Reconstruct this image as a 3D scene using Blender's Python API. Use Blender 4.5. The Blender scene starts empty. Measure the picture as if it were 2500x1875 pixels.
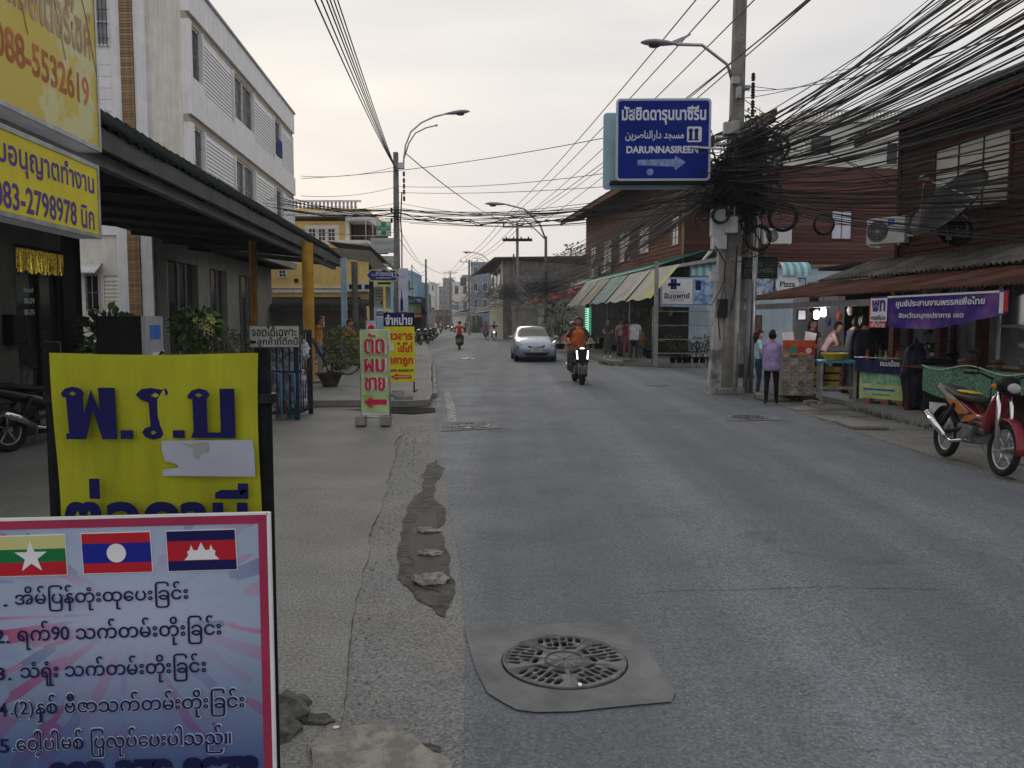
import bpy, bmesh, math, random
from mathutils import Vector, Matrix, noise
random.seed(7)
R = math.radians
sc = bpy.context.scene
C = sc.collection
# ---------------------------------------------------------------- camera, sky, sun, exposure
CAM_H, F, PX0, PY0, HOR = 1.65, 1950.0, 1250.0, 937.5, 786.0
PITCH = math.atan((PY0 - HOR) / F)
cam = bpy.data.objects.new('camera', bpy.data.cameras.new('camera'))
C.objects.link(cam)
cam.location = (0, 0, CAM_H)
cam.rotation_euler = (R(90) - PITCH, 0, 0)
cam.data.sensor_width = 36
cam.data.lens = 36 * F / 2500
cam.data.clip_end = 3000
sc.camera = cam
world = bpy.data.worlds.new('World')
sc.world = world
world.use_nodes = True
SUN_EL, SUN_AZ = R(22), R(-12)            # behind the cloud, ahead and to the west
wn, wl = world.node_tree.nodes, world.node_tree.links
bg = wn['Background']
bg.inputs[1].default_value = 0.1
sky = wn.new('ShaderNodeTexSky'); sky.sky_type = 'NISHITA'; sky.sun_disc = False
sky.sun_elevation = SUN_EL; sky.sun_rotation = SUN_AZ; sky.dust_density = 3
tc = wn.new('ShaderNodeTexCoord')
mp = wn.new('ShaderNodeMapping'); mp.inputs['Scale'].default_value = (1.0, 1.0, 3.2)
mp.inputs['Rotation'].default_value = (0, R(8), 0)
wl.new(tc.outputs['Generated'], mp.inputs[0])
nz = wn.new('ShaderNodeTexNoise'); nz.inputs['Scale'].default_value = 1.9; nz.inputs['Detail'].default_value = 5
nz.inputs['Roughness'].default_value = .45; nz.inputs['Distortion'].default_value = .5
wl.new(mp.outputs[0], nz.inputs['Vector'])
cr = wn.new('ShaderNodeValToRGB')          # the cloud deck: cool grey to warm white
e = cr.color_ramp.elements
e[0].position = .34; e[0].color = (4.9, 5.05, 5.4, 1)
e[1].position = .68; e[1].color = (7.8, 7.4, 6.85, 1)
el = cr.color_ramp.elements.new(.5); el.color = (6.1, 6.05, 6.1, 1)
wl.new(nz.outputs['Fac'], cr.inputs[0])
sepw = wn.new('ShaderNodeSeparateXYZ'); wl.new(tc.outputs['Generated'], sepw.inputs[0])
hr = wn.new('ShaderNodeValToRGB')          # towards the horizon the deck turns slightly pink and even
hr.color_ramp.elements[0].position = .02; hr.color_ramp.elements[0].color = (1, 1, 1, 1)
hr.color_ramp.elements[1].position = .34; hr.color_ramp.elements[1].color = (0, 0, 0, 1)
wl.new(sepw.outputs['Z'], hr.inputs[0])
mh = wn.new('ShaderNodeMix'); mh.data_type = 'RGBA'
hf = wn.new('ShaderNodeMath'); hf.operation = 'MULTIPLY'; hf.inputs[1].default_value = .8
wl.new(hr.outputs[0], hf.inputs[0]); wl.new(hf.outputs[0], mh.inputs['Factor'])
wl.new(cr.outputs[0], mh.inputs['A']); mh.inputs['B'].default_value = (5.9, 5.55, 5.6, 1)
mx = wn.new('ShaderNodeMix'); mx.data_type = 'RGBA'; mx.inputs['Factor'].default_value = .985
wl.new(sky.outputs[0], mx.inputs['A']); wl.new(mh.outputs['Result'], mx.inputs['B'])
dt_ = wn.new('ShaderNodeVectorMath'); dt_.operation = 'DOT_PRODUCT'; dt_.inputs[1].default_value = (math.sin(SUN_AZ) * math.cos(SUN_EL), math.cos(SUN_AZ) * math.cos(SUN_EL), math.sin(SUN_EL))
wl.new(tc.outputs['Generated'], dt_.inputs[0])        # the deck is brightest round the hidden sun
dm = wn.new('ShaderNodeMapRange'); dm.interpolation_type = 'SMOOTHSTEP'; dm.inputs['From Min'].default_value = .72; dm.inputs['From Max'].default_value = 1.02; dm.inputs['To Max'].default_value = 1
wl.new(dt_.outputs['Value'], dm.inputs['Value'])
gl = wn.new('ShaderNodeMix'); gl.data_type = 'RGBA'; gl.blend_type = 'MULTIPLY'; gl.inputs['B'].default_value = (1.12, 1.10, 1.05, 1)
wl.new(dm.outputs[0], gl.inputs['Factor']); wl.new(mx.outputs['Result'], gl.inputs['A'])
wl.new(gl.outputs['Result'], bg.inputs[0])
sl = bpy.data.lights.new('sun', 'SUN'); sl.energy = .5; sl.angle = R(25); sl.color = (1, .93, .84)
so = bpy.data.objects.new('sun', sl); C.objects.link(so)
sd = Vector((math.sin(SUN_AZ) * math.cos(SUN_EL), math.cos(SUN_AZ) * math.cos(SUN_EL), math.sin(SUN_EL)))
so.rotation_euler = sd.to_track_quat('Z', 'Y').to_euler()
so.location = (0, 0, 30)
sc.view_settings.view_transform = 'Standard'
sc.view_settings.look = 'None'
sc.view_settings.exposure = 0.3
sc.view_settings.gamma = 1
sc.view_settings.use_curve_mapping = False
sc.render.engine = 'CYCLES'
sc.cycles.use_denoising = True
sc.cycles.max_bounces = 5
sc.cycles.volume_bounces = 0

# ---------------------------------------------------------------- measuring
def ray(px, py):
    a, b = (px - PX0) / F, (PY0 - py) / F
    return Vector((a, math.cos(PITCH) + b * math.sin(PITCH), -math.sin(PITCH) + b * math.cos(PITCH)))
def P(px, py, Y):
    d = ray(px, py); return Vector((0, 0, CAM_H)) + d * (Y / d.y)
def G(px, py, z=0.0):
    d = ray(px, py); return Vector((0, 0, CAM_H)) + d * ((z - CAM_H) / d.z)
def box_at(Y, px0, py0, px1, py1):
    a, b = P(px0, py1, Y), P(px1, py0, Y); return a.x, b.x, a.z, b.z
TL, TR = R(4.05), R(8.1)
def L2W(t, s, z=0, th=TL):
    return Vector((t * math.cos(th) - s * math.sin(th), t * math.sin(th) + s * math.cos(th), z))
def s_on(t, px, th=TL):
    """distance along a street line at lateral t where it shows at column px"""
    a = math.atan((px - PX0) / F) + th
    return t / math.tan(a)

# ---------------------------------------------------------------- materials
MATS = {}
def mat(name, col, rough=.8, var=.15, scale=5., bump=0., metal=0., emit=0., rnd=0., streak=0., col2=None, spec=.2, mix=(.42, .62), bscale=None, trans=0., coat=0., object_space=True):
    if name in MATS: return MATS[name]
    m = bpy.data.materials.new(name); m.use_nodes = True; MATS[name] = m
    n, l = m.node_tree.nodes, m.node_tree.links
    b = n['Principled BSDF']
    b.inputs['Roughness'].default_value = rough; b.inputs['Metallic'].default_value = metal
    b.inputs['Specular IOR Level'].default_value = spec
    if trans: b.inputs['Transmission Weight'].default_value = trans
    if coat: b.inputs['Coat Weight'].default_value = coat; b.inputs['Coat Roughness'].default_value = .05
    if emit:
        b.inputs['Base Color'].default_value = (*col, 1)
        b.inputs['Emission Color'].default_value = (*col, 1); b.inputs['Emission Strength'].default_value = emit
        return m
    t = n.new('ShaderNodeTexCoord')
    z = n.new('ShaderNodeTexNoise'); z.inputs['Scale'].default_value = scale; z.inputs['Detail'].default_value = 6; z.inputs['Roughness'].default_value = .6
    l.new(t.outputs['Object'], z.inputs['Vector'])
    r = n.new('ShaderNodeValToRGB')
    c2 = col2 if col2 else tuple(c * (1 + var) for c in col)
    c1 = col if col2 else tuple(c * (1 - var) for c in col)
    r.color_ramp.elements[0].position = mix[0]; r.color_ramp.elements[0].color = (*c1, 1)
    r.color_ramp.elements[1].position = mix[1]; r.color_ramp.elements[1].color = (*c2, 1)
    l.new(z.outputs['Fac'], r.inputs[0])
    out = r.outputs[0]
    def mul(src, lo, hi, fac):
        q = n.new('ShaderNodeMapRange'); q.inputs['To Min'].default_value = lo; q.inputs['To Max'].default_value = hi
        l.new(fac, q.inputs['Value'])
        x = n.new('ShaderNodeMix'); x.data_type = 'RGBA'; x.blend_type = 'MULTIPLY'; x.inputs['Factor'].default_value = 1
        l.new(src, x.inputs['A']); l.new(q.outputs[0], x.inputs['B']); return x.outputs['Result']
    if streak:
        mpn = n.new('ShaderNodeMapping'); mpn.inputs['Scale'].default_value = (5, 5, .35)
        l.new(t.outputs['Object'], mpn.inputs[0])
        z2 = n.new('ShaderNodeTexNoise'); z2.inputs['Scale'].default_value = 1.6; z2.inputs['Detail'].default_value = 7; z2.inputs['Roughness'].default_value = .7
        l.new(mpn.outputs[0], z2.inputs['Vector'])
        q = n.new('ShaderNodeMapRange'); q.inputs['From Min'].default_value = .35; q.inputs['From Max'].default_value = .6
        l.new(z2.outputs['Fac'], q.inputs['Value'])
        out = mul(out, 1 - streak, 1, q.outputs[0])
    if rnd:
        oi = n.new('ShaderNodeObjectInfo'); out = mul(out, 1 - rnd, 1 + rnd, oi.outputs['Random'])
    l.new(out, b.inputs['Base Color'])
    if bump:
        z3 = n.new('ShaderNodeTexNoise'); z3.inputs['Scale'].default_value = bscale or scale * 8; z3.inputs['Detail'].default_value = 4
        l.new(t.outputs['Object'], z3.inputs['Vector'])
        bp = n.new('ShaderNodeBump'); bp.inputs['Strength'].default_value = bump; bp.inputs['Distance'].default_value = .02
        l.new(z3.outputs['Fac'], bp.inputs['Height']); l.new(bp.outputs[0], b.inputs['Normal'])
    return m
def wood(name, col, rnd=.3):
    if name in MATS: return MATS[name]
    m = mat(name, col, .85, .3, 3, .25, rnd=rnd)
    n, l = m.node_tree.nodes, m.node_tree.links
    mpn = n.new('ShaderNodeMapping'); mpn.inputs['Scale'].default_value = (.5, .5, 16)
    t = [x for x in n if x.type == 'TEX_COORD'][0]; z = [x for x in n if x.type == 'TEX_NOISE'][0]
    l.new(t.outputs['Object'], mpn.inputs[0]); l.new(mpn.outputs[0], z.inputs['Vector'])
    return m
def road_mat(name, col, spark=.12, dust=None, crackw=.0, tracks=0.):
    """asphalt or concrete: coarse stains, fine aggregate, a few cracks"""
    m = bpy.data.materials.new(name); m.use_nodes = True
    n, l = m.node_tree.nodes, m.node_tree.links; b = n['Principled BSDF']
    t = n.new('ShaderNodeTexCoord')
    def N(scale, det=5, ro=.6, dist=0):
        z = n.new('ShaderNodeTexNoise'); z.inputs['Scale'].default_value = scale; z.inputs['Detail'].default_value = det; z.inputs['Roughness'].default_value = ro
        z.inputs['Distortion'].default_value = dist; l.new(t.outputs['Object'], z.inputs['Vector']); return z.outputs['Fac']
    def MR(src, a, bb, lo, hi):
        q = n.new('ShaderNodeMapRange'); q.inputs['From Min'].default_value = a; q.inputs['From Max'].default_value = bb
        q.inputs['To Min'].default_value = lo; q.inputs['To Max'].default_value = hi; l.new(src, q.inputs['Value']); return q.outputs[0]
    def MX(fac, A, B, mode='MIX'):
        x = n.new('ShaderNodeMix'); x.data_type = 'RGBA'; x.blend_type = mode
        if isinstance(fac, float): x.inputs['Factor'].default_value = fac
        else: l.new(fac, x.inputs['Factor'])
        for k, v in (('A', A), ('B', B)):
            if isinstance(v, tuple): x.inputs[k].default_value = (*v, 1)
            else: l.new(v, x.inputs[k])
        return x.outputs['Result']
    c = MX(MR(N(.35, 4), .35, .65, 0., 1.), tuple(x * .82 for x in col), tuple(x * 1.18 for x in col))
    c = MX(MR(N(2.3, 6, .7, .6), .5, .7, 0., .5), c, tuple(x * .62 for x in col))
    c = MX(MR(N(7, 5, .7, .3), .55, .68, 0., .3), c, tuple(x * .55 for x in col))
    if dust: c = MX(MR(N(.9, 6, .65), .45, .62, 0., .8), c, dust)
    c = MX(MR(N(60, 3, .7), .35, .65, 0., 1.), MX(.0 + .42, c, (0., 0., 0.)), MX(.12, c, (1., 1., 1.)))
    v = n.new('ShaderNodeTexVoronoi'); v.inputs['Scale'].default_value = 38; l.new(t.outputs['Object'], v.inputs['Vector'])
    c = MX(MR(v.outputs['Distance'], .06, .24, 1., 0.), c, tuple(min(1, x + spark) for x in col))
    v4 = n.new('ShaderNodeTexVoronoi'); v4.inputs['Scale'].default_value = 14; l.new(t.outputs['Object'], v4.inputs['Vector'])
    c = MX(MR(v4.outputs['Distance'], .0, .07, .8, 0.), c, tuple(x * .35 for x in col))
    if tracks:
        mt = n.new('ShaderNodeMapping'); mt.inputs['Scale'].default_value = (.9, .035, 1); mt.inputs['Rotation'].default_value = (0, 0, R(-4)); l.new(t.outputs['Object'], mt.inputs[0])
        zt2 = n.new('ShaderNodeTexNoise'); zt2.inputs['Scale'].default_value = 1.1; zt2.inputs['Detail'].default_value = 5; l.new(mt.outputs[0], zt2.inputs['Vector'])
        c = MX(MR(zt2.outputs['Fac'], .40, .62, tracks, 0.), c, tuple(x * .55 for x in col))
        c = MX(MR(zt2.outputs['Fac'], .58, .72, 0., tracks), c, tuple(x * 1.35 for x in col))
        c = MX(MR(N(.55, 7, .75, 1.2), .60, .66, 0., .55), c, tuple(x * .5 for x in col))
    if crackw:
        v2 = n.new('ShaderNodeTexVoronoi'); v2.feature = 'DISTANCE_TO_EDGE'; v2.inputs['Scale'].default_value = .42
        mpn = n.new('ShaderNodeMix'); mpn.data_type = 'VECTOR'; mpn.inputs['Factor'].default_value = .35
        z = n.new('ShaderNodeTexNoise'); z.inputs['Scale'].default_value = 1.7; z.inputs['Detail'].default_value = 6; l.new(t.outputs['Object'], z.inputs['Vector'])
        l.new(t.outputs['Object'], mpn.inputs['A']); l.new(z.outputs['Color'], mpn.inputs['B']); l.new(mpn.outputs['Result'], v2.inputs['Vector'])
        c = MX(MR(v2.outputs['Distance'], .0, crackw, .75, 0.), c, tuple(x * .25 for x in col))
    l.new(c, b.inputs['Base Color'])
    l.new(MR(N(1.3), .3, .7, .72, .92), b.inputs['Roughness'])
    b.inputs['Specular IOR Level'].default_value = .3
    bp = n.new('ShaderNodeBump'); bp.inputs['Strength'].default_value = .5; bp.inputs['Distance'].default_value = .012
    l.new(N(70, 4), bp.inputs['Height']); 
    bp2 = n.new('ShaderNodeBump'); bp2.inputs['Strength'].default_value = .35; bp2.inputs['Distance'].default_value = .06
    l.new(N(3, 6), bp2.inputs['Height']); l.new(bp.outputs[0], bp2.inputs['Normal']); l.new(bp2.outputs[0], b.inputs['Normal'])
    MATS[name] = m
    return m

# ---------------------------------------------------------------- mesh building
class MB:
    def __init__(s): s.v = []; s.f = []; s.mi = []; s.m = 0; s.sm = []; s.smooth = False
    def add(s, vs, fs):
        o = len(s.v); s.v += [tuple(v) for v in vs]
        for f in fs: s.f.append([i + o for i in f]); s.mi.append(s.m); s.sm.append(s.smooth)
        return s
    def box(s, x0, x1, y0, y1, z0, z1, M=None):
        vs = [Vector((x, y, z)) for x in (x0, x1) for y in (y0, y1) for z in (z0, z1)]
        if M: vs = [M @ v for v in vs]
        return s.add(vs, [(0, 1, 3, 2), (4, 6, 7, 5), (0, 4, 5, 1), (2, 3, 7, 6), (0, 2, 6, 4), (1, 5, 7, 3)])
    def prism(s, pts, axis_vec):
        """closed polygon pts (Vectors) swept by axis_vec"""
        n = len(pts); a = [Vector(p) for p in pts]; b = [p + Vector(axis_vec) for p in a]
        return s.add(a + b, [list(range(n))[::-1], list(range(n, 2 * n))] + [(i, (i + 1) % n, n + (i + 1) % n, n + i) for i in range(n)])
    def tube(s, pts, r, k=8, r2=None, cap=True, flat=1.):
        pts = [Vector(p) for p in pts]; n = len(pts); rings = []; prev = None
        for i, p in enumerate(pts):
            d = (pts[min(i + 1, n - 1)] - pts[max(i - 1, 0)]).normalized()
            up = Vector((0, 0, 1)) if abs(d.z) < .95 else Vector((1, 0, 0))
            a = d.cross(up).normalized() if prev is None else (prev - d * prev.dot(d)).normalized()
            prev = a; b = d.cross(a)
            rr = r if r2 is None else r + (r2 - r) * i / (n - 1)
            if isinstance(r, (list, tuple)): rr = r[i]
            rings.append([p + (a * math.cos(2 * math.pi * (j + .5) / k) + b * math.sin(2 * math.pi * (j + .5) / k) * flat) * rr for j in range(k)])
        o = len(s.v)
        for q in rings: s.v += [tuple(x) for x in q]
        fs = [[o + i * k + j, o + i * k + (j + 1) % k, o + (i + 1) * k + (j + 1) % k, o + (i + 1) * k + j] for i in range(n - 1) for j in range(k)]
        if cap: fs += [[o + j for j in range(k)][::-1], [o + (n - 1) * k + j for j in range(k)]]
        for f in fs: s.f.append(f); s.mi.append(s.m); s.sm.append(s.smooth or (k > 4 and len(f) == 4))
        return s
    def ring(s, c, axis, R0, r, n=24, k=6, a0=0., a1=2 * math.pi):
        axis = Vector(axis).normalized(); u = axis.orthogonal().normalized(); w = axis.cross(u); c = Vector(c)
        full = a1 - a0 > 6.28
        m = n if full else n + 1
        pts = []
        for i in range(m):
            a = a0 + (a1 - a0) * i / n; d = u * math.cos(a) + w * math.sin(a)
            for j in range(k):
                b = 2 * math.pi * j / k; pts.append(c + d * (R0 + r * math.cos(b)) + axis * r * math.sin(b))
        fs = [(i * k + j, i * k + (j + 1) % k, ((i + 1) % m) * k + (j + 1) % k, ((i + 1) % m) * k + j) for i in range(n) for j in range(k)]
        sm = s.smooth; s.smooth = True; s.add(pts, fs); s.smooth = sm; return s
    def lathe(s, prof, c=(0, 0, 0), k=16, axis='z'):
        c = Vector(c); pts = []
        for r, z in prof:
            for j in range(k):
                a = 2 * math.pi * j / k
                v = Vector((r * math.cos(a), r * math.sin(a), z))
                if axis == 'y': v = Vector((v.x, v.z, v.y))
                if axis == 'x': v = Vector((v.z, v.x, v.y))
                pts.append(c + v)
        n = len(prof)
        fs = [(i * k + j, i * k + (j + 1) % k, (i + 1) * k + (j + 1) % k, (i + 1) * k + j) for i in range(n - 1) for j in range(k)]
        sm = s.smooth; s.smooth = True; s.add(pts, fs); s.smooth = sm
        s.add(pts[:k], [list(range(k))[::-1]]); s.add(pts[-k:], [list(range(k))])
        return s
    def grid(s, fn, nu, nv):
        pts = [fn(i / nu, j / nv) for i in range(nu + 1) for j in range(nv + 1)]
        return s.add(pts, [(i * (nv + 1) + j, (i + 1) * (nv + 1) + j, (i + 1) * (nv + 1) + j + 1, i * (nv + 1) + j + 1) for i in range(nu) for j in range(nv)])
    def blob(s, c, rad, k=2, ns=.25, sc_=3., seed=0):
        bm = bmesh.new(); bmesh.ops.create_icosphere(bm, subdivisions=k, radius=1)
        c = Vector(c); rad = Vector(rad)
        vs = []
        for v in bm.verts:
            q = v.co.copy(); d = 1 + ns * noise.noise(q * sc_ * .5 + Vector((seed * 3.7, seed, 0)))
            vs.append(c + Vector((q.x * rad.x, q.y * rad.y, q.z * rad.z)) * d)
        s.add(vs, [[v.index for v in f.verts] for f in bm.faces]); bm.free(); return s
    def mesh(s, name, mats):
        me = bpy.data.meshes.new(name); me.from_pydata(s.v, [], s.f)
        for m in (mats if isinstance(mats, (list, tuple)) else [mats]): me.materials.append(m)
        me.polygons.foreach_set('material_index', s.mi); me.polygons.foreach_set('use_smooth', s.sm); me.update()
        bm = bmesh.new(); bm.from_mesh(me); bmesh.ops.recalc_face_normals(bm, faces=bm.faces); bm.to_mesh(me); bm.free()
        return me
    def build(s, name, mats, parent=None, bevel=0, solid=0, sub=0):
        o = bpy.data.objects.new(name, s.mesh(name, mats)); C.objects.link(o)
        if parent: o.parent = parent
        if solid: q = o.modifiers.new('s', 'SOLIDIFY'); q.thickness = solid
        if bevel: q = o.modifiers.new('b', 'BEVEL'); q.width = bevel; q.segments = 2; q.limit_method = 'ANGLE'
        if sub: q = o.modifiers.new('u', 'SUBSURF'); q.levels = q.render_levels = sub
        return o
def tag(o, label=None, cat=None, group=None, kind=None):
    for k, v in (('label', label), ('category', cat), ('group', group), ('kind', kind)):
        if v: o[k] = v
    return o
def thing(name, label, cat, loc=(0, 0, 0), rz=0., group=None):
    o = bpy.data.objects.new(name, None); C.objects.link(o); o.location = loc; o.rotation_euler = (0, 0, rz); o.empty_display_size = .2
    return tag(o, label, cat, group)
def copy_tree(o, parent=None):
    c = o.copy(); C.objects.link(c); c.parent = parent
    for ch in list(o.children): copy_tree(ch, c)
    return c
def B(name, m, parent, *a, bevel=0, **k):
    """one box as one part"""
    return MB().box(*a).build(name, m, parent, bevel=bevel)
def struct(o): o['kind'] = 'structure'; return o

def text(parent, body, cx, cz, w, h, m, y=-.012, bold=0., name='lettering', heavy=0., skew=0., depth=.0015):
    """lettering in the parent's XZ plane, facing its -Y, fitted to a box w x h around (cx, cz)"""
    c = bpy.data.curves.new('tmp', 'FONT'); c.body = body; c.size = 1; c.extrude = 0; c.offset = bold; c.resolution_u = 3
    c.space_line = .95; c.align_x = 'CENTER'
    o = bpy.data.objects.new('tmp', c); C.objects.link(o)
    dg = bpy.context.evaluated_depsgraph_get()
    me = bpy.data.meshes.new_from_object(o.evaluated_get(dg)); bpy.data.objects.remove(o)
    if not me.vertices: return None
    bm = bmesh.new(); bm.from_mesh(me)
    seen = set(); k = 0
    off = {}
    for v in bm.verts:
        if v.index in seen: continue
        st = [v]; seen.add(v.index)
        while st:
            q = st.pop(); off[q.index] = k % 5
            for ed in q.link_edges:
                w2 = ed.other_vert(q)
                if w2.index not in seen: seen.add(w2.index); st.append(w2)
        k += 1
    xs = [v.co.x for v in bm.verts]; ys = [v.co.y for v in bm.verts]
    x0, x1, y0, y1 = min(xs), max(xs), min(ys), max(ys)
    sx, sz = w / (x1 - x0), h / (y1 - y0)
    for v in bm.verts:
        xx = (v.co.x - (x0 + x1) / 2) * sx; zz = (v.co.y - (y0 + y1) / 2) * sz
        v.co = (cx + xx, y - depth - off[v.index] * .0004, cz + zz + xx * skew)
    if heavy:
        ret = bmesh.ops.duplicate(bm, geom=bm.verts[:] + bm.edges[:] + bm.faces[:])
        for v in ret['geom']:
            if isinstance(v, bmesh.types.BMVert): v.co += Vector((heavy, -.0022, 0))
    bm.to_mesh(me); bm.free(); me.materials.clear(); me.materials.append(m)
    t = bpy.data.objects.new(name, me); C.objects.link(t); t.parent = parent
    return t
def poly(parent, pts, m, name='print', y=-.012, t=.001):
    return MB().prism([Vector((a, y, b)) for a, b in pts], (0, -t, 0)).build(name, m, parent)
def jag(pts, amp, n=2, seed=1):
    """roughen a closed outline"""
    rnd = random.Random(seed)
    for _ in range(n):
        q = []
        for i, p in enumerate(pts):
            a, b = Vector(p[:2]), Vector(pts[(i + 1) % len(pts)][:2])
            d = (b - a); m = a + d * .5 + Vector((-d.y, d.x)) * rnd.uniform(-amp, amp)
            q += [a, m]
        pts = q
    return pts
def sheet(name, pts, z, m, thick=0., parent=None):
    """flat polygon with its own thickness below z"""
    mb = MB(); n = len(pts)
    top = [Vector((p[0], p[1], z)) for p in pts]
    if thick: mb.prism([Vector((p[0], p[1], z - thick)) for p in pts], (0, 0, thick))
    else: mb.add(top, [list(range(n))])
    return mb.build(name, m, parent)
def corrugated(mb, a, b, c, d, pitch=.12, amp=.018, nv=1, sag=0.):
    """wavy sheet: a-b runs along the eave, d-c along the top"""
    a, b, c, d = map(Vector, (a, b, c, d)); Lh = (b - a).length; nu = max(4, int(Lh / pitch * 4)); nrm = (b - a).cross(d - a).normalized()
    if nrm.z < 0: nrm = -nrm
    def fn(u, v):
        p = a.lerp(b, u).lerp(d.lerp(c, u), v)
        return p + nrm * (amp * math.sin(u * Lh / pitch * 2 * math.pi) - sag * math.sin(v * math.pi) * (1 + .3 * math.sin(u * 9)))
    sm = mb.smooth; mb.smooth = True; mb.grid(fn, nu, nv); mb.smooth = sm
    return mb
def roof_sheets(parent, a, b, c, d, n, m, pitch=.12, amp=.018, name='roof_sheet', jit=.04, gap=0):
    a, b, c, d = map(Vector, (a, b, c, d)); rnd = random.Random(int(a.x * 100 + n))
    for i in range(n):
        u0, u1 = i / n, (i + 1) / n + .012
        e = Vector((0, 0, .006 * (i % 2))); j = (a - d).normalized() * rnd.uniform(0, jit)
        corrugated(mb := MB(), a.lerp(b, u0) + e + j, a.lerp(b, u1) + e + j, d.lerp(c, u1) + e, d.lerp(c, u0) + e, pitch, amp)
        mb.build(name, m, parent, solid=.004)
def planks(parent, x0, x1, z0, z1, y, pitch, m, holes=(), axis='x', name='plank', thick=.022, out=-1, seed=0):
    """lapped boards on a wall in the parent's plane y (or x) = const; holes = (a0, a1, z0, z1)"""
    rnd = random.Random(seed + 5); nrow = int((z1 - z0) / pitch)
    for i in range(nrow):
        za, zb = z0 + i * pitch, z0 + (i + 1) * pitch + .012
        cuts = [(x0, x1)]
        for h in holes:
            if zb > h[2] + .02 and za < h[3] - .02:
                nc = []
                for a, b in cuts:
                    if h[1] <= a or h[0] >= b: nc.append((a, b)); continue
                    if h[0] > a: nc.append((a, h[0]))
                    if h[1] < b: nc.append((h[1], b))
                cuts = nc
        for a, b in cuts:
            if b - a < .05: continue
            w = rnd.uniform(-.006, .006); dz = rnd.uniform(-.004, .004)
            lo, hi = out * (thick + .012), out * thick * .35
            if axis == 'x': vs = [(a, y, za), (a, y + lo, za + dz), (a, y + hi + w * 0, zb + dz), (a, y, zb)]; mb = MB().prism(vs, (b - a, 0, 0))
            else: vs = [(y, a, za), (y + lo, a, za + dz), (y + hi, a, zb + dz), (y, a, zb)]; mb = MB().prism(vs, (0, b - a, 0))
            mb.build(name, m, parent)
def leaves(mb, c, rad, n, size, rnd, hang=0., flat=False):
    for _ in range(n):
        while True:
            q = Vector((rnd.uniform(-1, 1), rnd.uniform(-1, 1), rnd.uniform(-1, 1)))
            if .25 < q.length < 1: break
        if noise.noise(q * 2.2 + Vector(c)) < -.22: continue
        p = Vector(c) + Vector((q.x * rad[0], q.y * rad[1], q.z * rad[2]))
        d = (q.normalized() + Vector((rnd.uniform(-.7, .7), rnd.uniform(-.7, .7), rnd.uniform(-.6, .6) - hang))).normalized()
        w = d.cross(Vector((rnd.uniform(-1, 1), rnd.uniform(-1, 1), 1))).normalized(); s_ = size * rnd.uniform(.6, 1.25)
        mb.m = rnd.randint(0, 1)
        mb.add([p, p + d * s_ * .5 + w * s_ * .28, p + d * s_ - Vector((0, 0, s_ * .2)), p + d * s_ * .5 - w * s_ * .28], [(0, 1, 2, 3)])
    mb.m = 0
leafA = mat('leaf_dark', (.035, .075, .02), .6, .4, 9); leafB = mat('leaf_light', (.085, .15, .035), .6, .4, 9)
leafC = mat('leaf_olive', (.10, .12, .045), .6, .35, 9); leafD = mat('leaf_grey_green', (.06, .10, .05), .6, .35, 9)
barkM = mat('bark', (.10, .075, .05), .9, .3, 10, .4)

# shared materials
M_white = mat('white_paint', (.74, .74, .76), .7, .05, 2, .05, streak=.12)
M_cream = mat('cream_paint', (.70, .68, .63), .75, .06, 2, .05, streak=.18)
M_conc = mat('concrete', (.27, .265, .25), .9, .2, 3, .3, streak=.25)
M_pole = mat('pole_concrete', (.23, .225, .21), .9, .18, 4, .3, streak=.3)
M_dark = mat('dark_metal', (.013, .013, .015), .6, .3, 8)
M_black = mat('black_plastic', (.007, .007, .008), .5, .2, 8)
M_rubber = mat('tyre_rubber', (.018, .018, .018), .85, .2, 20, .2)
M_steel = mat('galvanised_steel', (.42, .43, .44), .42, .15, 6, metal=.8)
M_chrome = mat('chrome', (.7, .7, .72), .16, .05, 4, metal=1)
M_cable = mat('cable_rubber', (.010, .010, .013), .55, .2, 5)
M_cableg = mat('cable_grey', (.07, .07, .075), .6, .2, 5)
M_glass = mat('dark_glass', (.03, .035, .04), .08, .2, 2, spec=.6)
M_pale = mat('pale_window_pane', (.62, .62, .60), .25, .06, 2, spec=.6)
M_navy = mat('navy_print', (.012, .012, .09), .6, .1, 5)
M_redp = mat('red_print', (.55, .03, .035), .6, .1, 5)
M_whitep = mat('white_print', (.75, .76, .8), .6, .05, 5)
M_yel = mat('yellow_sign', (.62, .50, .035), .55, .12, 1.6, streak=.08)
M_brown = mat('rusty_brown', (.09, .04, .028), .9, .35, 4, .3, streak=.3)
M_teak = wood('weathered_teak', (.17, .075, .046), .35)
M_teak_dark = wood('dark_teak', (.075, .030, .022), .3)
M_teak_light = wood('light_teak', (.30, .20, .125), .25)
M_skin = mat('skin', (.36, .20, .13), .6, .1, 8)
M_hair = mat('black_hair', (.012, .010, .009), .5, .2, 20)
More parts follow.
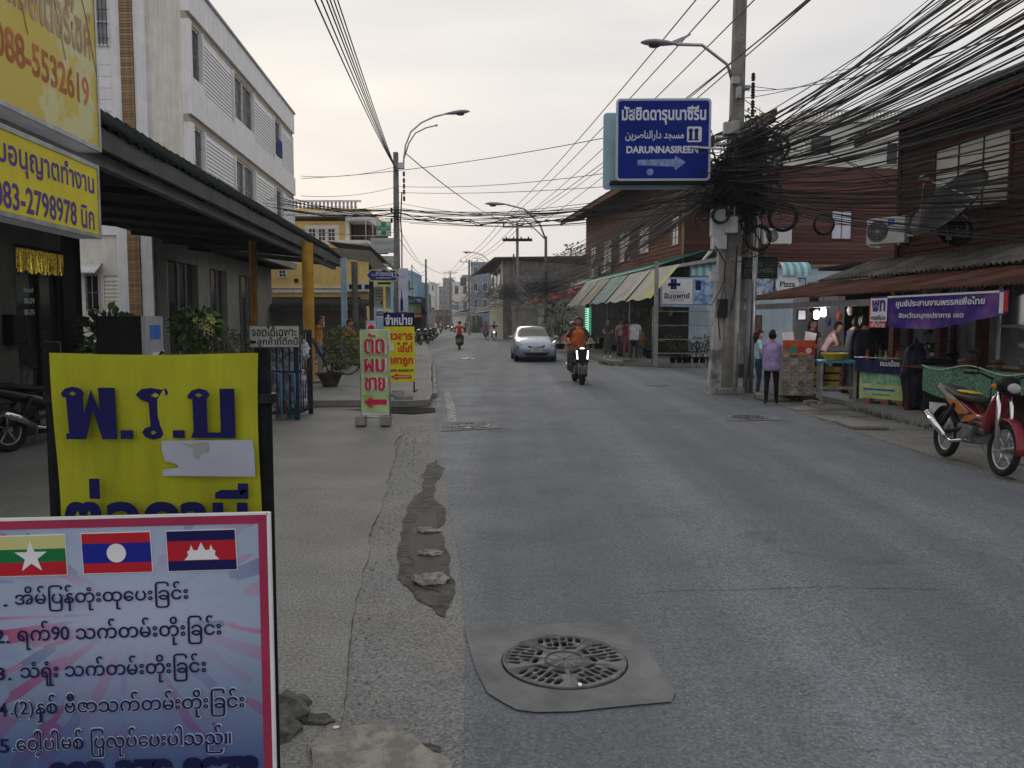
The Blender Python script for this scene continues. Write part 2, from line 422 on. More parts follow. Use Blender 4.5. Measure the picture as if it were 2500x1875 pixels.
# ================================================================ GROUND
asph = road_mat('asphalt', (.145, .163, .190), .26, tracks=.6)
conc_g = road_mat('pavement_concrete', (.20, .204, .195), .06, (.17, .168, .155))
dusty = road_mat('dusty_gutter', (.165, .17, .175), .16, (.175, .172, .158))
earth = road_mat('earth', (.14, .125, .10), .03)
struct(sheet('ground', [(-500, -60), (500, -60), (500, 900), (-500, 900)], 0, earth))
def edge_line(pts, amp, n, seed):
    rnd = random.Random(seed)
    for _ in range(n):
        q = [pts[0]]
        for a, b in zip(pts, pts[1:]):
            a_, b_ = Vector(a), Vector(b); d = b_ - a_
            q += [tuple(a_ + d * .5 + Vector((-d.y, d.x)) * rnd.uniform(-amp, amp)), b]
        pts = q
    return pts
seam = [(-.05, -6), (-.08, 0), (-.26, 4.27), (-.86, 9.63), (-1.67, 17.3), (-3.3, 33), (-5.3, 50), (-8, 73), (-12.3, 130), (-24, 300), (-66, 900)]
redge = [(-50, 900), (-16, 300), (-5.6, 129), (1.0, 76), (2.75, 52.7), (3.25, 40), (3.6, 30.3), (5.2, 28.7), (7.6, 28.4), (28, 26), (28, 17.5), (7.2, 17.9), (5.3, 17.0), (5.12, 12.5), (5.13, 8), (5.2, 0), (5.2, -6)]
seam_j = seam[:1] + edge_line(seam[1:5], .012, 5, 44) + seam[5:]
struct(sheet('road', seam_j + redge, .0095, asph))
ledge = [(-1.2, -6), (-.9, 1.5), G(830, 1790)[:2], G(845, 1700)[:2], G(858, 1560)[:2], G(866, 1480)[:2], G(885, 1400)[:2], G(900, 1330)[:2], G(925, 1260)[:2], G(950, 1160)[:2], G(965, 1122)[:2], G(985, 1060)[:2], (-2.25, 14.6)]
ledge = [tuple(p) for p in ledge]
gut = ledge + [(-1.3, 15.1), (-.76, 9.63), (-.16, 4.27), (.02, 0), (.05, -6)]
struct(sheet('gutter', gut, .0055, dusty))
# near pavement, almost flush, with a broken edge along the gutter
pv = [(-14, -6)] + ledge[:1] + [tuple(q) for q in jag(ledge[1:], .02, 2, 3)[:-3]] + [(-2.3, 14.7), (-14, 15.4)]
pv = [(-14, -6)] + edge_line(ledge, .035, 3, 3) + [(-14, 15.4)]
struct(sheet('pavement', pv, .016, conc_g, .014))
# raised pavement beyond the step
rp = [(-14, 15.6)] + edge_line([(-4.4, 15.3), (-3.1, 15.5), (-2.0, 15.35), (-1.62, 15.6)], .06, 2, 5) + edge_line([(-1.72, 17.3), (-3.3, 33)], .004, 4, 6) + [(-5.3, 50), (-8, 73), (-12.3, 130), (-30, 130)]
struct(sheet('pavement', rp, .13, conc_g, .12))
# kerb stones along the raised pavement
kerb_root = struct(bpy.data.objects.new('kerb', None)); C.objects.link(kerb_root)
for i in range(22):
    a = Vector((-1.72, 17.3)).lerp(Vector((-3.3, 33)), i / 22); b = Vector((-1.72, 17.3)).lerp(Vector((-3.3, 33)), (i + .97) / 22); n_ = Vector((.105, .01))
    z = .12 + random.uniform(-.015, .01)
    MB().prism([(a.x, a.y, .0), (b.x, b.y, .0), (b.x + n_.x, b.y + n_.y, .0), (a.x + n_.x, a.y + n_.y, .0)], (0, 0, z)).build('kerb_stone', M_conc, kerb_root, bevel=.012)
# faded line by the kerb
struct(sheet('road_marking', edge_line([(-1.0, 12.6), (-.88, 12.6), (-1.5, 19.0), (-1.62, 19.0)], .01, 2, 4), .0115, mat('worn_road_paint', (.25, .25, .25), .8, .5, 8, mix=(.4, .6))))
# wet hole
pud = [(1037,1153),(1066,1124),(1074,1169),(1090,1253),(1085,1337),(1098,1395),(1111,1453),(1098,1474),(1085,1511),(1070,1505),(1056,1485),(1019,1469),(987,1432),(969,1411),(977,1380),(985,1295),(998,1253),(1008,1221),(1035,1198)]
wet = mat('wet_dirt', (.035, .034, .030), .75, .35, 9, 1.0, spec=.2, col2=(.085, .08, .068), bscale=22)
struct(sheet('puddle', jag([tuple(G(*p)[:2]) for p in pud], .07, 3, 2), .0125, wet))
deep = mat('mud_hole', (.022, .021, .019), .6, .3, 12, .5)
hole = [(1020,1262),(1062,1250),(1072,1300),(1078,1380),(1088,1420),(1076,1452),(1030,1440),(1005,1418),(1012,1385),(1000,1350),(995,1320)]
struct(sheet('puddle', jag([tuple(G(*p)[:2]) for p in hole], .08, 3, 12), .016, deep))
stone = mat('broken_concrete', (.27, .26, .235), .9, .25, 14, .6)
dstone = mat('dark_rubble', (.10, .10, .09), .9, .3, 14, .6)
for (px, py, rx, ry, rz_, lab) in [(1043, 1302, .10, .045, .03, 'pale flat chunk lying in the far part of the wet pothole'), (1048, 1357, .085, .05, .03, 'pale chunk in the middle of the wet pothole'), (1052, 1424, .11, .09, .045, 'largest pale chunk of concrete in the near end of the wet pothole')]:
    p = G(px, py); o = MB().blob((0, 0, 0), (rx, ry, rz_), 3, .6, 4, px).build('concrete_chunk', stone); o.location = (p.x, p.y, .018); tag(o, lab, 'rubble', 'chunks of concrete in the pothole')
# broken slab and lumps at the foot of the banner
for (px, py, rx, ry, rz_, m_, lab) in [(700, 1745, .10, .12, .07, dstone, 'dark jagged lump of rubble against the foot of the low poster'), (672, 1800, .09, .1, .05, dstone, 'rounded dark lump of rubble nearest to the low poster'),
        (775, 1770, .07, .035, .02, dstone, 'small dark shard of paving between the lump and the cracked slab'), (1040, 1840, .05, .03, .012, dstone, 'loose brown shard at the near end of the gutter')]:
    p = G(px, py); o = MB().blob((0, 0, 0), (rx, ry, rz_), 3, .5, 4, px).build('rubble_lump', m_); o.location = (p.x, p.y, .02); tag(o, lab, 'rubble', 'lumps of rubble by the near gutter')
o = MB().prism([Vector((*q, .012)) for q in jag([tuple(G(*p)[:2]) for p in [(800, 1800), (905, 1785), (1010, 1815), (1090, 1868), (1110, 1950), (740, 1950), (760, 1850)]], .12, 3, 8)], (0, 0, .022)).build('broken_slab', stone)
tag(o, 'pale cracked slab of concrete lying over the near end of the gutter', 'slab')
# manholes
iron = mat('cast_iron', (.12, .125, .13), .5, .25, 18, .4, metal=.35)
slabm = mat('manhole_concrete', (.155, .162, .165), .85, .25, 3.5, .35, mix=(.35, .65))
voidm = mat('void_shade', (.003, .003, .003), .9, .1, 4)  # near-black standing for the shade in the cover pits and the step gap
def slot(mb, x, y, l, w, a, z=0.):
    u = Vector((math.cos(a), math.sin(a), 0)); v = Vector((-u.y, u.x, 0)); c = Vector((x, y, z)); pts = []
    h = max(0., l / 2 - w / 2)
    for sgn, base in ((1, -90), (-1, 90)):
        for k in range(5):
            t = R(base + k * 45); pts.append(c + u * (sgn * h + math.cos(t) * w / 2) + v * (math.sin(t) * w / 2))
    mb.prism([p - Vector((0, 0, .03)) for p in pts], (0, 0, .06))
def manhole(px, py, rad, slab_pts, label, z=.0135, rz=0.):
    c = G(px, py); t = thing('manhole_cover', label, 'manhole cover', (c.x, c.y, z), rz)
    sp = [Vector((*G(*p)[:2], 0)) - Vector((c.x, c.y, 0)) for p in slab_pts]
    Rm = Matrix.Rotation(-rz, 3, 'Z'); sp = [Rm @ p for p in sp]
    mb = MB(); n = 48; inner = [Vector((math.cos(2 * math.pi * i / n), math.sin(2 * math.pi * i / n), 0)) * rad * 1.02 for i in range(n)]
    # slab with a round opening
    out = []
    for q in inner:
        d = q.normalized(); best = 9
        for a, b in zip(sp, sp[1:] + sp[:1]):
            e_ = b - a; den = d.x * e_.y - d.y * e_.x
            if abs(den) < 1e-9: continue
            tt = (a.x * e_.y - a.y * e_.x) / den; uu = (a.x * d.y - a.y * d.x) / den
            if tt > 0 and -.001 <= uu <= 1.001: best = min(best, tt)
        out.append(d * best)
    for a in sp:   # snap nearest spoke to the corner
        k = min(range(n), key=lambda i: (out[i] - a).length); out[k] = a.copy()
    mb.add(inner + out, [(i, (i + 1) % n, n + (i + 1) % n, n + i) for i in range(n)])
    mb.build('slab', slabm, t, solid=-.0).location.z = .004
    B('pit', voidm, t, -rad, rad, -rad, rad, -.008, -.003)
    cut = MB(); k5 = rad / .29
    for s5 in range(5):
        A = R(72 * s5 + 18)
        u, v = Vector((math.cos(A), math.sin(A))), Vector((-math.sin(A), math.cos(A)))
        def add(r_, off, l, w, along):
            p = u * r_ * k5 + v * off * k5; slot(cut, p.x, p.y, (l + .004) * k5, w * k5 * 1.22, A if along else A + R(90))
        add(.128, -.045, .06, .022, False); add(.128, .045, .06, .022, False)
        for j in range(6):
            o_ = (j - 2.5) * .037; lim = math.sqrt(.268 ** 2 - o_ ** 2); st = .150 + .003 * (j % 2)
            if j in (0, 5): add(.218, o_, .055, .021, True)
            elif j in (1, 4): add(.170, o_ * .92, .036, .021, True); add(.229, o_, .050, .021, True)
            else: add(.180, o_, .062, .021, True); add(.240, o_, .034, .021, True)
    cu = cut.build('tmp_cut', iron)
    disc = MB().lathe([(rad, -.0015), (rad, .011), (rad * .985, .013), (rad * .97, .013), (rad * .965, .011), (.001, .011)], k=64)
    d_o = disc.build('tmp_disc', iron)
    bo = d_o.modifiers.new('b', 'BOOLEAN'); bo.object = cu; bo.operation = 'DIFFERENCE'; bo.solver = 'EXACT'
    dg = bpy.context.evaluated_depsgraph_get(); me = bpy.data.meshes.new_from_object(d_o.evaluated_get(dg))
    bpy.data.objects.remove(cu); bpy.data.objects.remove(d_o)
    me.materials.clear(); me.materials.append(iron)
    g = bpy.data.objects.new('grate', me); C.objects.link(g); g.parent = t
    mb = MB()
    for a in range(3): slot(mb, 0, 0, .13 * k5, .010 * k5, R(60 * a)); 
    mb.v = [(x, y, z_ * .07 + .0105) for x, y, z_ in mb.v]; mb.build('star_emblem', iron, t)
    MB().ring((0, 0, .0125), (0, 0, 1), rad * .31, .004, 32, 4).build('raised_ring', iron, t)
    MB().lathe([(.013, .011), (.013, .017), (.010, .019)], (-.0 + rad * .12, -rad * .93, 0), 12).build('bolt', M_chrome, t)
    MB().prism([(-.06, rad * 1.03, .005), (.0, rad * 1.03, .005), (.0, rad * 1.14, .005), (-.06, rad * 1.14, .005)], (0, 0, .004)).build('hinge_tab', iron, t)
    return t
manhole(1378, 1622, .30, [(1133, 1542), (1538, 1520), (1600, 1622), (1657, 1712), (1640, 1722), (1520, 1733), (1400, 1746), (1310, 1748), (1262, 1742), (1225, 1722), (1190, 1700), (1160, 1640)], 'slotted iron cover set in the concrete slab nearest the camera', rz=R(3))
manhole(1145, 1042, .34, [(1085, 1034), (1210, 1030), (1222, 1048), (1075, 1056)], 'small slotted iron cover beside the green haircut sign')
manhole(1828, 1021, .30, [(1770, 1014), (1895, 1014), (1912, 1028), (1775, 1030)], 'dark iron cover in the road in front of the woman in purple')
c = G(1600, 942)
tag(MB().lathe([(.3, 0), (.3, .012), (.27, .014), (.001, .014)], k=32).build('drain_lid', iron), 'plain round drain lid in the mouth of the side lane', 'drain lid').location = (c.x, c.y, .0095)
struct(sheet('shadow_gap', jag([tuple(G(*p)[:2]) for p in [(845, 1003), (905, 1001), (985, 996), (1061, 998), (1063, 1008), (1010, 1013), (930, 1010)]], .04, 2, 3), .022, voidm))  # flat dark patch painting the shadowed gap at the kerb step
# thin crack across the road
pts = [G(px, py)[:2] for px, py in [(1560, 1455), (1650, 1447), (1760, 1446), (1900, 1440), (2040, 1436), (2200, 1440), (2290, 1446)]]
mb = MB(); q = edge_line([tuple(p) for p in pts], .06, 3, 6)
for a, b in zip(q, q[1:]):
    w = random.uniform(.001, .003); mb.add([(a[0], a[1] - w, .0115), (b[0], b[1] - w, .0115), (b[0], b[1] + w, .0115), (a[0], a[1] + w, .0115)], [(0, 1, 2, 3)])
struct(mb.build('road_crack', mat('tar_crack', (.02, .02, .02), .9, .1, 4)))
# verge of broken concrete slabs on the stall side
verge = sheet('verge', edge_line([(5.13, -6), (5.13, 8), (5.14, 12.5), (5.3, 16.8), (5.9, 17.7)], .01, 3, 4) + [(9, 18.2), (9, -6)], .012, road_mat('verge_dirt', (.17, .16, .14), .04, (.10, .10, .075)), .01); struct(verge)
slabc = road_mat('verge_slab_concrete', (.20, .195, .18), .05, (.14, .13, .11))
for i in range(15):
    y0 = 5.2 + i * .86; x0 = 5.25 + random.uniform(-.05, .03)
    for x_, w_ in ((x0, .52), (x0 + .56, .55)):
        if random.random() < .15: continue
        pts = jag([(x_, y0), (x_ + w_, y0 + random.uniform(-.03, .03)), (x_ + w_, y0 + .8), (x_, y0 + .8 + random.uniform(-.03, .03))], .05, 2, i * 3 + int(w_ * 100))
        o = MB().prism([Vector((p[0], p[1], .0)) for p in pts], (0, 0, .028 + random.uniform(0, .012))).build('slab', slabc, verge)
        o.rotation_euler.x = random.uniform(-.002, .002)
# raised floors: under the stall, and at the corner shop across the lane
struct(sheet('stall_floor', edge_line([(6.55, -4), (6.5, 8), (6.45, 12), (6.35, 15.6), (6.3, 17.2)], .01, 3, 7) + [(30, 17.6), (30, -4)], .15, conc_g, .15))
cf = edge_line([(3.75, 30.6), (4.5, 29.6), (5.4, 29.0), (7.5, 28.7)], .02, 2, 2) + [(28, 26.6), (28, 60), (3, 60), (3.3, 42)]
struct(sheet('corner_floor', cf, .16, conc_g, .16))
for i in range(9):
    a = Vector((5.2, 29.05)).lerp(Vector((7.9, 28.68)), i / 9); b = Vector((5.2, 29.05)).lerp(Vector((7.9, 28.68)), (i + .96) / 9)
    MB().prism([(a.x, a.y - .14, 0), (b.x, b.y - .14, 0), (b.x, b.y, 0), (a.x, a.y, 0)], (0, 0, .17)).build('kerb_stone', M_conc, kerb_root, bevel=.015)
# grass on the verge
gr = MB(); rnd = random.Random(3)
for (cx_, cy_, rx, ry, n) in [(3.75, 31.5, .35, 1.6, 380), (4.4, 30.0, .5, .3, 220), (6.35, 14.6, .12, 2.6, 300), (4.95, 18.4, .3, .5, 160), (6.4, 10, .1, 2, 120), (5.7, 16.8, .6, .2, 90)]:
    for _ in range(n):
        x, y = cx_ + rnd.gauss(0, rx * .5), cy_ + rnd.gauss(0, ry * .5); a = rnd.uniform(0, 6.28); h = rnd.uniform(.03, .11); w = .012
        z0 = .17 if (y > 29 and x > 4.2) else .02
        dx, dy = math.cos(a) * w, math.sin(a) * w; lx, ly = rnd.uniform(-.04, .04), rnd.uniform(-.04, .04)
        gr.add([(x - dx, y - dy, z0 - .01), (x + dx, y + dy, z0 - .01), (x + lx, y + ly, z0 + h)], [(0, 1, 2)])
tag(gr.build('grass', leafC), 'thin weedy grass along the kerbs', kind='stuff')
# loose grit along the gutter and the verge
gt = MB(); rnd = random.Random(15)
for _ in range(900):
    if rnd.random() < .65: f_ = rnd.random(); y = 1.5 + 11 * f_ ** 1.6; x = -.45 - .085 * y + rnd.gauss(0, .16) - .05
    else: y = rnd.uniform(5, 17); x = 5.18 + rnd.gauss(0, .12)
    s_ = rnd.uniform(.003, .011) * (1 if y < 8 else 1.6); a_ = rnd.uniform(0, 6.28); q = [(x + s_ * math.cos(a_ + k * 1.57), y + s_ * math.sin(a_ + k * 1.57) * .8, .006) for k in range(4)]
    gt.add(q + [(x, y, .012 + s_ * .8)], [(0, 1, 4), (1, 2, 4), (2, 3, 4), (3, 0, 4)])
tag(gt.build('gravel', stone), 'loose grit along the gutter and the verge', kind='stuff')
# litter
for (px, py, w, lab) in [(1142, 877, .28, 'crumpled white plastic bag on the road by the kerb'), (1048, 1350, .03, 'tiny white scrap in the wet pothole'), (821, 1787, .015, 'white cigarette end by the near rubble'), (1505, 893, .06, 'white scrap of paper on the lane by the corner kerb')]:
    p = G(px, py); o = MB().blob((0, 0, 0), (w, w * .55, w * .18), 2, .9, 6, px).build('litter_scrap', M_whitep); o.location = (p.x, p.y, .02); tag(o, lab, 'litter')

# ================================================================ BUILDING HELPERS (local x = lateral, y = along the street)
def window(parent, x0, x1, z0, z1, y, pane=M_pale, fr=M_white, nx=2, nz_=2, axis='x', out=-1, bars=0, name='window', deep=.06, fw=.05):
    """window in a wall: frame proud of the wall, panes set back; axis = direction the wall runs"""
    def bx(mb, a0, a1, d0, d1, b0, b1):
        d0, d1 = sorted((y + out * d0, y + out * d1))
        return mb.box(a0, a1, d0, d1, b0, b1) if axis == 'x' else mb.box(d0, d1, a0, a1, b0, b1)
    mb = MB()
    for a0, a1, b0, b1 in ((x0, x1, z0, z0 + fw), (x0, x1, z1 - fw, z1), (x0, x0 + fw, z0 + fw, z1 - fw), (x1 - fw, x1, z0 + fw, z1 - fw)): bx(mb, a0, a1, -.02, deep, b0, b1)
    f = mb.build(name, fr, parent)
    cw, ch = (x1 - x0 - 2 * fw) / nx, (z1 - z0 - 2 * fw) / nz_
    for i in range(nx):
        for j in range(nz_):
            bx(MB(), x0 + fw + i * cw + .012, x0 + fw + (i + 1) * cw - .012, .004, .016, z0 + fw + j * ch + .012, z0 + fw + (j + 1) * ch - .012).build('pane', pane, f)
    mb = MB()
    for i in range(1, nx): bx(mb, x0 + fw + i * cw - .014, x0 + fw + i * cw + .014, .0, .035, z0 + fw, z1 - fw)
    for j in range(1, nz_): bx(mb, x0 + fw, x1 - fw, .0, .032, z0 + fw + j * ch - .014, z0 + fw + j * ch + .014)
    if mb.v: mb.build('muntin', fr, f)
    if bars:
        mb = MB()
        for i in range(bars): a = x0 + (i + .5) * (x1 - x0) / bars; bx(mb, a - .007, a + .007, .075, .09, z0, z1)
        for j in range(5): b = z0 + (j + .5) * (z1 - z0) / 5; bx(mb, x0, x1, .078, .087, b - .006, b + .006)
        mb.build('bar_grille', M_dark, f)
    return f
def slats(parent, x0, x1, z0, z1, y, m, axis='x', out=-1, pitch=.12, name='louvre'):
    n = int((z1 - z0) / pitch)
    mb0 = MB()
    L_ = x1 - x0
    if axis == 'x': mb0.prism([(0, 0, 0), (0, out * .045, 0), (0, out * .01, pitch * .96), (0, 0, pitch * .96)], (L_, 0, 0))
    else: mb0.prism([(0, 0, 0), (out * .045, 0, 0), (out * .01, 0, pitch * .96), (0, 0, pitch * .96)], (0, L_, 0))
    me = mb0.mesh(name, m)
    for i in range(n):
        o = bpy.data.objects.new(name, me); C.objects.link(o); o.parent = parent
        o.location = (x0, y, z0 + i * pitch) if axis == 'x' else (y, x0, z0 + i * pitch)

# ---------------------------------------------------------------- white three-storey block
wb = thing('apartment_block', 'white three-storey block with louvred panels above the dark green awning', 'building', (0, 0, 0), TL)
S0, S1, T0 = 25.6, 41.6, -8.0
B('wall', M_cream, wb, -20, T0 - .25, S0, S1, 4.3, 12.0)
mb = MB()
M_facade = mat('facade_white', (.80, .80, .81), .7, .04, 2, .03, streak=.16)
for z0, z1 in ((11.05, 12.0), (8.0, 8.85), (4.6, 5.75)): mb.box(T0 - .25, T0, S0, S1, z0, z1)
mb.build('spandrel', M_facade, wb)
mbn = MB()
for z0, z1 in ((10.82, 11.05), (7.75, 8.0)): mbn.box(T0 - .25, T0 - .1, S0, S1, z0, z1)
mbn.build('lintel_band', mat('beige_band', (.40, .35, .28), .8, .1, 3), wb)
mb = MB().box(T0 - .1, T0 + .06, S0 - .05, S1 + .05, 12.0, 12.09); mb.build('coping', mat('grey_coping', (.35, .35, .34), .8, .1, 3), wb)
cols = [25.6, 25.85, 26.9, 30.6, 33.5, 37.2, 38.7, 41.3]
for za, zb in ((8.85, 10.82), (5.75, 7.75)):
    for k, (a, b) in enumerate(zip(cols, cols[1:])):
        if k == 0: B('pier', M_facade, wb, T0 - .25, T0, a, b, za, zb)
        elif k in (2, 4, 6):
            B('louvre_backing', M_white, wb, T0 - .25, T0 - .09, a, b, za, zb)
            slats(wb, a + .12, b - .12, za + .06, zb - .04, T0 - .088, M_facade, 'y', 1, .125)
            for q in (a, b - .1): B('mullion', M_facade, wb, T0 - .085, T0 + .0, q, q + .1, za, zb)
        else:
            n2 = 1 if b - a < 2 else 2
            B('reveal', M_dark, wb, T0 - .28, T0 - .25, a, b, za, zb)
            for j in range(n2):
                w_ = (b - a) / n2
                window(wb, a + j * w_ + .06, a + (j + 1) * w_ - .06, za + (.35 if za > 8 else .1), zb - .02, T0 - .2, mat('grey_pane', (.25, .26, .27), .2, .2, 2), M_facade, 2, 2, 'y', 1, 7, deep=.08)
            if za > 8: B('sill_panel', M_facade, wb, T0 - .2, T0 - .02, a, b, za, za + .33)
# blue cloth hung in the last upper window
tag(MB().grid(lambda u, v: (T0 + .05 * math.sin(u * 20), 37.6 + u * .8, 9.2 + v * .75), 14, 4).build('hanging_cloth', mat('blue_cloth', (.04, .07, .22), .9, .2, 8), None, solid=.01), 'blue cloth hung out of the far upper window of the white block', 'cloth').rotation_euler = (0, 0, TL)
# end wall facing the viewer: brick strip, upper window, lower window
def to_local_x(px, s_): return s_ * math.tan(math.atan((px - PX0) / F) + TL)
bx0, bx1 = to_local_x(322, 25.5), to_local_x(352, 25.5)
bs = MB().box(bx0, bx1, S0 - .16, S0 - .001, 0, 12.0).build('brick_strip', mat('mortar', (.20, .15, .10), .9, .15, 8, .3), wb)
brk = MB().box(0, bx1 - bx0 - .01, -.018, 0, 0, .075).mesh('brick', mat('tan_brick', (.27, .18, .10), .9, .25, 9, .3, rnd=.25))
for i in range(int(12 / .088)):
    o = bpy.data.objects.new('brick', brk); C.objects.link(o); o.parent = bs; o.location = (bx0 + .005, S0 - .161, i * .088)
B('pilaster', M_white, wb, bx1 + .01, bx1 + .35, S0 - .12, S0 - .002, 0, 12)
B('pilaster', M_white, wb, bx0 - .32, bx0 - .01, S0 - .12, S0 - .002, 0, 12)
B('end_wall', M_cream, wb, -22, bx1, S0 + .001, S0 + .25, 0, 4.3)
B('end_wall', M_white, wb, -22, bx0 - .33, S0 - .1, S0 - .002, 4.3, 12)
wx0, wx1 = to_local_x(255, 25.5), to_local_x(298, 25.5)
window(wb, wx0 - .5, wx1, 9.9, 12.0, S0 - .1, mat('grey_pane', (.25, .26, .27)), M_white, 2, 3, 'x', -1, 9)
for i in range(5): B('weatherboard', M_white, wb, wx0 - 2, wx1, S0 - .125 + .002 * (i % 2), S0 - .101, 8.0 + i * .34, 8.0 + i * .34 + .325)
# lower end: barred window, louvre panel, small corrugated hood
lx = [to_local_x(p, 25.5) for p in (205, 212, 247, 255, 334)]
z_of = lambda py, Y: P(1000, py, Y).z
window(wb, lx[1], lx[2], z_of(760, 25.4), z_of(672, 25.4), S0 + .0, M_dark, M_white, 2, 2, 'x', -1, 6)
window(wb, lx[3], lx[4] - .25, z_of(768, 25.4), z_of(672, 25.4), S0 + .0, M_cream, M_cream, 1, 1, 'x', -1)
slats(wb, lx[3] + .06, lx[4] - .32, z_of(766, 25.4) + .04, z_of(674, 25.4) - .05, S0 - .02, M_cream, 'x', -1, .12)
corrugated(mb := MB(), (lx[0] - .5, S0 - .55, z_of(670, 25)), (lx[2] + .1, S0 - .55, z_of(670, 25)), (lx[2] + .1, S0, z_of(644, 25)), (lx[0] - .5, S0, z_of(644, 25)), .1, .02)
mb.build('window_hood', M_white, wb, solid=.006)
# ground floor, set back under the awning
GT = -9.3
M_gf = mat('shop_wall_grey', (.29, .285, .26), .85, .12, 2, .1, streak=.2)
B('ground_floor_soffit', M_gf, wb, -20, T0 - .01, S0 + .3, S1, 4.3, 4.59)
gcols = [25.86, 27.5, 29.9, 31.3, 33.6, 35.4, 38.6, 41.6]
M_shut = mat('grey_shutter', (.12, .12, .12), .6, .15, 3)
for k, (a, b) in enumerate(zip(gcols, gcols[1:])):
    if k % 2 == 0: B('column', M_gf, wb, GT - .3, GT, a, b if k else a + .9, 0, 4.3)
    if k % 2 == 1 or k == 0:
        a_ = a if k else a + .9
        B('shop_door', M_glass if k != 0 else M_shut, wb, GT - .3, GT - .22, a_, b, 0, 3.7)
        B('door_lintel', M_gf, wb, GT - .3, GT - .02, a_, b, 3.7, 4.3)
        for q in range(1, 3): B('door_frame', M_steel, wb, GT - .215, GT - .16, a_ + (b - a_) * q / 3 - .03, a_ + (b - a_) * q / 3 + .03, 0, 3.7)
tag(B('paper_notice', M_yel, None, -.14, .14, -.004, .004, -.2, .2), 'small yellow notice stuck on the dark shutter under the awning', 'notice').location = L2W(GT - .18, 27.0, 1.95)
bpy.data.objects['paper_notice'].rotation_euler = (0, 0, TL + R(90))

# ---------------------------------------------------------------- near shop with the yellow signs
sh = thing('dark_shopfront', 'dark shopfront with a glass door behind the parked motorcycle', 'shop', (0, 0, 0), TL)
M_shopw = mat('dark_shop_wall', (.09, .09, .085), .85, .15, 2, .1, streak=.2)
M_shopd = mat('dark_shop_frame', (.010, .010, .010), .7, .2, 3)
XF = -6.0
sA, sB = s_on(XF, 45), s_on(XF, 160)
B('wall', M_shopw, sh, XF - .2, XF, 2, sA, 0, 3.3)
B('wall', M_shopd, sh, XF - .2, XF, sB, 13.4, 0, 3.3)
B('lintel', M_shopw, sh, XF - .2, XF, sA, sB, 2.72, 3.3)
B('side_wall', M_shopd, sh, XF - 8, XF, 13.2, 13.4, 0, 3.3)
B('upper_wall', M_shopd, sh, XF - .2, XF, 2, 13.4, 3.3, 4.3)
dr = B('door', M_glass, sh, XF - .16, XF - .1, sA + .05, sB - .05, 0, 2.7)
for q in (sA + .03, (sA + sB) / 2, sB - .09): B('door_frame', M_shopd, sh, XF - .1, XF - .04, q, q + .06, 0, 2.7)
dl = bpy.data.objects.new('door_lettering_panel', None); C.objects.link(dl); dl.parent = sh; dl.location = (XF - .095, (sA * .55 + sB * .45), 1.95); dl.rotation_euler = (0, 0, R(90))
for k, b in enumerate(('ติดต่อเจ้าของ', '083-2798978', '081-2754658')): text(dl, b, 0, .16 - k * .16, .42, .075, M_whitep, y=0)
B('meter_box', M_black, sh, XF, XF + .16, s_on(XF, 8) , s_on(XF, 44), 1.35, 1.75, bevel=.02)
rnd = random.Random(4); mb = MB()
for i in range(130):
    a = sA + .02 + (sB - sA - .1) * i / 130; L_ = rnd.uniform(.26, .34)
    x = XF + .04 + rnd.uniform(-.02, .02)
    mb.add([(x, a, 2.66), (x + .01, a + .011, 2.66), (x + rnd.uniform(-.02, .02), a + .011, 2.66 - L_), (x + rnd.uniform(-.02, .02), a, 2.66 - L_)], [(0, 1, 2, 3)])
tag(mb.build('tinsel_fringe', mat('gold_foil', (.85, .62, .10), .25, .5, 40, metal=.9, spec=.6)), 'gold foil fringe hung over the dark glass door', 'decoration').rotation_euler = (0, 0, TL)
# yellow signs along the street
def street_sign(name, label, t, s0, s1, z0, z1, facem, frame=M_steel, th=TL, side=1, depth=.18, group=None):
    """side=1: on the west side, facing east; local x runs away from the viewer"""
    c = L2W(t, (s0 + s1) / 2, (z0 + z1) / 2, th)
    r = thing(name, label, 'sign', c, (th + R(90)) if side == 1 else (th - R(90)), group)
    w, h = (s1 - s0) / 2, (z1 - z0) / 2
    B('box', M_white if frame == M_steel else frame, r, -w, w, 0, depth, -h, h)
    mb = MB(); f = .035
    for a in ((-w, w, -h, -h + f), (-w, w, h - f, h), (-w, -w + f, -h + f, h - f), (w - f, w, -h + f, h - f)): mb.box(a[0], a[1], -.02, 0.001, a[2], a[3])
    mb.build('frame', frame, r)
    B('face', facem, r, -w + f, w - f, -.012, -.002, -h + f, h - f)
    return r, w, h
e1 = s_on(-3, 262); 
M_ymix = mat('faded_yellow', (.62, .58, .27), .45, .05, .9, spec=.5, col2=(.60, .46, .03), mix=(.5, .53))
r, w, h = street_sign('shop_sign', 'tall yellow sign with faded red phone number high on the near shop', -3.0, 5.2, e1, 3.08, 4.75, M_ymix)
M_fred = mat('faded_red', (.50, .16, .06), .6, .25, 5); M_fpur = mat('faded_purple', (.36, .30, .36), .6, .2, 5); M_fmau = mat('faded_mauve', (.48, .33, .22), .6, .2, 6)
text(r, '088-5532619', .10, -.40, 1.36, .24, M_fred, bold=.02)
text(r, 'รถมอเตอร์ไซค์', .16, .08, 1.4, .40, M_fmau, bold=.03)
text(r, 'ขาย', .10, .60, .9, .44, M_fpur, bold=.03)
for k in range(4): MB().tube([(-1.2 + .55 * k + .5 * q, -.014, .7 - .95 * q ** 1.5) for q in [i / 8 for i in range(9)]], .004, 4).build('painted_curl', M_fred if k % 2 else mat('olive_line', (.35, .32, .08), .6), r)
r2, w2, h2 = street_sign('shop_sign', 'yellow sign in a white frame with purple phone number under the tall faded sign', -3.0, 5.2, s_on(-3, 254), 2.35, 2.96, mat('bright_yellow', (.68, .58, .03), .5, .08, 2))
M_vio = mat('violet_print', (.10, .05, .24), .6, .1, 5)
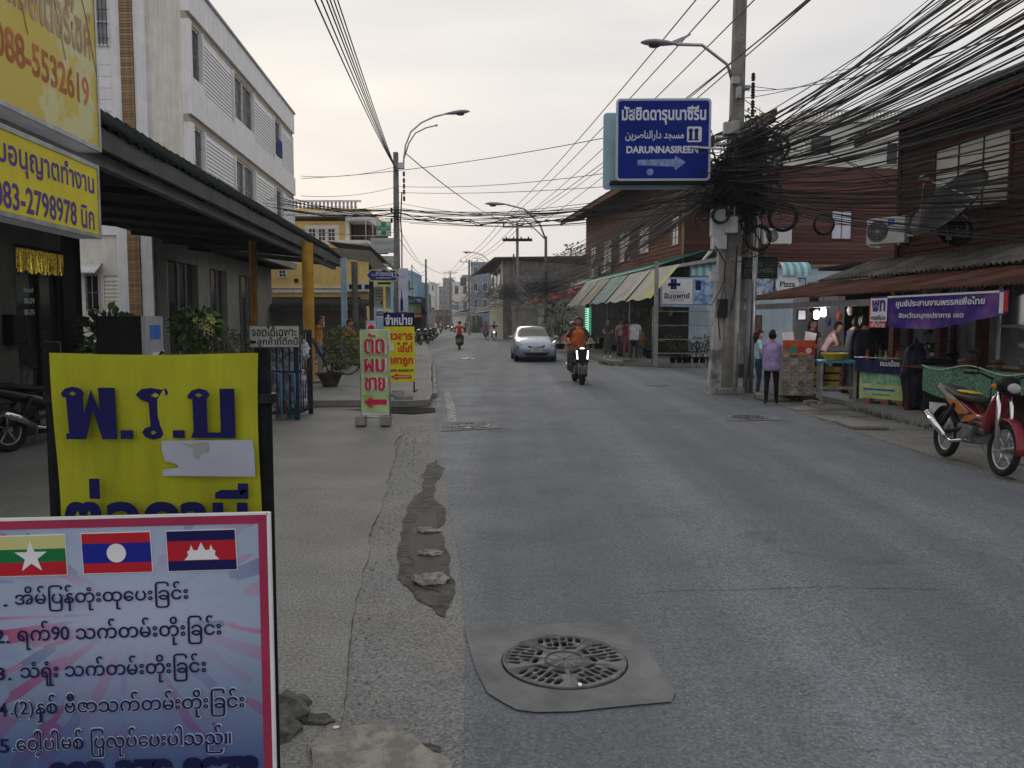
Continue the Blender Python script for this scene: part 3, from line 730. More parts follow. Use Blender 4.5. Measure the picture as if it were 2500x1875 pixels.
text(r2, 'ใบอนุญาตทำงาน', .09, .12, 1.5, .25, M_vio, bold=.02)
text(r2, '083-2798978 นิก', .09, -.155, 1.46, .19, M_vio, bold=.02)
B('bracket', M_dark, r2, -1.1, 1.1, .19, .5, -.0, .04)

# ---------------------------------------------------------------- dark green awning
aw = thing('awning', 'long dark green corrugated awning on posts along the pavement', 'awning', (0, 0, 0), TL)
M_green = mat('dark_green_sheet', (.008, .014, .012), .95, .25, 3, spec=.05)
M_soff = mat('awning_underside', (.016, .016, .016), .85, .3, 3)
A0, A1 = 3.0, 27.8
roof_sheets(aw, (-3.85, A0, 3.80), (-3.85, A1, 3.80), (-4.4, A1, 4.27), (-4.4, A0, 4.27), 22, M_green, .28, .035)
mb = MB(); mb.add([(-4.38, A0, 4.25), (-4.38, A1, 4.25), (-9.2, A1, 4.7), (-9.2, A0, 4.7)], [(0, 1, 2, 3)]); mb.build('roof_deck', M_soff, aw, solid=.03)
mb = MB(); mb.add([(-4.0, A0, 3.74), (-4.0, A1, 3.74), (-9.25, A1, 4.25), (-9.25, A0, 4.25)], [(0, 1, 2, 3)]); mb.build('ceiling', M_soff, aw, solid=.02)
M_fascia = mat('grey_fascia', (.085, .09, .085), .7, .15, 2, streak=.2)
B('fascia', M_fascia, aw, -3.93, -3.86, A0, A1, 3.55, 3.78)
B('beam', mat('grey_beam', (.16, .165, .16), .6, .15, 2, streak=.1), aw, -4.14, -4.02, A0, A1 - .2, 3.42, 3.56)
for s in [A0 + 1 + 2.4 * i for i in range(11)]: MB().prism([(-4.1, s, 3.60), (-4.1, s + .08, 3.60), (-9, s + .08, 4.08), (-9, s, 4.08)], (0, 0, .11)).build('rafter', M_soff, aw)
MB().prism([(-3.85, A1, 3.52), (-8.2, A1, 3.98), (-8.2, A1, 4.12), (-3.85, A1, 3.70)], (0, .08, 0)).build('end_beam', M_fascia, aw)
# posts
M_ochre = mat('ochre_post', (.48, .26, .03), .6, .15, 3, streak=.2)
def post(parent, px, py, r_, h, m, name='post', k=16):
    g = G(px, py); th_ = parent.rotation_euler.z if parent else 0
    v = Matrix.Rotation(-th_, 3, 'Z') @ g
    MB().lathe([(r_, 0), (r_, h)], (v.x, v.y, 0), k).build(name, m, parent); return g
gp = post(aw, 757, 947, .14, 3.6, M_ochre)
v = Matrix.Rotation(-TL, 3, 'Z') @ gp; B('post_plinth', M_conc, aw, v.x - .35, v.x + .35, v.y - .3, v.y + .3, 0, .19)
post(aw, 625, 935, .10, 3.9, mat('shaded_ochre_post', (.22, .12, .02), .7, .2, 3, streak=.3))  # darker ochre, with the shade under the awning painted into the colour
p_ = Matrix.Rotation(-TL, 3, 'Z') @ G(843, 915); B('post', mat('pale_blue_paint', (.30, .42, .52), .6, .1, 3, streak=.15), aw, p_.x - .085, p_.x + .085, p_.y - .085, p_.y + .085, 0, 3.62)
# ================================================================ LEFT SIDE, BEYOND THE AWNING
# yellow house behind
Yh = 46.0
yh = thing('yellow_house', 'yellow two-storey house with a balustraded roof behind the awnings', 'house')
M_yw = mat('yellow_wall', (.74, .55, .20), .85, .06, 2, .04, streak=.06)
x0, x1, z0, z1 = box_at(Yh, 560, 525, 862, 740)
xb = P(846, 600, Yh).x
B('wall', M_yw, yh, x0 - 6, xb, Yh, Yh + 9, .13, P(800, 540, Yh).z)
zz = lambda py: P(800, py, Yh).z
B('cornice', M_white, yh, x0 - 6, xb + 1.2, Yh - .5, Yh + 9, zz(530), zz(518)); B('parapet_band', M_yw, yh, x0 - 6, xb + 1.2, Yh - .3, Yh + 9, zz(518), zz(511))
B('rail', M_white, yh, x0 - 6, xb + .9, Yh - .25, Yh - .1, zz(494), zz(490))
bal = MB().lathe([(.05, 0), (.09, .12), (.05, .22), (.075, .34), (.05, .42)], k=6).mesh('baluster', mat('lilac_balusters', (.45, .42, .52), .8, .1, 3))
n = 34
for i in range(n):
    o = bpy.data.objects.new('baluster', bal); C.objects.link(o); o.parent = yh; o.location = (x0 + (xb + .8 - x0) * i / n, Yh - .18, zz(511)); o.scale.z = (zz(494) - zz(511)) / .42
x, xx, za, zb = box_at(Yh, 752, 557, 822, 590)
B('window_surround', M_white, yh, x - .15, xx + .15, Yh - .09, Yh - .002, za - .15, zb + .15)
for k in range(3):
    w_ = (xx - x) / 3
    window(yh, x + k * w_ + .04, x + (k + 1) * w_ - .04, za, zb, Yh - .09, M_glass, M_white, 2, 3)
# recessed balcony corner
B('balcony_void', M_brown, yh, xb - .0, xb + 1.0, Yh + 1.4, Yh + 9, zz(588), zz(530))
B('column', M_white, yh, xb - .02, xb + .2, Yh - .2, Yh, zz(588), zz(530))
B('balcony_floor', M_white, yh, xb - .3, xb + 1.3, Yh - .5, Yh + 2, zz(596), zz(588))
B('balcony_slab', M_white, yh, xb + .1, xb + 1.35, Yh - .45, Yh + 3, zz(541), zz(530))
for i in range(6): MB().lathe([(.04, 0), (.07, .15), (.04, .3)], (xb + .2 + i * .2, Yh - .4, zz(596) - .32), 6).build('baluster', M_white, yh)
B('lower_storey', M_yw, yh, x0 - 6, P(905, 700, Yh - 2).x, Yh - 2.2, Yh - .01, zz(728), zz(650))
B('white_band', M_white, yh, x0 - 6, P(905, 700, Yh - 2).x + .05, Yh - 2.3, Yh - 2.201, zz(718), zz(711)); B('white_band', M_white, yh, x0 - 6, P(905, 700, Yh - 2).x + .05, Yh - 2.32, Yh - 2.202, zz(708), zz(705))
x, xx, za, zb = box_at(Yh - 2.2, 680, 658, 700, 678); window(yh, x, xx, za, zb, Yh - 2.2, M_glass, M_white, 2, 2)
x, xx, za, zb = box_at(Yh - 2.2, 845, 690, 902, 712); B('balcony_panel', M_white, yh, x, xx, Yh - 2.6, Yh - 2.3, za, zb)
for k in range(3): B('balcony_opening', M_dark, yh, x + .25 + k * .42, x + .5 + k * .42, Yh - 2.62, Yh - 2.601, za + .12, zb - .12)
MB().lathe([(.12, -.03), (.12, .03)], (P(724, 690, Yh - 2.2).x, Yh - 2.25, zz(690)), 14, 'y').build('round_vent', M_brown, yh)
B('shop_front', M_shut, yh, x0 - 3, P(880, 700, Yh - 2).x, Yh - 2.0, Yh - 1.9, .13, zz(728))
# dark canopy and grey shutter wall under the yellow house
cn = thing('shop_canopy', 'dark sagging canopy in front of the yellow house', 'canopy')
corrugated(mb := MB(), (P(660, 748, 40).x, 40, P(1, 748, 40).z), (P(905, 748, 40).x, 40, P(1, 748, 40).z), (P(905, 730, 43).x, 43.5, P(1, 730, 43).z), (P(660, 728, 43).x, 43.5, P(1, 728, 43).z), .3, .02, sag=0)
mb.build('roof_sheet', M_soff, cn, solid=.02)
w_ = thing('shop_wall', 'plain grey-brown shutter wall behind the ochre post', 'wall')
B('shutter_wall', mat('brown_grey_wall', (.17, .155, .14), .85, .1, 1.5, streak=.15), w_, P(560, 800, 41).x, P(895, 800, 41).x, 41, 41.2, .13, P(1, 752, 41).z)
B('shutter_box', M_gf, w_, P(560, 800, 41).x, P(895, 800, 41).x, 40.9, 41.0, P(1, 757, 41).z, P(1, 748, 41).z)
B('white_meter', M_white, w_, P(853, 800, 40).x, P(862, 800, 40).x, 40.8, 40.9, P(1, 772, 41).z, P(1, 748, 41).z)
# second, curved canopy
c2 = thing('curved_canopy', 'grey curved metal canopy with a pale valance past the awning', 'canopy', (0, 0, 0), 0)
M_olive = mat('olive_grey_sheet', (.20, .195, .16), .7, .12, 2, streak=.2); M_olive_d = mat('dark_sheet', (.06, .062, .058), .7, .2, 3)
prof = [(968, 706), (940, 664), (905, 624), (890, 610), (800, 596)]
a = [P(px, py - 4, 30) for px, py in [(970, 668), (930, 632), (905, 607), (895, 601), (800, 591)]]
b_ = [P(px, py, 38) for px, py in [(985, 720), (965, 690), (945, 665), (935, 655), (850, 640)]]
vs = []
front = [P(800, 590, 30), P(903, 602, 30), P(935, 632, 30), P(966, 664, 30)]
back = [Vector((q.x - .6, 39, q.z)) for q in front]
for i in range(3): corrugated(mb := MB(), front[i], back[i], back[i + 1], front[i + 1], .3, .015); mb.build('roof_sheet', M_olive_d if i else M_olive, c2, solid=.02)
# valance facing the viewer
MB().prism([P(800, 604, 30), P(905, 612, 30), P(930, 640, 30), P(958, 668, 30), P(958, 690, 30), P(925, 676, 30), P(897, 637, 30), P(860, 633, 30), P(800, 632, 30)], (0, .1, 0)).build('valance', M_olive, c2)
MB().add([front[3], back[3], back[3] - Vector((0, 0, .35)), front[3] - Vector((0, 0, .35))], [(0, 1, 2, 3)]).build('side_valance', M_olive, c2, solid=.03)
M_gpost = mat('grey_green_post', (.11, .12, .115), .7, .15, 3, streak=.2)
for px, py, r_ in ((869, 893, .11), (909, 872, .10)):
    g = G(px, py, .13); MB().lathe([(r_, .13), (r_, P(px, 640, g.y).z)], (g.x, g.y, 0), 12).build('post', M_gpost, c2)
# pharmacy signs on a bracket
def face_sign(name, label, px0, py0, px1, py1, Y, m, frame=M_steel, depth=.15, rz=0, cat='sign', fw=.03, group=None):
    x0, x1, z0, z1 = box_at(Y, px0, py0, px1, py1); w, h = (x1 - x0) / 2, (z1 - z0) / 2
    r = thing(name, label, cat, ((x0 + x1) / 2, Y, (z0 + z1) / 2), rz, group)
    B('box', frame, r, -w, w, .0, depth, -h, h)
    B('face', m, r, -w + fw, w - fw, -.008, -.001, -h + fw, h - fw)
    return r, w, h
M_signw = mat('sign_white', (.62, .64, .62), .5, .05, 2); M_gcross = mat('pharmacy_green', (.02, .30, .16), .5, .08, 4)
r, w, h = face_sign('pharmacy_sign', 'white pharmacy box sign with a green cross high by the concrete pole', 919, 540, 954, 575, 40, M_signw)
B('cross', M_gcross, r, -.12, .12, -.02, -.009, -.32, .32); B('cross', M_gcross, r, -.33, .33, -.022, -.0095, -.10, .12)
text(r, 'ร้านขายยา', 0, .04, .56, .1, M_whitep, y=-.024); text(r, 'หมอ', 0, -.06, .18, .07, M_whitep, y=-.024)
for z in (h + .05, -h - .02): B('bracket', M_steel, r, -w - 1.3, w, .05, .09, z, z + .04)
r, w, h = face_sign('clinic_sign', 'pale grey clinic sign with two lines of writing under the green cross', 905, 581, 968, 617, 40, mat('sign_grey', (.46, .50, .50), .5, .05, 2))
M_gw = mat('grey_writing', (.20, .22, .23), .6, .05, 5)
text(r, 'พงศ์แพทย์', 0, .14, .95, .2, M_gw, y=-.01); text(r, 'ทวีเวชภัณฑ์', 0.05, -.2, 1.1, .2, M_gw, y=-.01)
r, w, h = face_sign('clinic_sign', 'lower pale sign half hidden behind the concrete pole', 928, 625, 975, 652, 40.3, M_signw); text(r, 'เปิดทำการ', 0, 0, .7, .18, M_gw, y=-.01)
mb = MB(); X = P(899, 560, 40).x
for dx in (0, .35): mb.tube([(X + dx - .3, 41, P(1, 590, 41).z - 1), (X + dx - .3, 41, P(1, 540, 41).z)], .02, 5)
tag(mb.build('sign_scaffold', M_steel, None), 'thin steel scaffold holding the pharmacy signs', 'scaffold')
# small white banners and ads
r, w, h = face_sign('advert_board', 'grey-white poster board between the two grey canopy posts', 912, 700, 953, 750, 36, M_signw, depth=.04); 
for k in range(4): B('printed_line', M_gw, r, -w * .7, w * (.2 + .1 * k), -.012, -.009, h * .6 - k * .14, h * .6 - k * .14 + .04)
B('printed_line', M_redp, r, -w * .2, w * .1, -.012, -.009, -.35, -.2)
r, w, h = face_sign('shop_placard', 'small white and violet placard above the yellow shop sign', 918, 752, 962, 778, 30, M_whitep, depth=.02); B('print', M_vio, r, -w * .9, w * .3, -.012, -.009, -h * .5, h * .4); text(r, 'บุญชัย', -w * .3, 0, .3, .13, M_whitep, y=-.013)
r, w, h = face_sign('tall_banner', 'tall pale lavender phone banner tied to the lamp pole', 973, 655, 996, 762, 29.3, mat('lavender_print', (.50, .52, .68), .6, .15, 1.5), depth=.01, rz=R(6)); 
text(r, 'บริการ', 0, h * .6, w * 1.4, .08, M_gw, y=-.01); MB().lathe([(.0, 0), (.045, .02), (.05, .4), (.02, .5), (.012, .75), (0.001, .8)], (-.06, -.02, -h + .03), 8).build('bottle_print', M_navy, r)
r, w, h = face_sign('small_notice', 'small white notice with red letters standing behind the haircut sign', 893, 782, 920, 806, 21, M_whitep, depth=.02); text(r, 'ห้ามจอด', 0, .06, .2, .07, M_redp, y=-.01); MB().lathe([(.09, -.01), (.09, 0)], (0, -.01, -.08), 16, 'y').build('red_disc', M_redp, r)
# light blue building and shop with a blue canopy
lb = thing('blue_building', 'light blue stepped building rising behind the lamp pole', 'building')
M_lb = mat('sky_blue_wall', (.25, .42, .58), .85, .06, 2, streak=.08)
x0, x1, z0, z1 = box_at(72, 980, 660, 1005, 800); B('wall', M_lb, lb, x0 - 3, x1, 72, 80, .13, z1)
x0, x1, z0, z1 = box_at(71.9, 980, 683, 1019, 800); B('wall', M_lb, lb, x0 - 3, x1, 71.5, 82, .13, z1)
for py in (700, 720): x, xx, za, zb = box_at(71.5, 999, py, 1012, py + 10); window(lb, x, xx, za, zb, 71.5, M_glass, M_white, 2, 1)
bc = thing('blue_canopy_shop', 'shop with a dark blue sloping canopy and printed panels beyond the pole', 'shop')
a, b_, c_, d_ = P(952, 712, 44), P(1046, 762, 44), P(1040, 757, 52), P(965, 712, 52)
pts = [P(960, 712, 60), P(1000, 722, 60), P(1030, 742, 60), P(1043, 765, 60)]
for i in range(3): corrugated(mb := MB(), pts[i], pts[i] + Vector((-1.0, 9, 0)), pts[i + 1] + Vector((-1.0, 9, 0)), pts[i + 1], .4, .02); mb.build('roof_sheet', mat('navy_sheet', (.02, .035, .10), .6, .2, 3), bc, solid=.03)
for a, b_, m_, tx in ((748 - 20, 740, mat('blue_panel', (.10, .22, .45), .5, .1, 2), 'อาหารตามสั่ง'), (742, 765, mat('green_panel', (.30, .45, .28), .5, .4, 1.2), ''), (766, 775, mat('red_panel', (.40, .05, .06), .5, .1, 2), 'โทร')):
    x0, x1, z0, z1 = box_at(61, 994, a, 1028 if tx != 'โทร' else 1032, b_); q = B('panel', m_, bc, x0, x1, 61, 61.06, z0, z1)
    if tx:
        rr = bpy.data.objects.new('lettering_panel', None); C.objects.link(rr); rr.parent = bc; rr.location = ((x0 + x1) / 2, 61, (z0 + z1) / 2); text(rr, tx, 0, 0, (x1 - x0) * .8, (z1 - z0) * .5, M_whitep, y=-.01)
B('wall', M_shopd, bc, P(960, 800, 62).x, P(1026, 800, 62).x, 62.3, 66, .13, P(1, 724, 62).z)
# street name sign of the lane
g = Vector((P(938, 700, 20.5).x, 20.5, .13))
sn = thing('street_name_sign', 'blue and yellow street name sign with the number 12 on a yellow pole', 'sign', g, 0)
M_sy = mat('sign_yellow', (.62, .56, .10), .5, .1, 3); M_sb = mat('sign_blue', (.02, .03, .24), .5, .1, 3)
sc_ = 20.5 / F
def pz(px, py): return ((px - 938) * sc_, P(938, py, 20.5).z - .13)
MB().lathe([(.035, 0), (.035, pz(0, 697)[1])], k=10).build('pole', M_sy, sn)
def hexa(i):
    return [pz(895 + i, 672), pz(905 + i * .6, 658 + i), pz(933, 658 + i), pz(938, 653 + i), pz(943, 658 + i), pz(967 - i * .6, 658 + i), pz(976 - i, 672), pz(967 - i * .6, 687 - i), pz(905 + i * .6, 687 - i)]
MB().prism([Vector((x, 0, z)) for x, z in hexa(0)], (0, .03, 0)).build('plate_border', M_sy, sn)
MB().prism([Vector((x, -.006, z)) for x, z in hexa(2.4)], (0, .005, 0)).build('plate', M_sb, sn)
q = bpy.data.objects.new('plate_writing', None); C.objects.link(q); q.parent = sn; q.location = (0, 0, pz(0, 672)[1])
text(q, 'สำโรงเหนือ', .0, .05, .42, .13, M_whitep, y=-.008); text(q, 'ซอย', -.27, .01, .1, .06, M_sy, y=-.008); text(q, '12', .27, .01, .11, .12, M_whitep, y=-.008); text(q, 'SOI SAMRONG NUEA 12', 0, -.07, .4, .035, M_whitep, y=-.008)
MB().prism([Vector((pz(px, py)[0], 0, pz(px, py)[1])) for px, py in [(918, 687), (958, 687), (955, 694), (945, 699), (931, 699), (921, 694)]], (0, .03, 0)).build('lower_plate', M_sy, sn)
B('lower_panel', M_dark, sn, pz(922, 0)[0], pz(954, 0)[0], -.006, 0, pz(0, 694)[1], pz(0, 689)[1])

# ---------------------------------------------------------------- cage with the parking sign
g0, g1 = G(648, 1028), G(735, 1024)
cg = thing('bottle_cage', 'dark blue barred cage filled with bags of empty bottles', 'cage', (g0.x, g0.y, .016), 0)
M_cage = mat('dark_blue_paint', (.02, .03, .055), .6, .3, 4)
W_, D_, H_ = g1.x - g0.x, .9, 1.50
for x in (0, W_): 
    for y in (0, D_): B('corner_post', M_cage, cg, x - .035, x + .035, y - .035, y + .035, 0, H_)
for y in (0, D_):
    for z in (.1, .78, H_ - .05): B('rail', M_cage, cg, .036, W_ - .036, y - .02, y + .02, z, z + .045)
for x in (0, W_):
    for z in (.1, .78, H_ - .05): B('rail', M_cage, cg, x - .02, x + .02, .036, D_ - .036, z, z + .045)
for i in range(1, 5): B('bar', M_cage, cg, W_ * i / 5 - .013, W_ * i / 5 + .013, -.035, -.021, .1, H_)
for i in range(1, 6): B('bar', M_cage, cg, W_ + .021, W_ + .034, D_ * i / 6 - .013, D_ * i / 6 + .013, .1, H_)
M_bag = mat('clear_plastic_bag', (.38, .41, .46), .3, .35, 12, .9, spec=.6, mix=(.35, .6)); rnd = random.Random(2)
for k, (x, z) in enumerate([(.14, .3), (.42, .28), (.16, .66), (.44, .68), (.28, 1.05), (.5, 1.1), (.12, 1.15)]):
    o = MB().blob((0, 0, 0), (.19, .2, .24), 4, .5, 7, k).build('plastic_bag', M_bag); o.location = (g0.x + x * W_ / .62, g0.y + .26 + rnd.uniform(0, .2), .05 + z); tag(o, 'tied clear bag of empty bottles heaped in the blue cage', 'bag', 'bags of bottles in the cage')
M_pvc = mat('blue_pvc', (.06, .25, .40), .5, .1, 4)
tag(MB().tube([(g0.x + .05, g0.y - .08, .95), (g0.x + .08, g0.y - .08, .82), (g0.x + .3, g0.y - .08, .80), (g0.x + .3, g0.y - .08, .02)], .017, 8).build('water_pipe', M_pvc), 'bent blue pipe at the near corner of the bottle cage', 'pipe')
tag(MB().tube([(g0.x + .38, g0.y - .08, .80), (g0.x + .52, g0.y - .08, .80), (g0.x + .52, g0.y - .07, .30)], .017, 8).build('water_pipe', M_pvc), 'short blue elbow pipe above the blue bucket', 'pipe')
r, w, h = face_sign('parking_sign', 'white hand-painted parking sign with black letters on top of the cage', 610, 795, 730, 848, 13.05, mat('dirty_white_board', (.47, .48, .45), .7, .12, 5, streak=.15), M_gpost, .02, fw=.008)
M_ink = mat('black_ink', (.012, .012, .012), .7, .1, 5)
text(r, 'จอดได้เฉพาะ', .0, .085, .74, .17, M_ink, bold=.015, y=-.009); text(r, 'ลูกค้าที่ตึกนี้', .055, -.09, .66, .17, M_ink, bold=.015, y=-.009)
poly(r, [(-.41, -.09), (-.36, -.045), (-.36, -.07), (-.30, -.07), (-.30, -.115), (-.36, -.115), (-.36, -.14)], M_ink, 'arrow', -.009)
def bucket(px, py, r_, h, m, lab, lid=None):
    g = G(px, py); t = thing('paint_bucket', lab, 'bucket', (g.x, g.y, .016), 0, 'paint buckets by the cage')
    MB().lathe([(r_ * .85, 0), (r_, h), (r_ * 1.05, h), (r_ * 1.05, h - .02), (r_ * .93, h), (r_ * .8, .02)], k=18).build('pail', m, t)
    MB().ring((0, 0, h * .86), (0, 0, 1), r_ * 1.0, .006, 18, 5).build('rim_band', lid or m, t)
bucket(664, 1024, .085, .17, M_whitep, 'small white paint bucket partly behind the banner post')
bucket(690, 1024, .105, .24, mat('orange_pail', (.45, .16, .05), .5, .4, 9, col2=(.55, .35, .22)), 'orange printed paint bucket, tallest beside the cage')
bucket(717, 1024, .10, .20, mat('cyan_pail', (.08, .32, .45), .5, .2, 9), 'light blue bucket at the corner of the cage', M_black)

# ---------------------------------------------------------------- haircut A-board
g = G(803, 1043)
hb = thing('haircut_sign', 'pale green standing haircut banner weighted with concrete blocks', 'sign', (g.x, g.y, .016), 0)
M_gb = mat('pale_green_banner', (.42, .58, .28), .6, .1, 1.5); M_mag = mat('crimson_print', (.55, .02, .10), .6, .08, 5); M_pinkp = mat('pale_edge_print', (.75, .66, .62), .6)
def hz(py): return P(803, py, g.y).z - .016
def hx(px): return (px - 803) * g.y / F
xl, xr = hx(886), hx(953)
MB().grid(lambda u, v: (xl + (xr - xl) * u, -.06 + .012 * math.sin(u * 7 + v * 3) + .05 * (v - .5), hz(1004) + (hz(806) - hz(1004)) * v), 10, 16).build('banner', M_gb, hb, solid=.004)
B('banner_hem', M_signw, hb, xl, xr, -.075, -.055, hz(1012), hz(1001))
MB().grid(lambda u, v: (xl + .002 + (xr - xl - .004) * u, -.076 + .012 * math.sin(u * 7 + v * 3) + .05 * (v - .5) * .3, hz(1002) + (hz(963) - hz(1002)) * v), 8, 3).build('banner_panel', mat('mid_green_banner', (.34, .50, .12), .6, .1, 2), hb, solid=.002)
for k, (ch, cz) in enumerate((('ตัด', 838), ('ผม', 891), ('ชาย', 936))):
    text(hb, ch, (xl + xr) / 2 + .005, hz(cz), (xr - xl) * .74, .33 if k == 0 else .215, M_pinkp, y=-.090, bold=.0, heavy=.028); text(hb, ch, (xl + xr) / 2 - .006, hz(cz), (xr - xl) * .70, .32 if k == 0 else .205, M_mag, y=-.096, bold=.0, heavy=.018)
zc = hz(980)
poly(hb, [(xl + .04, zc), (xl + .17, zc + .085), (xl + .17, zc + .04), (xr - .03, zc + .04), (xr - .03, zc - .04), (xl + .17, zc - .04), (xl + .17, zc - .085)], M_mag, 'arrow', -.10)
mb = MB()
for x in (xl - .012, xr + .005): mb.tube([(x, .0, .02), (x, -.02, hz(806))], .013, 6)
for z in (hz(806), hz(960), .14): mb.tube([(xl - .012, -.01, z), (xr + .005, -.01, z)], .011, 6)
mb.tube([(xl, 0, .3), (xr, .1, .14)], .012, 6); mb.build('frame', M_steel, hb)
blk = [(xl - .02, 1046), (xr - .06, 1049)]
for x, py in blk:
    B('concrete_block', M_conc, hb, x - .075, x + .075, -.12, .12, .02, .17, bevel=.015); B('timber_foot', M_teak_dark, hb, x - .06, x + .06, -.13, .13, .0, .019)
B('grey_board', M_gf, hb, xr - .12, xr - .0, .0, .02, .17, hz(1010))
# ---------------------------------------------------------------- rice sign
g = G(975, 958, .13)
rs = thing('rice_sign', 'tall yellow and navy sign advertising rice and eggs with a red arrow', 'sign', (g.x, g.y, .13), 0)
def qz(py): return P(975, py, g.y).z - .13
def qx(px): return (px - 975) * g.y / F
xa, xb2 = qx(938), qx(1013)
B('panel', mat('sign_yellow_bright', (.72, .62, .03), .5, .07, 2), rs, xa, xb2, 0, .03, qz(932), qz(797)); B('header', M_navy, rs, xa, xb2, -.003, .03, qz(797) + .001, qz(763))
M_redw = mat('vermilion_print', (.60, .07, .015), .6, .1, 5)
text(rs, 'จำหน่าย', (xa + xb2) / 2, qz(780), .58, .24, M_whitep, y=-.006, bold=.03)
text(rs, 'ข้าวสาร', (xa + xb2) / 2 - .02, qz(818), .64, .21, M_redw, y=-.003, bold=.05); text(rs, 'ไข่ไก่', (xa + xb2) / 2 + .12, qz(848), .34, .22, M_redw, y=-.003, bold=.04); text(rs, 'ราคาถูก', (xa + xb2) / 2 - .01, qz(884), .62, .2, M_redw, y=-.003, bold=.045)
text(rs, 'โทร.083-8668079', (xa + xb2) / 2 - .02, qz(904), .66, .07, M_ink, y=-.003, bold=.02)
MB().blob((xa + .17, -.01, qz(848)), (.055, .004, .09), 2, .2).build('egg_print', M_pinkp, rs)
zc = qz(920); poly(rs, [(xa + .14, zc), (xa + .3, zc + .075), (xa + .3, zc + .035), (xb2 - .07, zc + .035), (xb2 - .07, zc - .035), (xa + .3, zc - .035), (xa + .3, zc - .075)], M_redp, 'arrow', -.003)
poly(rs, [(xa + .22, zc - .006), (xb2 - .1, zc - .006), (xb2 - .1, zc + .006), (xa + .22, zc + .006)], M_whitep, 'arrow_writing', -.006)
mb = MB()
for x in (xa + .02, xb2 - .02): mb.box(x - .015, x + .015, .031, .06, 0, qz(765)); mb.box(x - .015, x + .015, .061, .5, 0, .03)
mb.build('frame', M_dark, rs)
for k, (px, py, L_) in enumerate(((965, 968, .3), (985, 974, .36), (972, 962, .2))):
    g_ = G(px, py, .13); o = B('brick_weight', M_conc, None, -L_ / 2, L_ / 2, -.1, .1, 0, .07, bevel=.01); o.location = (g_.x, g_.y, .135); o.rotation_euler.z = .2 * k; tag(o, ('flat grey brick under the foot of the rice sign', 'long dark brick lying in front of the rice sign', 'small brick behind the foot of the rice sign')[k], 'brick', 'bricks by the rice sign')

# ---------------------------------------------------------------- near banners on posts
def bx_w(px0, px1, Y): return P(px0, 937, Y).x, P(px1, 937, Y).x
Yb = 2.55
pb = thing('yellow_banner', 'yellow cloth banner with big navy letters tied between two dark posts', 'banner', (P(385, 1080, Yb).x, Yb, .016), 0)
def kz(py, Y=Yb): return P(385, py, Y).z - .016
def kx(px, Y=Yb): return P(px, 1080, Y).x - P(385, 1080, Y).x
M_yb = mat('yellow_banner_cloth', (.37, .385, .018), .7, .16, 2.2, .1, mix=(.3, .7), streak=.22); M_nb = mat('navy_letters', (.008, .008, .085), .7, .1, 6)
for px, nm in ((130, 'post'), (645, 'post')):
    MB().lathe([(.026, 0), (.026, kz(838 if px < 300 else 852)), (.02, kz(834 if px < 300 else 848)), (.001, kz(834 if px < 300 else 848))], (kx(px - 6), .03, 0), 14).build(nm, mat('black_iron_post', (.008, .009, .010), .8, .3, 8, .3, spec=.1), pb)
    MB().lathe([(.036, 0), (.036, .03)], (kx(px - 2), .03, kz(985)), 14).build('post_collar', M_dark, pb)
zt, zb_ = kz(861), kz(1420)
def wav(u, v): return -.012 + .010 * math.sin(u * 8.5 + .5 * v) + .006 * math.sin(u * 19) + .012 * math.sin(v * 4 + u * 3)
MB().grid(lambda u, v: (kx(138) + (kx(636) - kx(138)) * u + .004 * math.sin(v * 6), wav(u, v), zb_ + (zt - zb_) * v - .006 * math.sin(u * math.pi) * v), 30, 20).build('cloth', M_yb, pb, solid=.0015)
def letters(parent, body, px0, py0, px1, py1, m, y, bold, kx_, kz_, **k): return text(parent, body, (kx_(px0) + kx_(px1)) / 2, (kz_(py0) + kz_(py1)) / 2, abs(kx_(px1) - kx_(px0)), abs(kz_(py0) - kz_(py1)), m, y=y, bold=bold, **k)
# hand-cut heavy letters built as outlines: pho phan, ro ruea, bo baimai
def cut(pts, holes=()):
    mbq = MB(); y_ = -.036
    bm = bmesh.new()
    ed = []
    for loop in [pts] + list(holes):
        vs_ = [bm.verts.new((kx(a), y_, kz(b))) for a, b in loop]
        ed += [bm.edges.new((vs_[i], vs_[(i + 1) % len(vs_)])) for i in range(len(vs_))]
    bmesh.ops.triangle_fill(bm, use_beauty=True, use_dissolve=False, edges=ed)
    ex = bmesh.ops.extrude_face_region(bm, geom=bm.faces[:]); bmesh.ops.translate(bm, verts=[v for v in ex['geom'] if isinstance(v, bmesh.types.BMVert)], vec=(0, -.0015, 0))
    me = bpy.data.meshes.new('letter'); bm.to_mesh(me); bm.free(); me.materials.append(M_nb)
    o = bpy.data.objects.new('letter', me); C.objects.link(o); o.parent = pb; return o
def zc2(x, y): return (x / 2.37, 550 + y / 2.37)        # crop coordinates to photograph pixels
dia = lambda cx, cy, w, h: [zc2(cx - w, cy), zc2(cx, cy - h), zc2(cx + w, cy), zc2(cx, cy + h)]
cut([zc2(*p) for p in [(403, 965), (425, 940), (470, 928), (515, 940), (533, 965), (525, 990), (528, 1085), (572, 945), (620, 1075), (613, 935), (708, 935), (712, 1228), (628, 1228), (580, 1062), (535, 1228), (422, 1228), (424, 1195), (440, 1195), (430, 992), (408, 985)]], [dia(469, 968, 22, 13)])
cut([zc2(*p) for p in [(733, 1177), (803, 1177), (803, 1227), (733, 1227)]]); cut([zc2(*p) for p in [(1030, 1177), (1097, 1177), (1097, 1222), (1030, 1220)]])
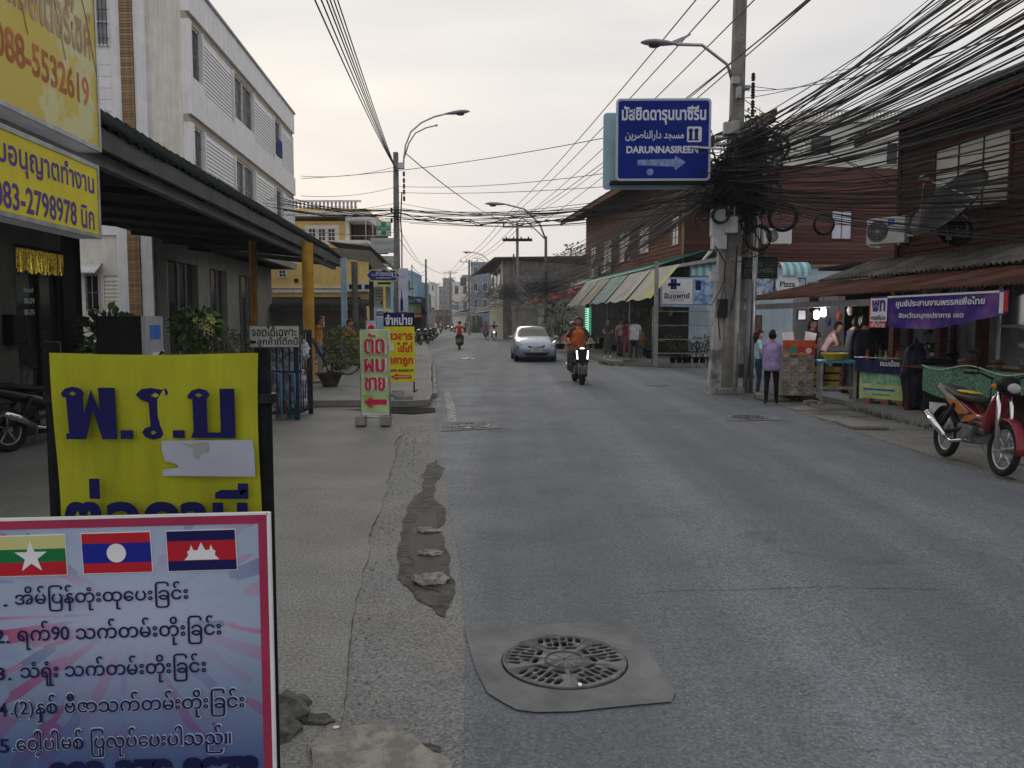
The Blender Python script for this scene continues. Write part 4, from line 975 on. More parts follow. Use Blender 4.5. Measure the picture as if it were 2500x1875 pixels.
cut([zc2(*p) for p in [(826, 975), (860, 942), (915, 936), (975, 945), (1000, 938), (1012, 965), (992, 992), (975, 990), (980, 1165), (980, 1200), (960, 1222), (915, 1230), (872, 1215), (856, 1190), (872, 1165), (905, 1155), (898, 1020), (850, 1000)]], [dia(917, 1190, 22, 14), [zc2(905, 978), zc2(940, 962), zc2(960, 978), zc2(940, 992)]])
cut([zc2(*p) for p in [(1120, 980), (1145, 950), (1185, 938), (1230, 950), (1247, 975), (1228, 1000), (1228, 1190), (1303, 1190), (1303, 940), (1387, 940), (1387, 1222), (1133, 1220), (1150, 1180), (1147, 1000), (1125, 998)]], [dia(1183, 977, 22, 13)])
letters(pb, 'ต่อภาษี', 165, 1163, 615, 1335, M_nb, -.036, .02, kx, kz, heavy=.008)
# torn white sticker
mb = MB(); tp = [zc2(*p) for p in [(968, 1235), (1485, 1230), (1495, 1300), (1497, 1440), (1200, 1437), (968, 1435), (972, 1400), (1062, 1388), (1050, 1368), (985, 1350), (968, 1290)]]
mb.prism([Vector((kx(a), -.042, kz(b))) for a, b in tp], (0, -.001, 0)); mb.build('torn_sticker', mat('white_sticker', (.36, .38, .46), .6, .06, 4), pb)
mb = MB(); mb.prism([Vector((kx(a), -.0435, kz(b))) for a, b in [zc2(*p) for p in [(1087, 1246), (1140, 1258), (1165, 1245), (1235, 1240), (1237, 1295), (1190, 1305), (1178, 1337), (1160, 1335), (1145, 1305), (1160, 1285)]]], (0, -.001, 0)); mb.build('tear', M_steel, pb)
for px in (142, 405, 632): MB().tube([(kx(px), .0, kz(861)), (kx(px) - .01, .03, kz(856)), (kx(px - 8), .0, kz(866))], .004, 5).build('tie', M_black, pb)
# low poster in front
Yp = 2.38
lp = thing('low_poster', 'pale poster with three flags, Burmese writing and a pink border below the yellow banner', 'poster', (P(330, 1500, Yp).x, Yp, .016), R(0))
def jx(px): return P(px, 1500, Yp).x - P(330, 1500, Yp).x
def jz(py, px=330): return P(330, py, Yp).z - .016
SK = -.041 * -1
xl_, xr_ = jx(-330), jx(660); zt_ = jz(1261); zbt = jz(2110)
def pm():
    m = mat('poster_art', (.50, .58, .72), .5, .1, 1.0)
    n, l = m.node_tree.nodes, m.node_tree.links; b = n['Principled BSDF']
    t = n.new('ShaderNodeTexCoord'); mp_ = n.new('ShaderNodeMapping'); mp_.inputs['Location'].default_value = (.0, 0, -.75); l.new(t.outputs['Object'], mp_.inputs[0])
    sx = n.new('ShaderNodeSeparateXYZ'); l.new(mp_.outputs[0], sx.inputs[0])
    at = n.new('ShaderNodeMath'); at.operation = 'ARCTAN2'; l.new(sx.outputs['X'], at.inputs[0]); l.new(sx.outputs['Z'], at.inputs[1])
    ln = n.new('ShaderNodeVectorMath'); ln.operation = 'LENGTH'; l.new(mp_.outputs[0], ln.inputs[0])
    cb = n.new('ShaderNodeCombineXYZ'); ma = n.new('ShaderNodeMath'); ma.operation = 'MULTIPLY'; ma.inputs[1].default_value = 6; l.new(at.outputs[0], ma.inputs[0])
    mr = n.new('ShaderNodeMath'); mr.operation = 'MULTIPLY'; mr.inputs[1].default_value = 3; l.new(ln.outputs['Value'], mr.inputs[0])
    l.new(ma.outputs[0], cb.inputs[0]); l.new(mr.outputs[0], cb.inputs[1])
    vo = n.new('ShaderNodeTexVoronoi'); vo.distance = 'CHEBYCHEV'; vo.inputs['Scale'].default_value = 1.6; l.new(cb.outputs[0], vo.inputs['Vector'])
    hs = n.new('ShaderNodeValToRGB'); els = hs.color_ramp.elements
    els[0].position = 0; els[0].color = (.42, .05, .15, 1); els[1].position = 1; els[1].color = (.30, .38, .54, 1)
    for p, c in ((.12, (.44, .22, .36, 1)), (.22, (.32, .40, .56, 1)), (.7, (.34, .42, .56, 1)), (.78, (.05, .06, .24, 1)), (.84, (.31, .39, .54, 1))): q = els.new(p); q.color = c
    se = n.new('ShaderNodeSeparateXYZ'); l.new(vo.outputs['Color'], se.inputs[0]); l.new(se.outputs['X'], hs.inputs[0])
    gr_ = n.new('ShaderNodeMapRange'); gr_.inputs['From Min'].default_value = .08; gr_.inputs['From Max'].default_value = .42; l.new(ln.outputs['Value'], gr_.inputs['Value'])
    mx_ = n.new('ShaderNodeMix'); mx_.data_type = 'RGBA'; mx_.inputs['A'].default_value = (.42, .48, .66, 1)
    mf = n.new('ShaderNodeMath'); mf.operation = 'MULTIPLY'; mf.inputs[1].default_value = 1.0; l.new(gr_.outputs[0], mf.inputs[0]); l.new(mf.outputs[0], mx_.inputs['Factor']); l.new(hs.outputs[0], mx_.inputs['B'])
    zs = n.new('ShaderNodeSeparateXYZ'); l.new(t.outputs['Object'], zs.inputs[0]); zr = n.new('ShaderNodeMapRange'); zr.inputs['From Min'].default_value = .28; zr.inputs['From Max'].default_value = .72; zr.inputs['To Min'].default_value = .92; zr.inputs['To Max'].default_value = 0; l.new(zs.outputs['Z'], zr.inputs['Value'])
    mz = n.new('ShaderNodeMix'); mz.data_type = 'RGBA'; mz.inputs['B'].default_value = (.05, .09, .24, 1); l.new(zr.outputs[0], mz.inputs['Factor']); l.new(mx_.outputs['Result'], mz.inputs['A']); l.new(mz.outputs['Result'], b.inputs['Base Color']); return m
MBp = MB(); MBp.prism([(xl_, 0, zbt), (xr_, 0, zbt), (xr_, 0, zt_ + SK * xr_ * 0 + .006), (xl_, 0, zt_ - .026)], (0, .012, 0)); MBp.build('panel', pm(), lp)
M_bord = mat('pink_border', (.36, .035, .09), .6, .08, 4)
mb = MB(); mb.prism([(xl_, -.0, zt_ - .026), (xr_ - .03, 0, zt_ + .005), (xr_ - .03, 0, zt_ - .021), (xl_, 0, zt_ - .052)], (0, -.0015, 0)); mb.prism([(xr_ - .03, 0, zbt), (xr_ - .004, 0, zbt), (xr_ - .004, 0, zt_ + .006), (xr_ - .03, 0, zt_ + .005)], (0, -.0015, 0)); mb.build('border', M_bord, lp)
MB().prism([(xr_ - .0035, -.002, zbt), (xr_ + .006, -.002, zbt), (xr_ + .006, -.002, zt_ + .012), (xr_ - .0035, -.002, zt_ + .012)], (0, .014, 0)).build('edge_strip', M_whitep, lp)
MB().prism([(xl_, -.002, zt_ - .026), (xr_, -.002, zt_ + .0065), (xr_, -.002, zt_ + .013), (xl_, -.002, zt_ - .018)], (0, .014, 0)).build('edge_strip', M_whitep, lp)
for x in (jx(-250), jx(645)): B('leg', M_dark, lp, x - .012, x + .012, .013, .04, -.016, zt_ - .03)
fk = .033
def flag(cx_, cy_, bands, nm):
    w, h = .1035, .061
    cx0, cz0 = jx(cx_), jz(cy_); r_ = bpy.data.objects.new(nm, None); C.objects.link(r_); r_.parent = lp; r_.location = (cx0, 0, cz0); r_.rotation_euler = (0, -.03, 0)
    y = h
    tot = sum(b[0] for b in bands); z = h
    MB().box(-w - .003, w + .003, -.0022, -.001, -h - .003, h + .003).build('flag_edge', M_whitep, r_)
    for k, m_ in bands: B('stripe', m_, r_, -w, w, -.004, -.0023, z - 2 * h * k / tot, z); z -= 2 * h * k / tot
    return r_
fy, fg, fr_, fb, fn = [mat(n_, c_, .6, .05, 3) for n_, c_ in (('flag_yellow', (.58, .58, .25)), ('flag_green', (.01, .17, .055)), ('flag_red', (.47, .015, .03)), ('flag_blue', (.01, .02, .28)), ('flag_navy', (.008, .01, .09)))]
q = flag(85, 1356, [(1, fy), (1, fg), (1, fr_)], 'myanmar_flag')
pts = []
for i in range(10): a_ = math.pi / 2 + i * math.pi / 5; rr = .052 if i % 2 == 0 else .02; pts.append((rr * math.cos(a_), rr * math.sin(a_) - .004))
poly(q, pts, M_whitep, 'star', -.005)
q = flag(292, 1349, [(1, fr_), (2, fb), (1, fr_)], 'laos_flag'); MB().lathe([(.029, -.006), (.029, -.0045)], k=28, axis='y').build('disc', M_whitep, q)
q = flag(498, 1343, [(1, fn), (2, fr_), (1, fn)], 'cambodia_flag')
poly(q, [(-.053, -.028), (-.040, -.014), (-.043, -.002), (-.036, .002), (-.030, .018), (-.024, .002), (-.012, .001), (0, .026), (.012, .001), (.024, .002), (.030, .018), (.036, .002), (.043, -.002), (.040, -.014), (.053, -.028)], M_whitep, 'temple', -.005)
my = [('အိမ်ြပန်တုံးထုေပးြခင်း', 40, 1424, 462, 1488), ('ရက်90 သက်တမ်းတိုးြခင်း', 42, 1508, 540, 1578), ('သံရုံး သက်တမ်းတိုးြခင်း', 44, 1600, 500, 1668), ('.(2)နှစ် ဗီဇာသက်တမ်းတိုးြခင်း', 14, 1687, 592, 1756), ('.ေဝါ့ပါမစ် ြပုလုပ်ေပးပါသည်။', 16, 1775, 556, 1845)]
M_nbl = mat('navy_small_letters', (.01, .012, .07), .7, .1, 6); M_halo = mat('white_halo_print', (.42, .49, .64), .6, .05, 4)
for k, (b, a0, b0, a1, b1) in enumerate(my):
    if k > 2: letters(lp, b, a0 - 3, b0 - 3, a1 + 3, b1 + 3, M_halo, -.0015, .045, jx, jz, skew=.035, depth=.0003)
    letters(lp, b, a0, b0, a1, b1, M_nbl, -.0035, .012, jx, jz, skew=.035, depth=.0005)
    letters(lp, str(k + 1) + ('.' if k < 3 else ''), -16, b0 + 28, 22 if k < 3 else 8, b1 - 8, M_nbl, -.0035, .012, jx, jz, depth=.0005)
letters(lp, '083-279-8978', 100, 1850, 624, 1915, M_nbl, -.0035, .075, jx, jz, skew=.035, depth=.0005)
# ================================================================ RIGHT SIDE
th = TR
# ---------- near wooden house (upper storey) and its lean-to roofs
def RW(t, s): return L2W(t, s, 0, TR)
nh = thing('wooden_house', 'dark red wooden house with a big white window above the market stall', 'house', (0, 0, 0), TR)
tN, sN = 11.15, 16.7
def sR(t, px): return t / math.tan(math.atan((px - PX0) / F) + TR)
h0, h1 = sR(tN, 2452), sR(tN, 2265)
planks(nh, 2.0, sN, 3.05, 6.1, tN, .13, M_teak_dark, [(h0 - .05, h1 + .05, 3.78, 5.28)], 'y', seed=1)
B('wall_core', M_teak_dark, nh, tN, tN + .15, 2, sN, 3.0, 6.2)
B('end_wall', M_teak_dark, nh, tN + .15, tN + 7, sN - .15, sN, 3.0, 6.2)
planks(nh, tN, tN + 6, 3.1, 6.1, sN, .13, M_teak_dark, [], 'x', out=1, seed=2)
B('corner_board', M_teak_dark, nh, tN - .06, tN + .02, sN - .02, sN + .08, 3.0, 6.2)
window(nh, h0, h1, 3.82, 5.24, tN, mat('cream_pane', (.56, .54, .46), .3, .06, 2, spec=.5), M_teak_dark, 3, 3, 'y', -1)
window(nh, 4.5, h0 - 1.4, 3.82, 5.24, tN, MATS['cream_pane'], M_teak_dark, 3, 3, 'y', -1)
# eave and corrugated roof
ze = 5.83
roof_sheets(nh, (tN - .85, 2.0, ze), (tN - .85, sN + .7, ze), (tN + 2, sN + .7, ze + 1.3), (tN + 2, 2.0, ze + 1.3), 14, mat('old_roof_sheet', (.05, .048, .05), .85, .3, 3, streak=.2), .2, .03)
B('eave_board', M_teak_dark, nh, tN - .78, tN - .73, 2, sN + .65, ze - .20, ze - .03)
MB().prism([(tN - .73, 2, ze - .06), (tN, 2, ze + .2), (tN, sN + .65, ze + .2), (tN - .73, sN + .65, ze - .06)], (0, 0, .02)).build('soffit', M_soff, nh)
for s in [2.5 + i * .9 for i in range(15)]: MB().prism([(tN - .8, s, ze - .16), (tN, s, ze + .08), (tN, s, ze + .2), (tN - .8, s, ze - .06)], (0, .06, 0)).build('rafter', M_teak_dark, nh)
# lean-to roofs over the stalls: grey upper sheets, rusty lower sheets
st = thing('market_shelter', 'market shelter with rusty and grey corrugated roofs over the stalls', 'shelter', (0, 0, 0), TR)
M_rust = mat('rusty_sheet', (.135, .058, .042), .8, .35, 1.6, .1, rnd=.2, streak=.25); M_greysh = mat('grey_old_sheet', (.15, .14, .13), .85, .3, 2, .1, rnd=.15, streak=.3)
Lc = lambda v: Matrix.Rotation(-TR, 3, 'Z') @ v
te = 8.25; a = Vector((te, 18.8, 2.17)); b2 = Vector((te, 3.5, 2.17))
roof_sheets(st, a, b2, Vector((10.0, 3.5, 2.56)), Vector((10.0, 18.5, 2.56)), 17, M_rust, .09, .02, jit=.07)
roof_sheets(st, Vector((9.9, 17.9, 2.62)), Vector((9.9, 3.5, 2.62)), Vector((tN + .1, 3.5, 3.12)), Vector((tN + .1, sN + 1.0, 3.12)), 14, M_greysh, .14, .03, jit=.05)
B('gutter_beam', M_steel, st, te + .12, te + .2, 12.2, 18.6, 1.94, 2.06)
B('purlin', M_teak_dark, st, te + 1.4, te + 1.5, 4, 18.3, 2.33, 2.44)
for k, px in enumerate((1815, 1985, 2185, 2300, 2400)):
    s = sR(9.6, px)
    if k == 0:
        g = G(1815, 922); v = Lc(g); MB().lathe([(.17, 0), (.13, .9), (.12, 1.6), (.125, 3.6)], (v.x, v.y, 0), 14).build('round_column', M_pole, st); MB().lathe([(.33, 0), (.3, .05), (.14, .45)], (v.x, v.y, 0), 12).build('column_foot', M_black, st)
    else: B('post', M_teak_dark, st, 9.55, 9.70, s, s + .14, .15, 2.35)
B('back_wall', mat('translucent_sheet_wall', (.20, .22, .23), .6, .3, 1.5, streak=.4), st, 12.9, 12.96, 15.2, 24, .15, 2.9)
B('inner_wall', M_shopd, st, 12.9, 12.96, 8.5, 14.3, .15, 3)
B('upper_floor', M_soff, st, tN - .1, 17, 3, 20, 3.0, 3.08)
B('side_wall', M_shopd, st, te + 3.1, te + 8, 19.6, 19.7, .15, 2.6)
B('back_panel', M_white, st, te + 1.6, te + 3.0, 19.0, 19.05, .9, 2.3)
for s in (15.4, 17, 18.6, 20.2): B('wall_stud', M_teak_dark, st, 12.8, 12.89, s, s + .1, .15, 2.9)
# purple party banner under the eave
c0, c1 = P(2122, 700, 16), P(2465, 700, 16)
sb0, sb1 = sR(te + .04, 2124), sR(te + .04, 2462)
cc = L2W(te + .04, (sb0 + sb1) / 2, 1.86, TR)
pbn = thing('party_banner', 'purple party banner with white writing hung under the rusty eave', 'banner', cc, TR - R(90))
hw = abs(sb0 - sb1) / 2
M_purp = mat('purple_banner_cloth', (.045, .02, .20), .55, .3, 1.2, col2=(.20, .09, .30), mix=(.5, .66)); 
def pbf(u, v):
    x = -hw + 2 * hw * u; s_ = .05 * math.sin(math.pi * min(1, u * 1.05)) ; lift = max(0, (u - .52)) * .36
    return (x, -.02 + .015 * math.sin(u * 15 + v * 3), -.27 - s_ * (1 - v) + lift * (1 - v) + .50 * v + (0 if v < 1 else 0) - (lift) * v * .0)
MB().grid(lambda u, v: pbf(u, v * (1)), 40, 6).build('cloth', M_purp, pbn, solid=.002)
B('logo_panel', M_whitep, pbn, -hw + .04, -hw + .52, -.045, -.042, -.2, .2); B('red_strip', M_redp, pbn, -hw + .0, -hw + .5, -.045, -.042, -.31, -.205); B('edge_strip', M_redp, pbn, -hw - .0, -hw + .035, -.045, -.042, -.2, .2); B('edge_strip', M_redp, pbn, hw - .08, hw - .0, -.045, -.04, -.07, .2); B('edge_strip', M_whitep, pbn, hw - .16, hw - .085, -.045, -.04, -.09, .2)
B('top_hem', M_whitep, pbn, -hw + .53, hw - .17, -.045, -.042, .195, .225)
text(pbn, 'พท', -hw + .28, .07, .40, .2, M_vio, y=-.047, bold=.05); text(pbn, 'พรรคเพื่อไทย', -hw + .28, -.13, .42, .1, M_navy, y=-.047, bold=.02); text(pbn, 'เพื่อไทย', -hw + .27, -.25, .4, .1, M_whitep, y=-.047, bold=.02)
text(pbn, 'ศูนย์ประสานงานพรรคเพื่อไทย', .17, .085, 1.75 * hw * .72, .15, M_whitep, y=-.047, bold=.025); text(pbn, 'จังหวัดสมุทรปราการ เขต', -.0, -.115, hw * .95, .11, M_whitep, y=-.047, bold=.02)
# ---------- house B : corner wooden house
Bc = P(1668, 600, 34.0); tB = Bc.x * math.cos(TR) + Bc.y * math.sin(TR); sB0 = -Bc.x * math.sin(TR) + Bc.y * math.cos(TR); sB1 = sB0 + 17.6
hb_ = thing('wooden_house', 'long brown wooden house over the corner shop with a row of tall pale windows', 'house', (0, 0, 0), TR)
zB = lambda py, px: P(px, py, L2W(tB, sR(tB, px), 0, TR).y).z
wins = []
for px0, px1, py0, py1 in ((1637, 1655, 525, 600), (1558, 1583, 556, 620), (1510, 1537, 566, 640), (1472, 1493, 586, 650), (1441, 1455, 601, 665)):
    pm_ = (px0 + px1) / 2; wins.append((sR(tB, px1), sR(tB, px0), zB(py1, pm_), zB(py0, pm_)))
planks(hb_, sB0, sB1, 4.2, 8.2, tB, .18, M_teak, wins, 'y', seed=4)
B('wall_core', M_teak_dark, hb_, tB + .01, tB + .15, sB0, sB1, 4.2, 8.3)
xsw = []
Y2 = 34.0
def lxB(px): v = P(px, 600, Y2 + .0); return v.x * math.cos(TR) + v.y * math.sin(TR) 
# wall across the lane side, facing the viewer
B('wall_core', M_teak_dark, hb_, tB + .15, tB + 10.5, sB0 + .01, sB0 + .2, 4.1, 8.3)
def tOn(px):     # lateral position on the cross wall s = sB0 at column px
    a_ = math.atan((px - PX0) / F) + TR; return sB0 * math.tan(a_)
zC = lambda px, py: P(px, py, L2W(tOn(px), sB0, 0, TR).y).z
w2 = [(tOn(1838), tOn(1852), zC(1845, 586), zC(1845, 510)), (tOn(2018), tOn(2070), zC(2045, 586), zC(2045, 512)), (tOn(1733), tOn(1762), zC(1745, 600), zC(1745, 500))]
planks(hb_, tB + .02, tB + 10.5, 4.25, 8.2, sB0, .17, wood('red_teak', (.095, .040, .032), .35), w2, 'x', seed=9)
for k, (a0, a1, b0, b1) in enumerate(wins): window(hb_, a0, a1, b0, b1, tB, M_pale, M_teak_light, 2, 4, 'y', -1)
for a0, a1, b0, b1 in w2: window(hb_, a0, a1, b0, b1, sB0, mat('blue_white_pane', (.55, .58, .68), .3, .05, 2), M_teak_dark, 2, 2, 'x', -1)
B('corner_board', M_teak_light, hb_, tB - .05, tB + .02, sB0 - .06, sB0 + .03, 4.1, 8.2)
# roof with deep eave
zr = 8.15
roof_sheets(hb_, (tB - 1.4, sB0 - 2.2, zr), (tB - 1.4, sB1 + 1.6, zr), (tB + 3, sB1 + 1.6, zr + 1.9), (tB + 3, sB0 - 2.2, zr + 1.9), 18, mat('brown_roof_sheet', (.10, .085, .075), .85, .25, 2), .2, .03)
B('barge_board', M_teak, hb_, tB - 1.38, tB - 1.33, sB0 - 2.1, sB1 + 1.5, zr - .26, zr - .04)
MB().prism([(tB - 1.33, sB0 - 2, zr - .1), (tB, sB0 - 2, zr + .1), (tB, sB1 + 1.5, zr + .1), (tB - 1.33, sB1 + 1.5, zr - .1)], (0, 0, .03)).build('soffit', M_teak_dark, hb_)
MB().prism([(tB - 1.36, sB0 - 2.15, zr - .22), (tB + 3, sB0 - 2.15, zr + 1.65), (tB + 3, sB0 - 2.15, zr + 1.87), (tB - 1.36, sB0 - 2.15, zr - .02)], (0, .06, 0)).build('barge_board', M_teak_dark, hb_)
# far end face of the roof: lighter barge
MB().prism([(tB - 1.36, sB1 + 1.55, zr - .22), (tB + 3, sB1 + 1.55, zr + 1.65), (tB + 3, sB1 + 1.55, zr + 1.87), (tB - 1.36, sB1 + 1.55, zr - .02)], (0, .06, 0)).build('barge_board', M_teak, hb_)
# grey lean-to in front of the cross wall and the pale blue storey under it
B('lower_storey', mat('pale_blue_wall', (.42, .52, .60), .8, .08, 2, streak=.12), hb_, tB + .3, tB + 10.5, sB0 + .02, sB0 + .3, .16, 4.1)
B('ledge', M_teak_light, hb_, tB + 2.2, tB + 10.4, sB0 - .12, sB0 - .01, 4.02, 4.12)
B('inner_wall', M_dark, hb_, tB + .02, tB + .3, sB0, sB1, .16, 4.2)
# a small roof seen between the two wooden houses
roof_sheets(hb_, P(1905, 402, 30), P(2190, 418, 27), P(2190, 405, 30), P(1900, 385, 33), 4, M_greysh, .2, .02)
hb_ = hb_
# green canopy of the corner shop
gc = thing('corner_shop_canopy', 'green metal canopy along the corner shop with posts at the kerb', 'canopy', (0, 0, 0), TR)
M_gm = mat('green_sheet', (.03, .17, .12), .5, .2, 2, rnd=.12); zg = 4.0
tG = tB - 2.2; sG0 = sB0 - 1.9
roof_sheets(gc, (tG, sG0, zg - .28), (tG, sB1 - .5, zg - .45), (tB - .05, sB1 - .5, zg + .32), (tB - .05, sG0 - .6, zg + .42), 14, M_gm, .25, .03)
MB().prism([(tG + .02, sG0, zg - .40), (tB + 1.8, sG0 - .5, zg + .25), (tB + 1.8, sG0 - .5, zg + .40), (tG + .02, sG0, zg - .28)], (0, .07, 0)).build('front_rafter', M_steel, gc)
roof_sheets(gc, (tB - .05, sG0 - .6, zg + .40), (tB - .05, sB0, zg + .40), (tB + 2.0, sB0, zg + .30), (tB + 2.0, sG0 - .9, zg + .34), 3, M_gm, .25, .03)
pcp = G(1600, 892, .16); v = Lc(pcp); B('post', M_steel, gc, v.x - .06, v.x + .06, v.y - .06, v.y + .06, .16, zg - .3)
for q in range(1, 5): s = v.y + q * 3.6; MB().tube([(tG + .2, s, .16), (tG + .2, s, zg - .35)], .035, 6).build('post', M_steel, gc)
tb_ = []
cols_ = [('yellow_tarp', (.42, .40, .20)), ('grey_tarp', (.36, .36, .31)), ('pale_tarp', (.40, .40, .35)), ('teal_tarp', (.20, .30, .28)), ('khaki_tarp', (.34, .32, .22))]
edges = [(1548, 1460 + 0), ]
tps = [(1572, 1466, 'broad pale tarp with a yellow corner hung at the corner of the canopy', 0), (1500, 1424, 'pale grey tarp hung second from the corner post', 2), (1440, 1382, 'teal corrugated flap hung third along the canopy', 3), (1395, 1362, 'narrow khaki tarp hung fourth along the canopy', 4), (1370, 1336, 'pale tarp at the far end of the green canopy', 1)]
sq = v.y + .2
for k, (L_, lab, ci) in enumerate(((3.2, tps[0][2], 0), (3.1, tps[1][2], 2), (2.9, tps[2][2], 3), (2.2, tps[3][2], 4), (2.8, tps[4][2], 1))):
    s0 = sq + sum((3.2, 3.1, 2.9, 2.2, 2.8)[:k]); m_ = mat(cols_[ci][0], cols_[ci][1], .7, .15, 1.2, .1, streak=.15)
    if ci == 0: m_ = mat('yellow_grey_tarp', (.46, .44, .13), .7, .1, .6, col2=(.40, .39, .33), mix=(.42, .52), streak=.1)
    o = MB().grid(lambda u, w: (tG - .05 - 1.05 * (1 - w) + .04 * math.sin(u * 9), s0 + .06 + (L_ - .12) * u, 2.45 + .12 * k * 0 + 1.2 * w - .10 * math.sin(u * math.pi) * math.sin(w * math.pi) + .04 * math.sin(u * 11) * (1 - w)), 16, 8).build('tarp', m_, None, solid=.006)
    o.rotation_euler.z = TR; tag(o, lab, 'tarp', 'tarps along the green canopy')
# hospital banner facing the viewer
x0_, x1_, z0_, z1_ = box_at(31.4, 1611, 676, 1744, 748)
hbn = thing('hospital_banner', 'pale blue hospital banner with a dark cross between the canopy posts', 'banner', ((x0_ + x1_) / 2, 31.4, (z0_ + z1_) / 2), 0)
w, h = (x1_ - x0_) / 2, (z1_ - z0_) / 2
MB().grid(lambda u, v_: (-w + 2 * w * u, .01 * math.sin(u * 14), -h + 2 * h * v_ - .02 * math.sin(u * 3.1)), 20, 4).build('cloth', mat('hospital_cloth', (.42, .52, .72), .6, .1, 1.0), hbn, solid=.003)
B('photo_print', mat('blue_photo_print', (.10, .25, .50), .5, .8, 4, col2=(.45, .60, .75), mix=(.4, .6)), hbn, w * .22, w * .98, -.05, -.035, -h * .85, h * .8); B('navy_block', M_navy, hbn, w * .3, w * .5, -.055, -.051, h * .1, h * .75); B('white_panel', M_whitep, hbn, -w * .94, w * .2, -.045, -.03, -h * .85, h * .85)
for a0, a1, b0, b1 in ((-.62, -.55, .15, .85), (-.72, -.30, .38, .58), (-.50, -.44, .15, .85)): B('cross', M_navy, hbn, a0 * w, (a1 + .04) * w, -.05, -.046, b0 * h, b1 * h)
text(hbn, 'โรงพยาบาล', -w * .4, 0, w * .55, .1, M_gw, y=-.047); text(hbn, 'สินแพทย์', -w * .38, -h * .28, w * .95, .22, M_navy, y=-.047, bold=.03); text(hbn, 'เทพารักษ์', -w * .38, -h * .56, w * .55, .1, M_gw, y=-.047)
# blue striped awning and pizza boards on the lane side
M_cy, M_cw = mat('aqua_stripe', (.15, .42, .46), .6, .1, 3), mat('pale_stripe', (.50, .62, .65), .6, .1, 3)
for lab, px0, px1, Yq, g_ in (('aqua striped awning above the hospital banner', 1680, 1741, 32.6, 7), ('aqua striped awning behind the dark green mosque sign', 1898, 1968, 29.5, 8)):
    t = thing('striped_awning', lab, 'awning', (0, 0, 0), 0, 'aqua striped awnings')
    xa_, xb_, za_, zb_ = box_at(Yq, px0, 640, px1, 675)
    for i in range(g_):
        u0_ = xa_ + (xb_ - xa_) * i / g_; w_ = (xb_ - xa_) / g_
        MB().grid(lambda u, v_: (u0_ + w_ * u, Yq - .0 - .6 * math.sin(v_ * 1.57), zb_ - (zb_ - za_) * (1 - math.cos(v_ * 1.57))), 1, 6).build('stripe', M_cy if i % 2 else M_cw, t, solid=.01)
r, w, h = face_sign('food_board', 'blue and white printed food board behind the pole cluster', 1830, 676, 1893, 722, 29.2, mat('food_print', (.10, .20, .42), .5, .6, 5, col2=(.55, .60, .68), mix=(.42, .55)), M_navy, .05)
r, w, h = face_sign('pizza_board', 'pizza board with white lettering under the striped awning', 1890, 678, 1968, 716, 29.0, mat('pizza_print', (.12, .28, .50), .5, .5, 4, col2=(.40, .52, .62)), M_navy, .05)
MB().lathe([(.42, -.02), (.42, -.012)], (-.1, -.0, .02), 24, 'y').build('oval_print', M_whitep, r); text(r, 'Pizza', -.1, .05, .55, .2, M_navy, y=-.024, bold=.02)
# ---------- pale building with balustrade behind
pale = thing('pale_building', 'cream building with a balustraded roof terrace behind the cables', 'building')
Yc = 52.
zp = lambda py: P(2000, py, Yc).z
xa_ = P(1967, 300, Yc).x; xz = P(2260, 300, Yc).x
M_cr2 = mat('cream_yellow_wall', (.68, .62, .42), .8, .06, 2, streak=.08); M_cr3 = mat('grey_cream_wall', (.50, .51, .47), .8, .06, 2, streak=.12)
B('wall', M_cr3, pale, xa_, xz, Yc, Yc + 10, 0, zp(296))
MB().prism([(xa_ - .01, Yc, 0), (xa_ - .01, Yc, zp(305)), (P(1890, 300, Yc + 9).x, Yc + 9, zp(305)), (P(1890, 300, Yc + 9).x, Yc + 9, 0)], (.0, .05, 0)).build('side_wall', M_cr2, pale)
B('terrace_band', M_cream, pale, xa_ - .3, xz, Yc - .3, Yc + 9, zp(300), zp(291))
B('rail', M_cream, pale, xa_ - .2, xz, Yc - .2, Yc - .02, zp(274), zp(270))
blm = MB().lathe([(.07, 0), (.13, .18), (.07, .33), (.10, .5)], k=6).mesh('baluster', M_cream)
for i in range(34):
    o = bpy.data.objects.new('baluster', blm); C.objects.link(o); o.parent = pale; o.location = (xa_ + (xz - xa_) * i / 34, Yc - .1, zp(291)); o.scale = (.8, .8, (zp(274) - zp(291)) / .5)
for i in range(18):
    o = bpy.data.objects.new('baluster', blm); C.objects.link(o); o.parent = pale; q = Vector((xa_, Yc)).lerp(Vector((P(1880, 300, Yc + 9).x, Yc + 9)), i / 18); o.location = (q.x - .1, q.y, zp(291)); o.scale = (.8, .8, (zp(274) - zp(291)) / .5)
MB().prism([(xa_ - .15, Yc, zp(274)), (P(1880, 300, Yc + 9).x - .15, Yc + 9, zp(274)), (P(1880, 300, Yc + 9).x - .0, Yc + 9, zp(274)), (xa_, Yc, zp(274))], (0, 0, .12)).build('rail', M_brown, pale)
for px0, px1, py0, py1 in ((1980, 2028, 332, 372), (2165, 2190, 350, 400)):
    x, xx, za, zb = box_at(Yc, px0, py0, px1, py1); window(pale, x, xx, za, zb, Yc, M_glass, M_dark, 3, 2, bars=8)
fl = thing('flag', 'small red white and blue flag on the roof of the pale building', 'flag', P(1875, 300, 58), 0)
MB().tube([(-.6, 0, -1.5), (-.6, 0, 1.1)], .03, 5).build('pole', M_steel, fl)
for k, m_ in enumerate((M_redp, M_whitep, MATS['flag_blue'], M_whitep, M_redp)): MB().grid(lambda u, v_: (-.55 + 1.1 * u, .05 * math.sin(u * 6), .7 - k * .14 - .14 * v_), 6, 1).build('stripe', m_, fl, solid=.01)
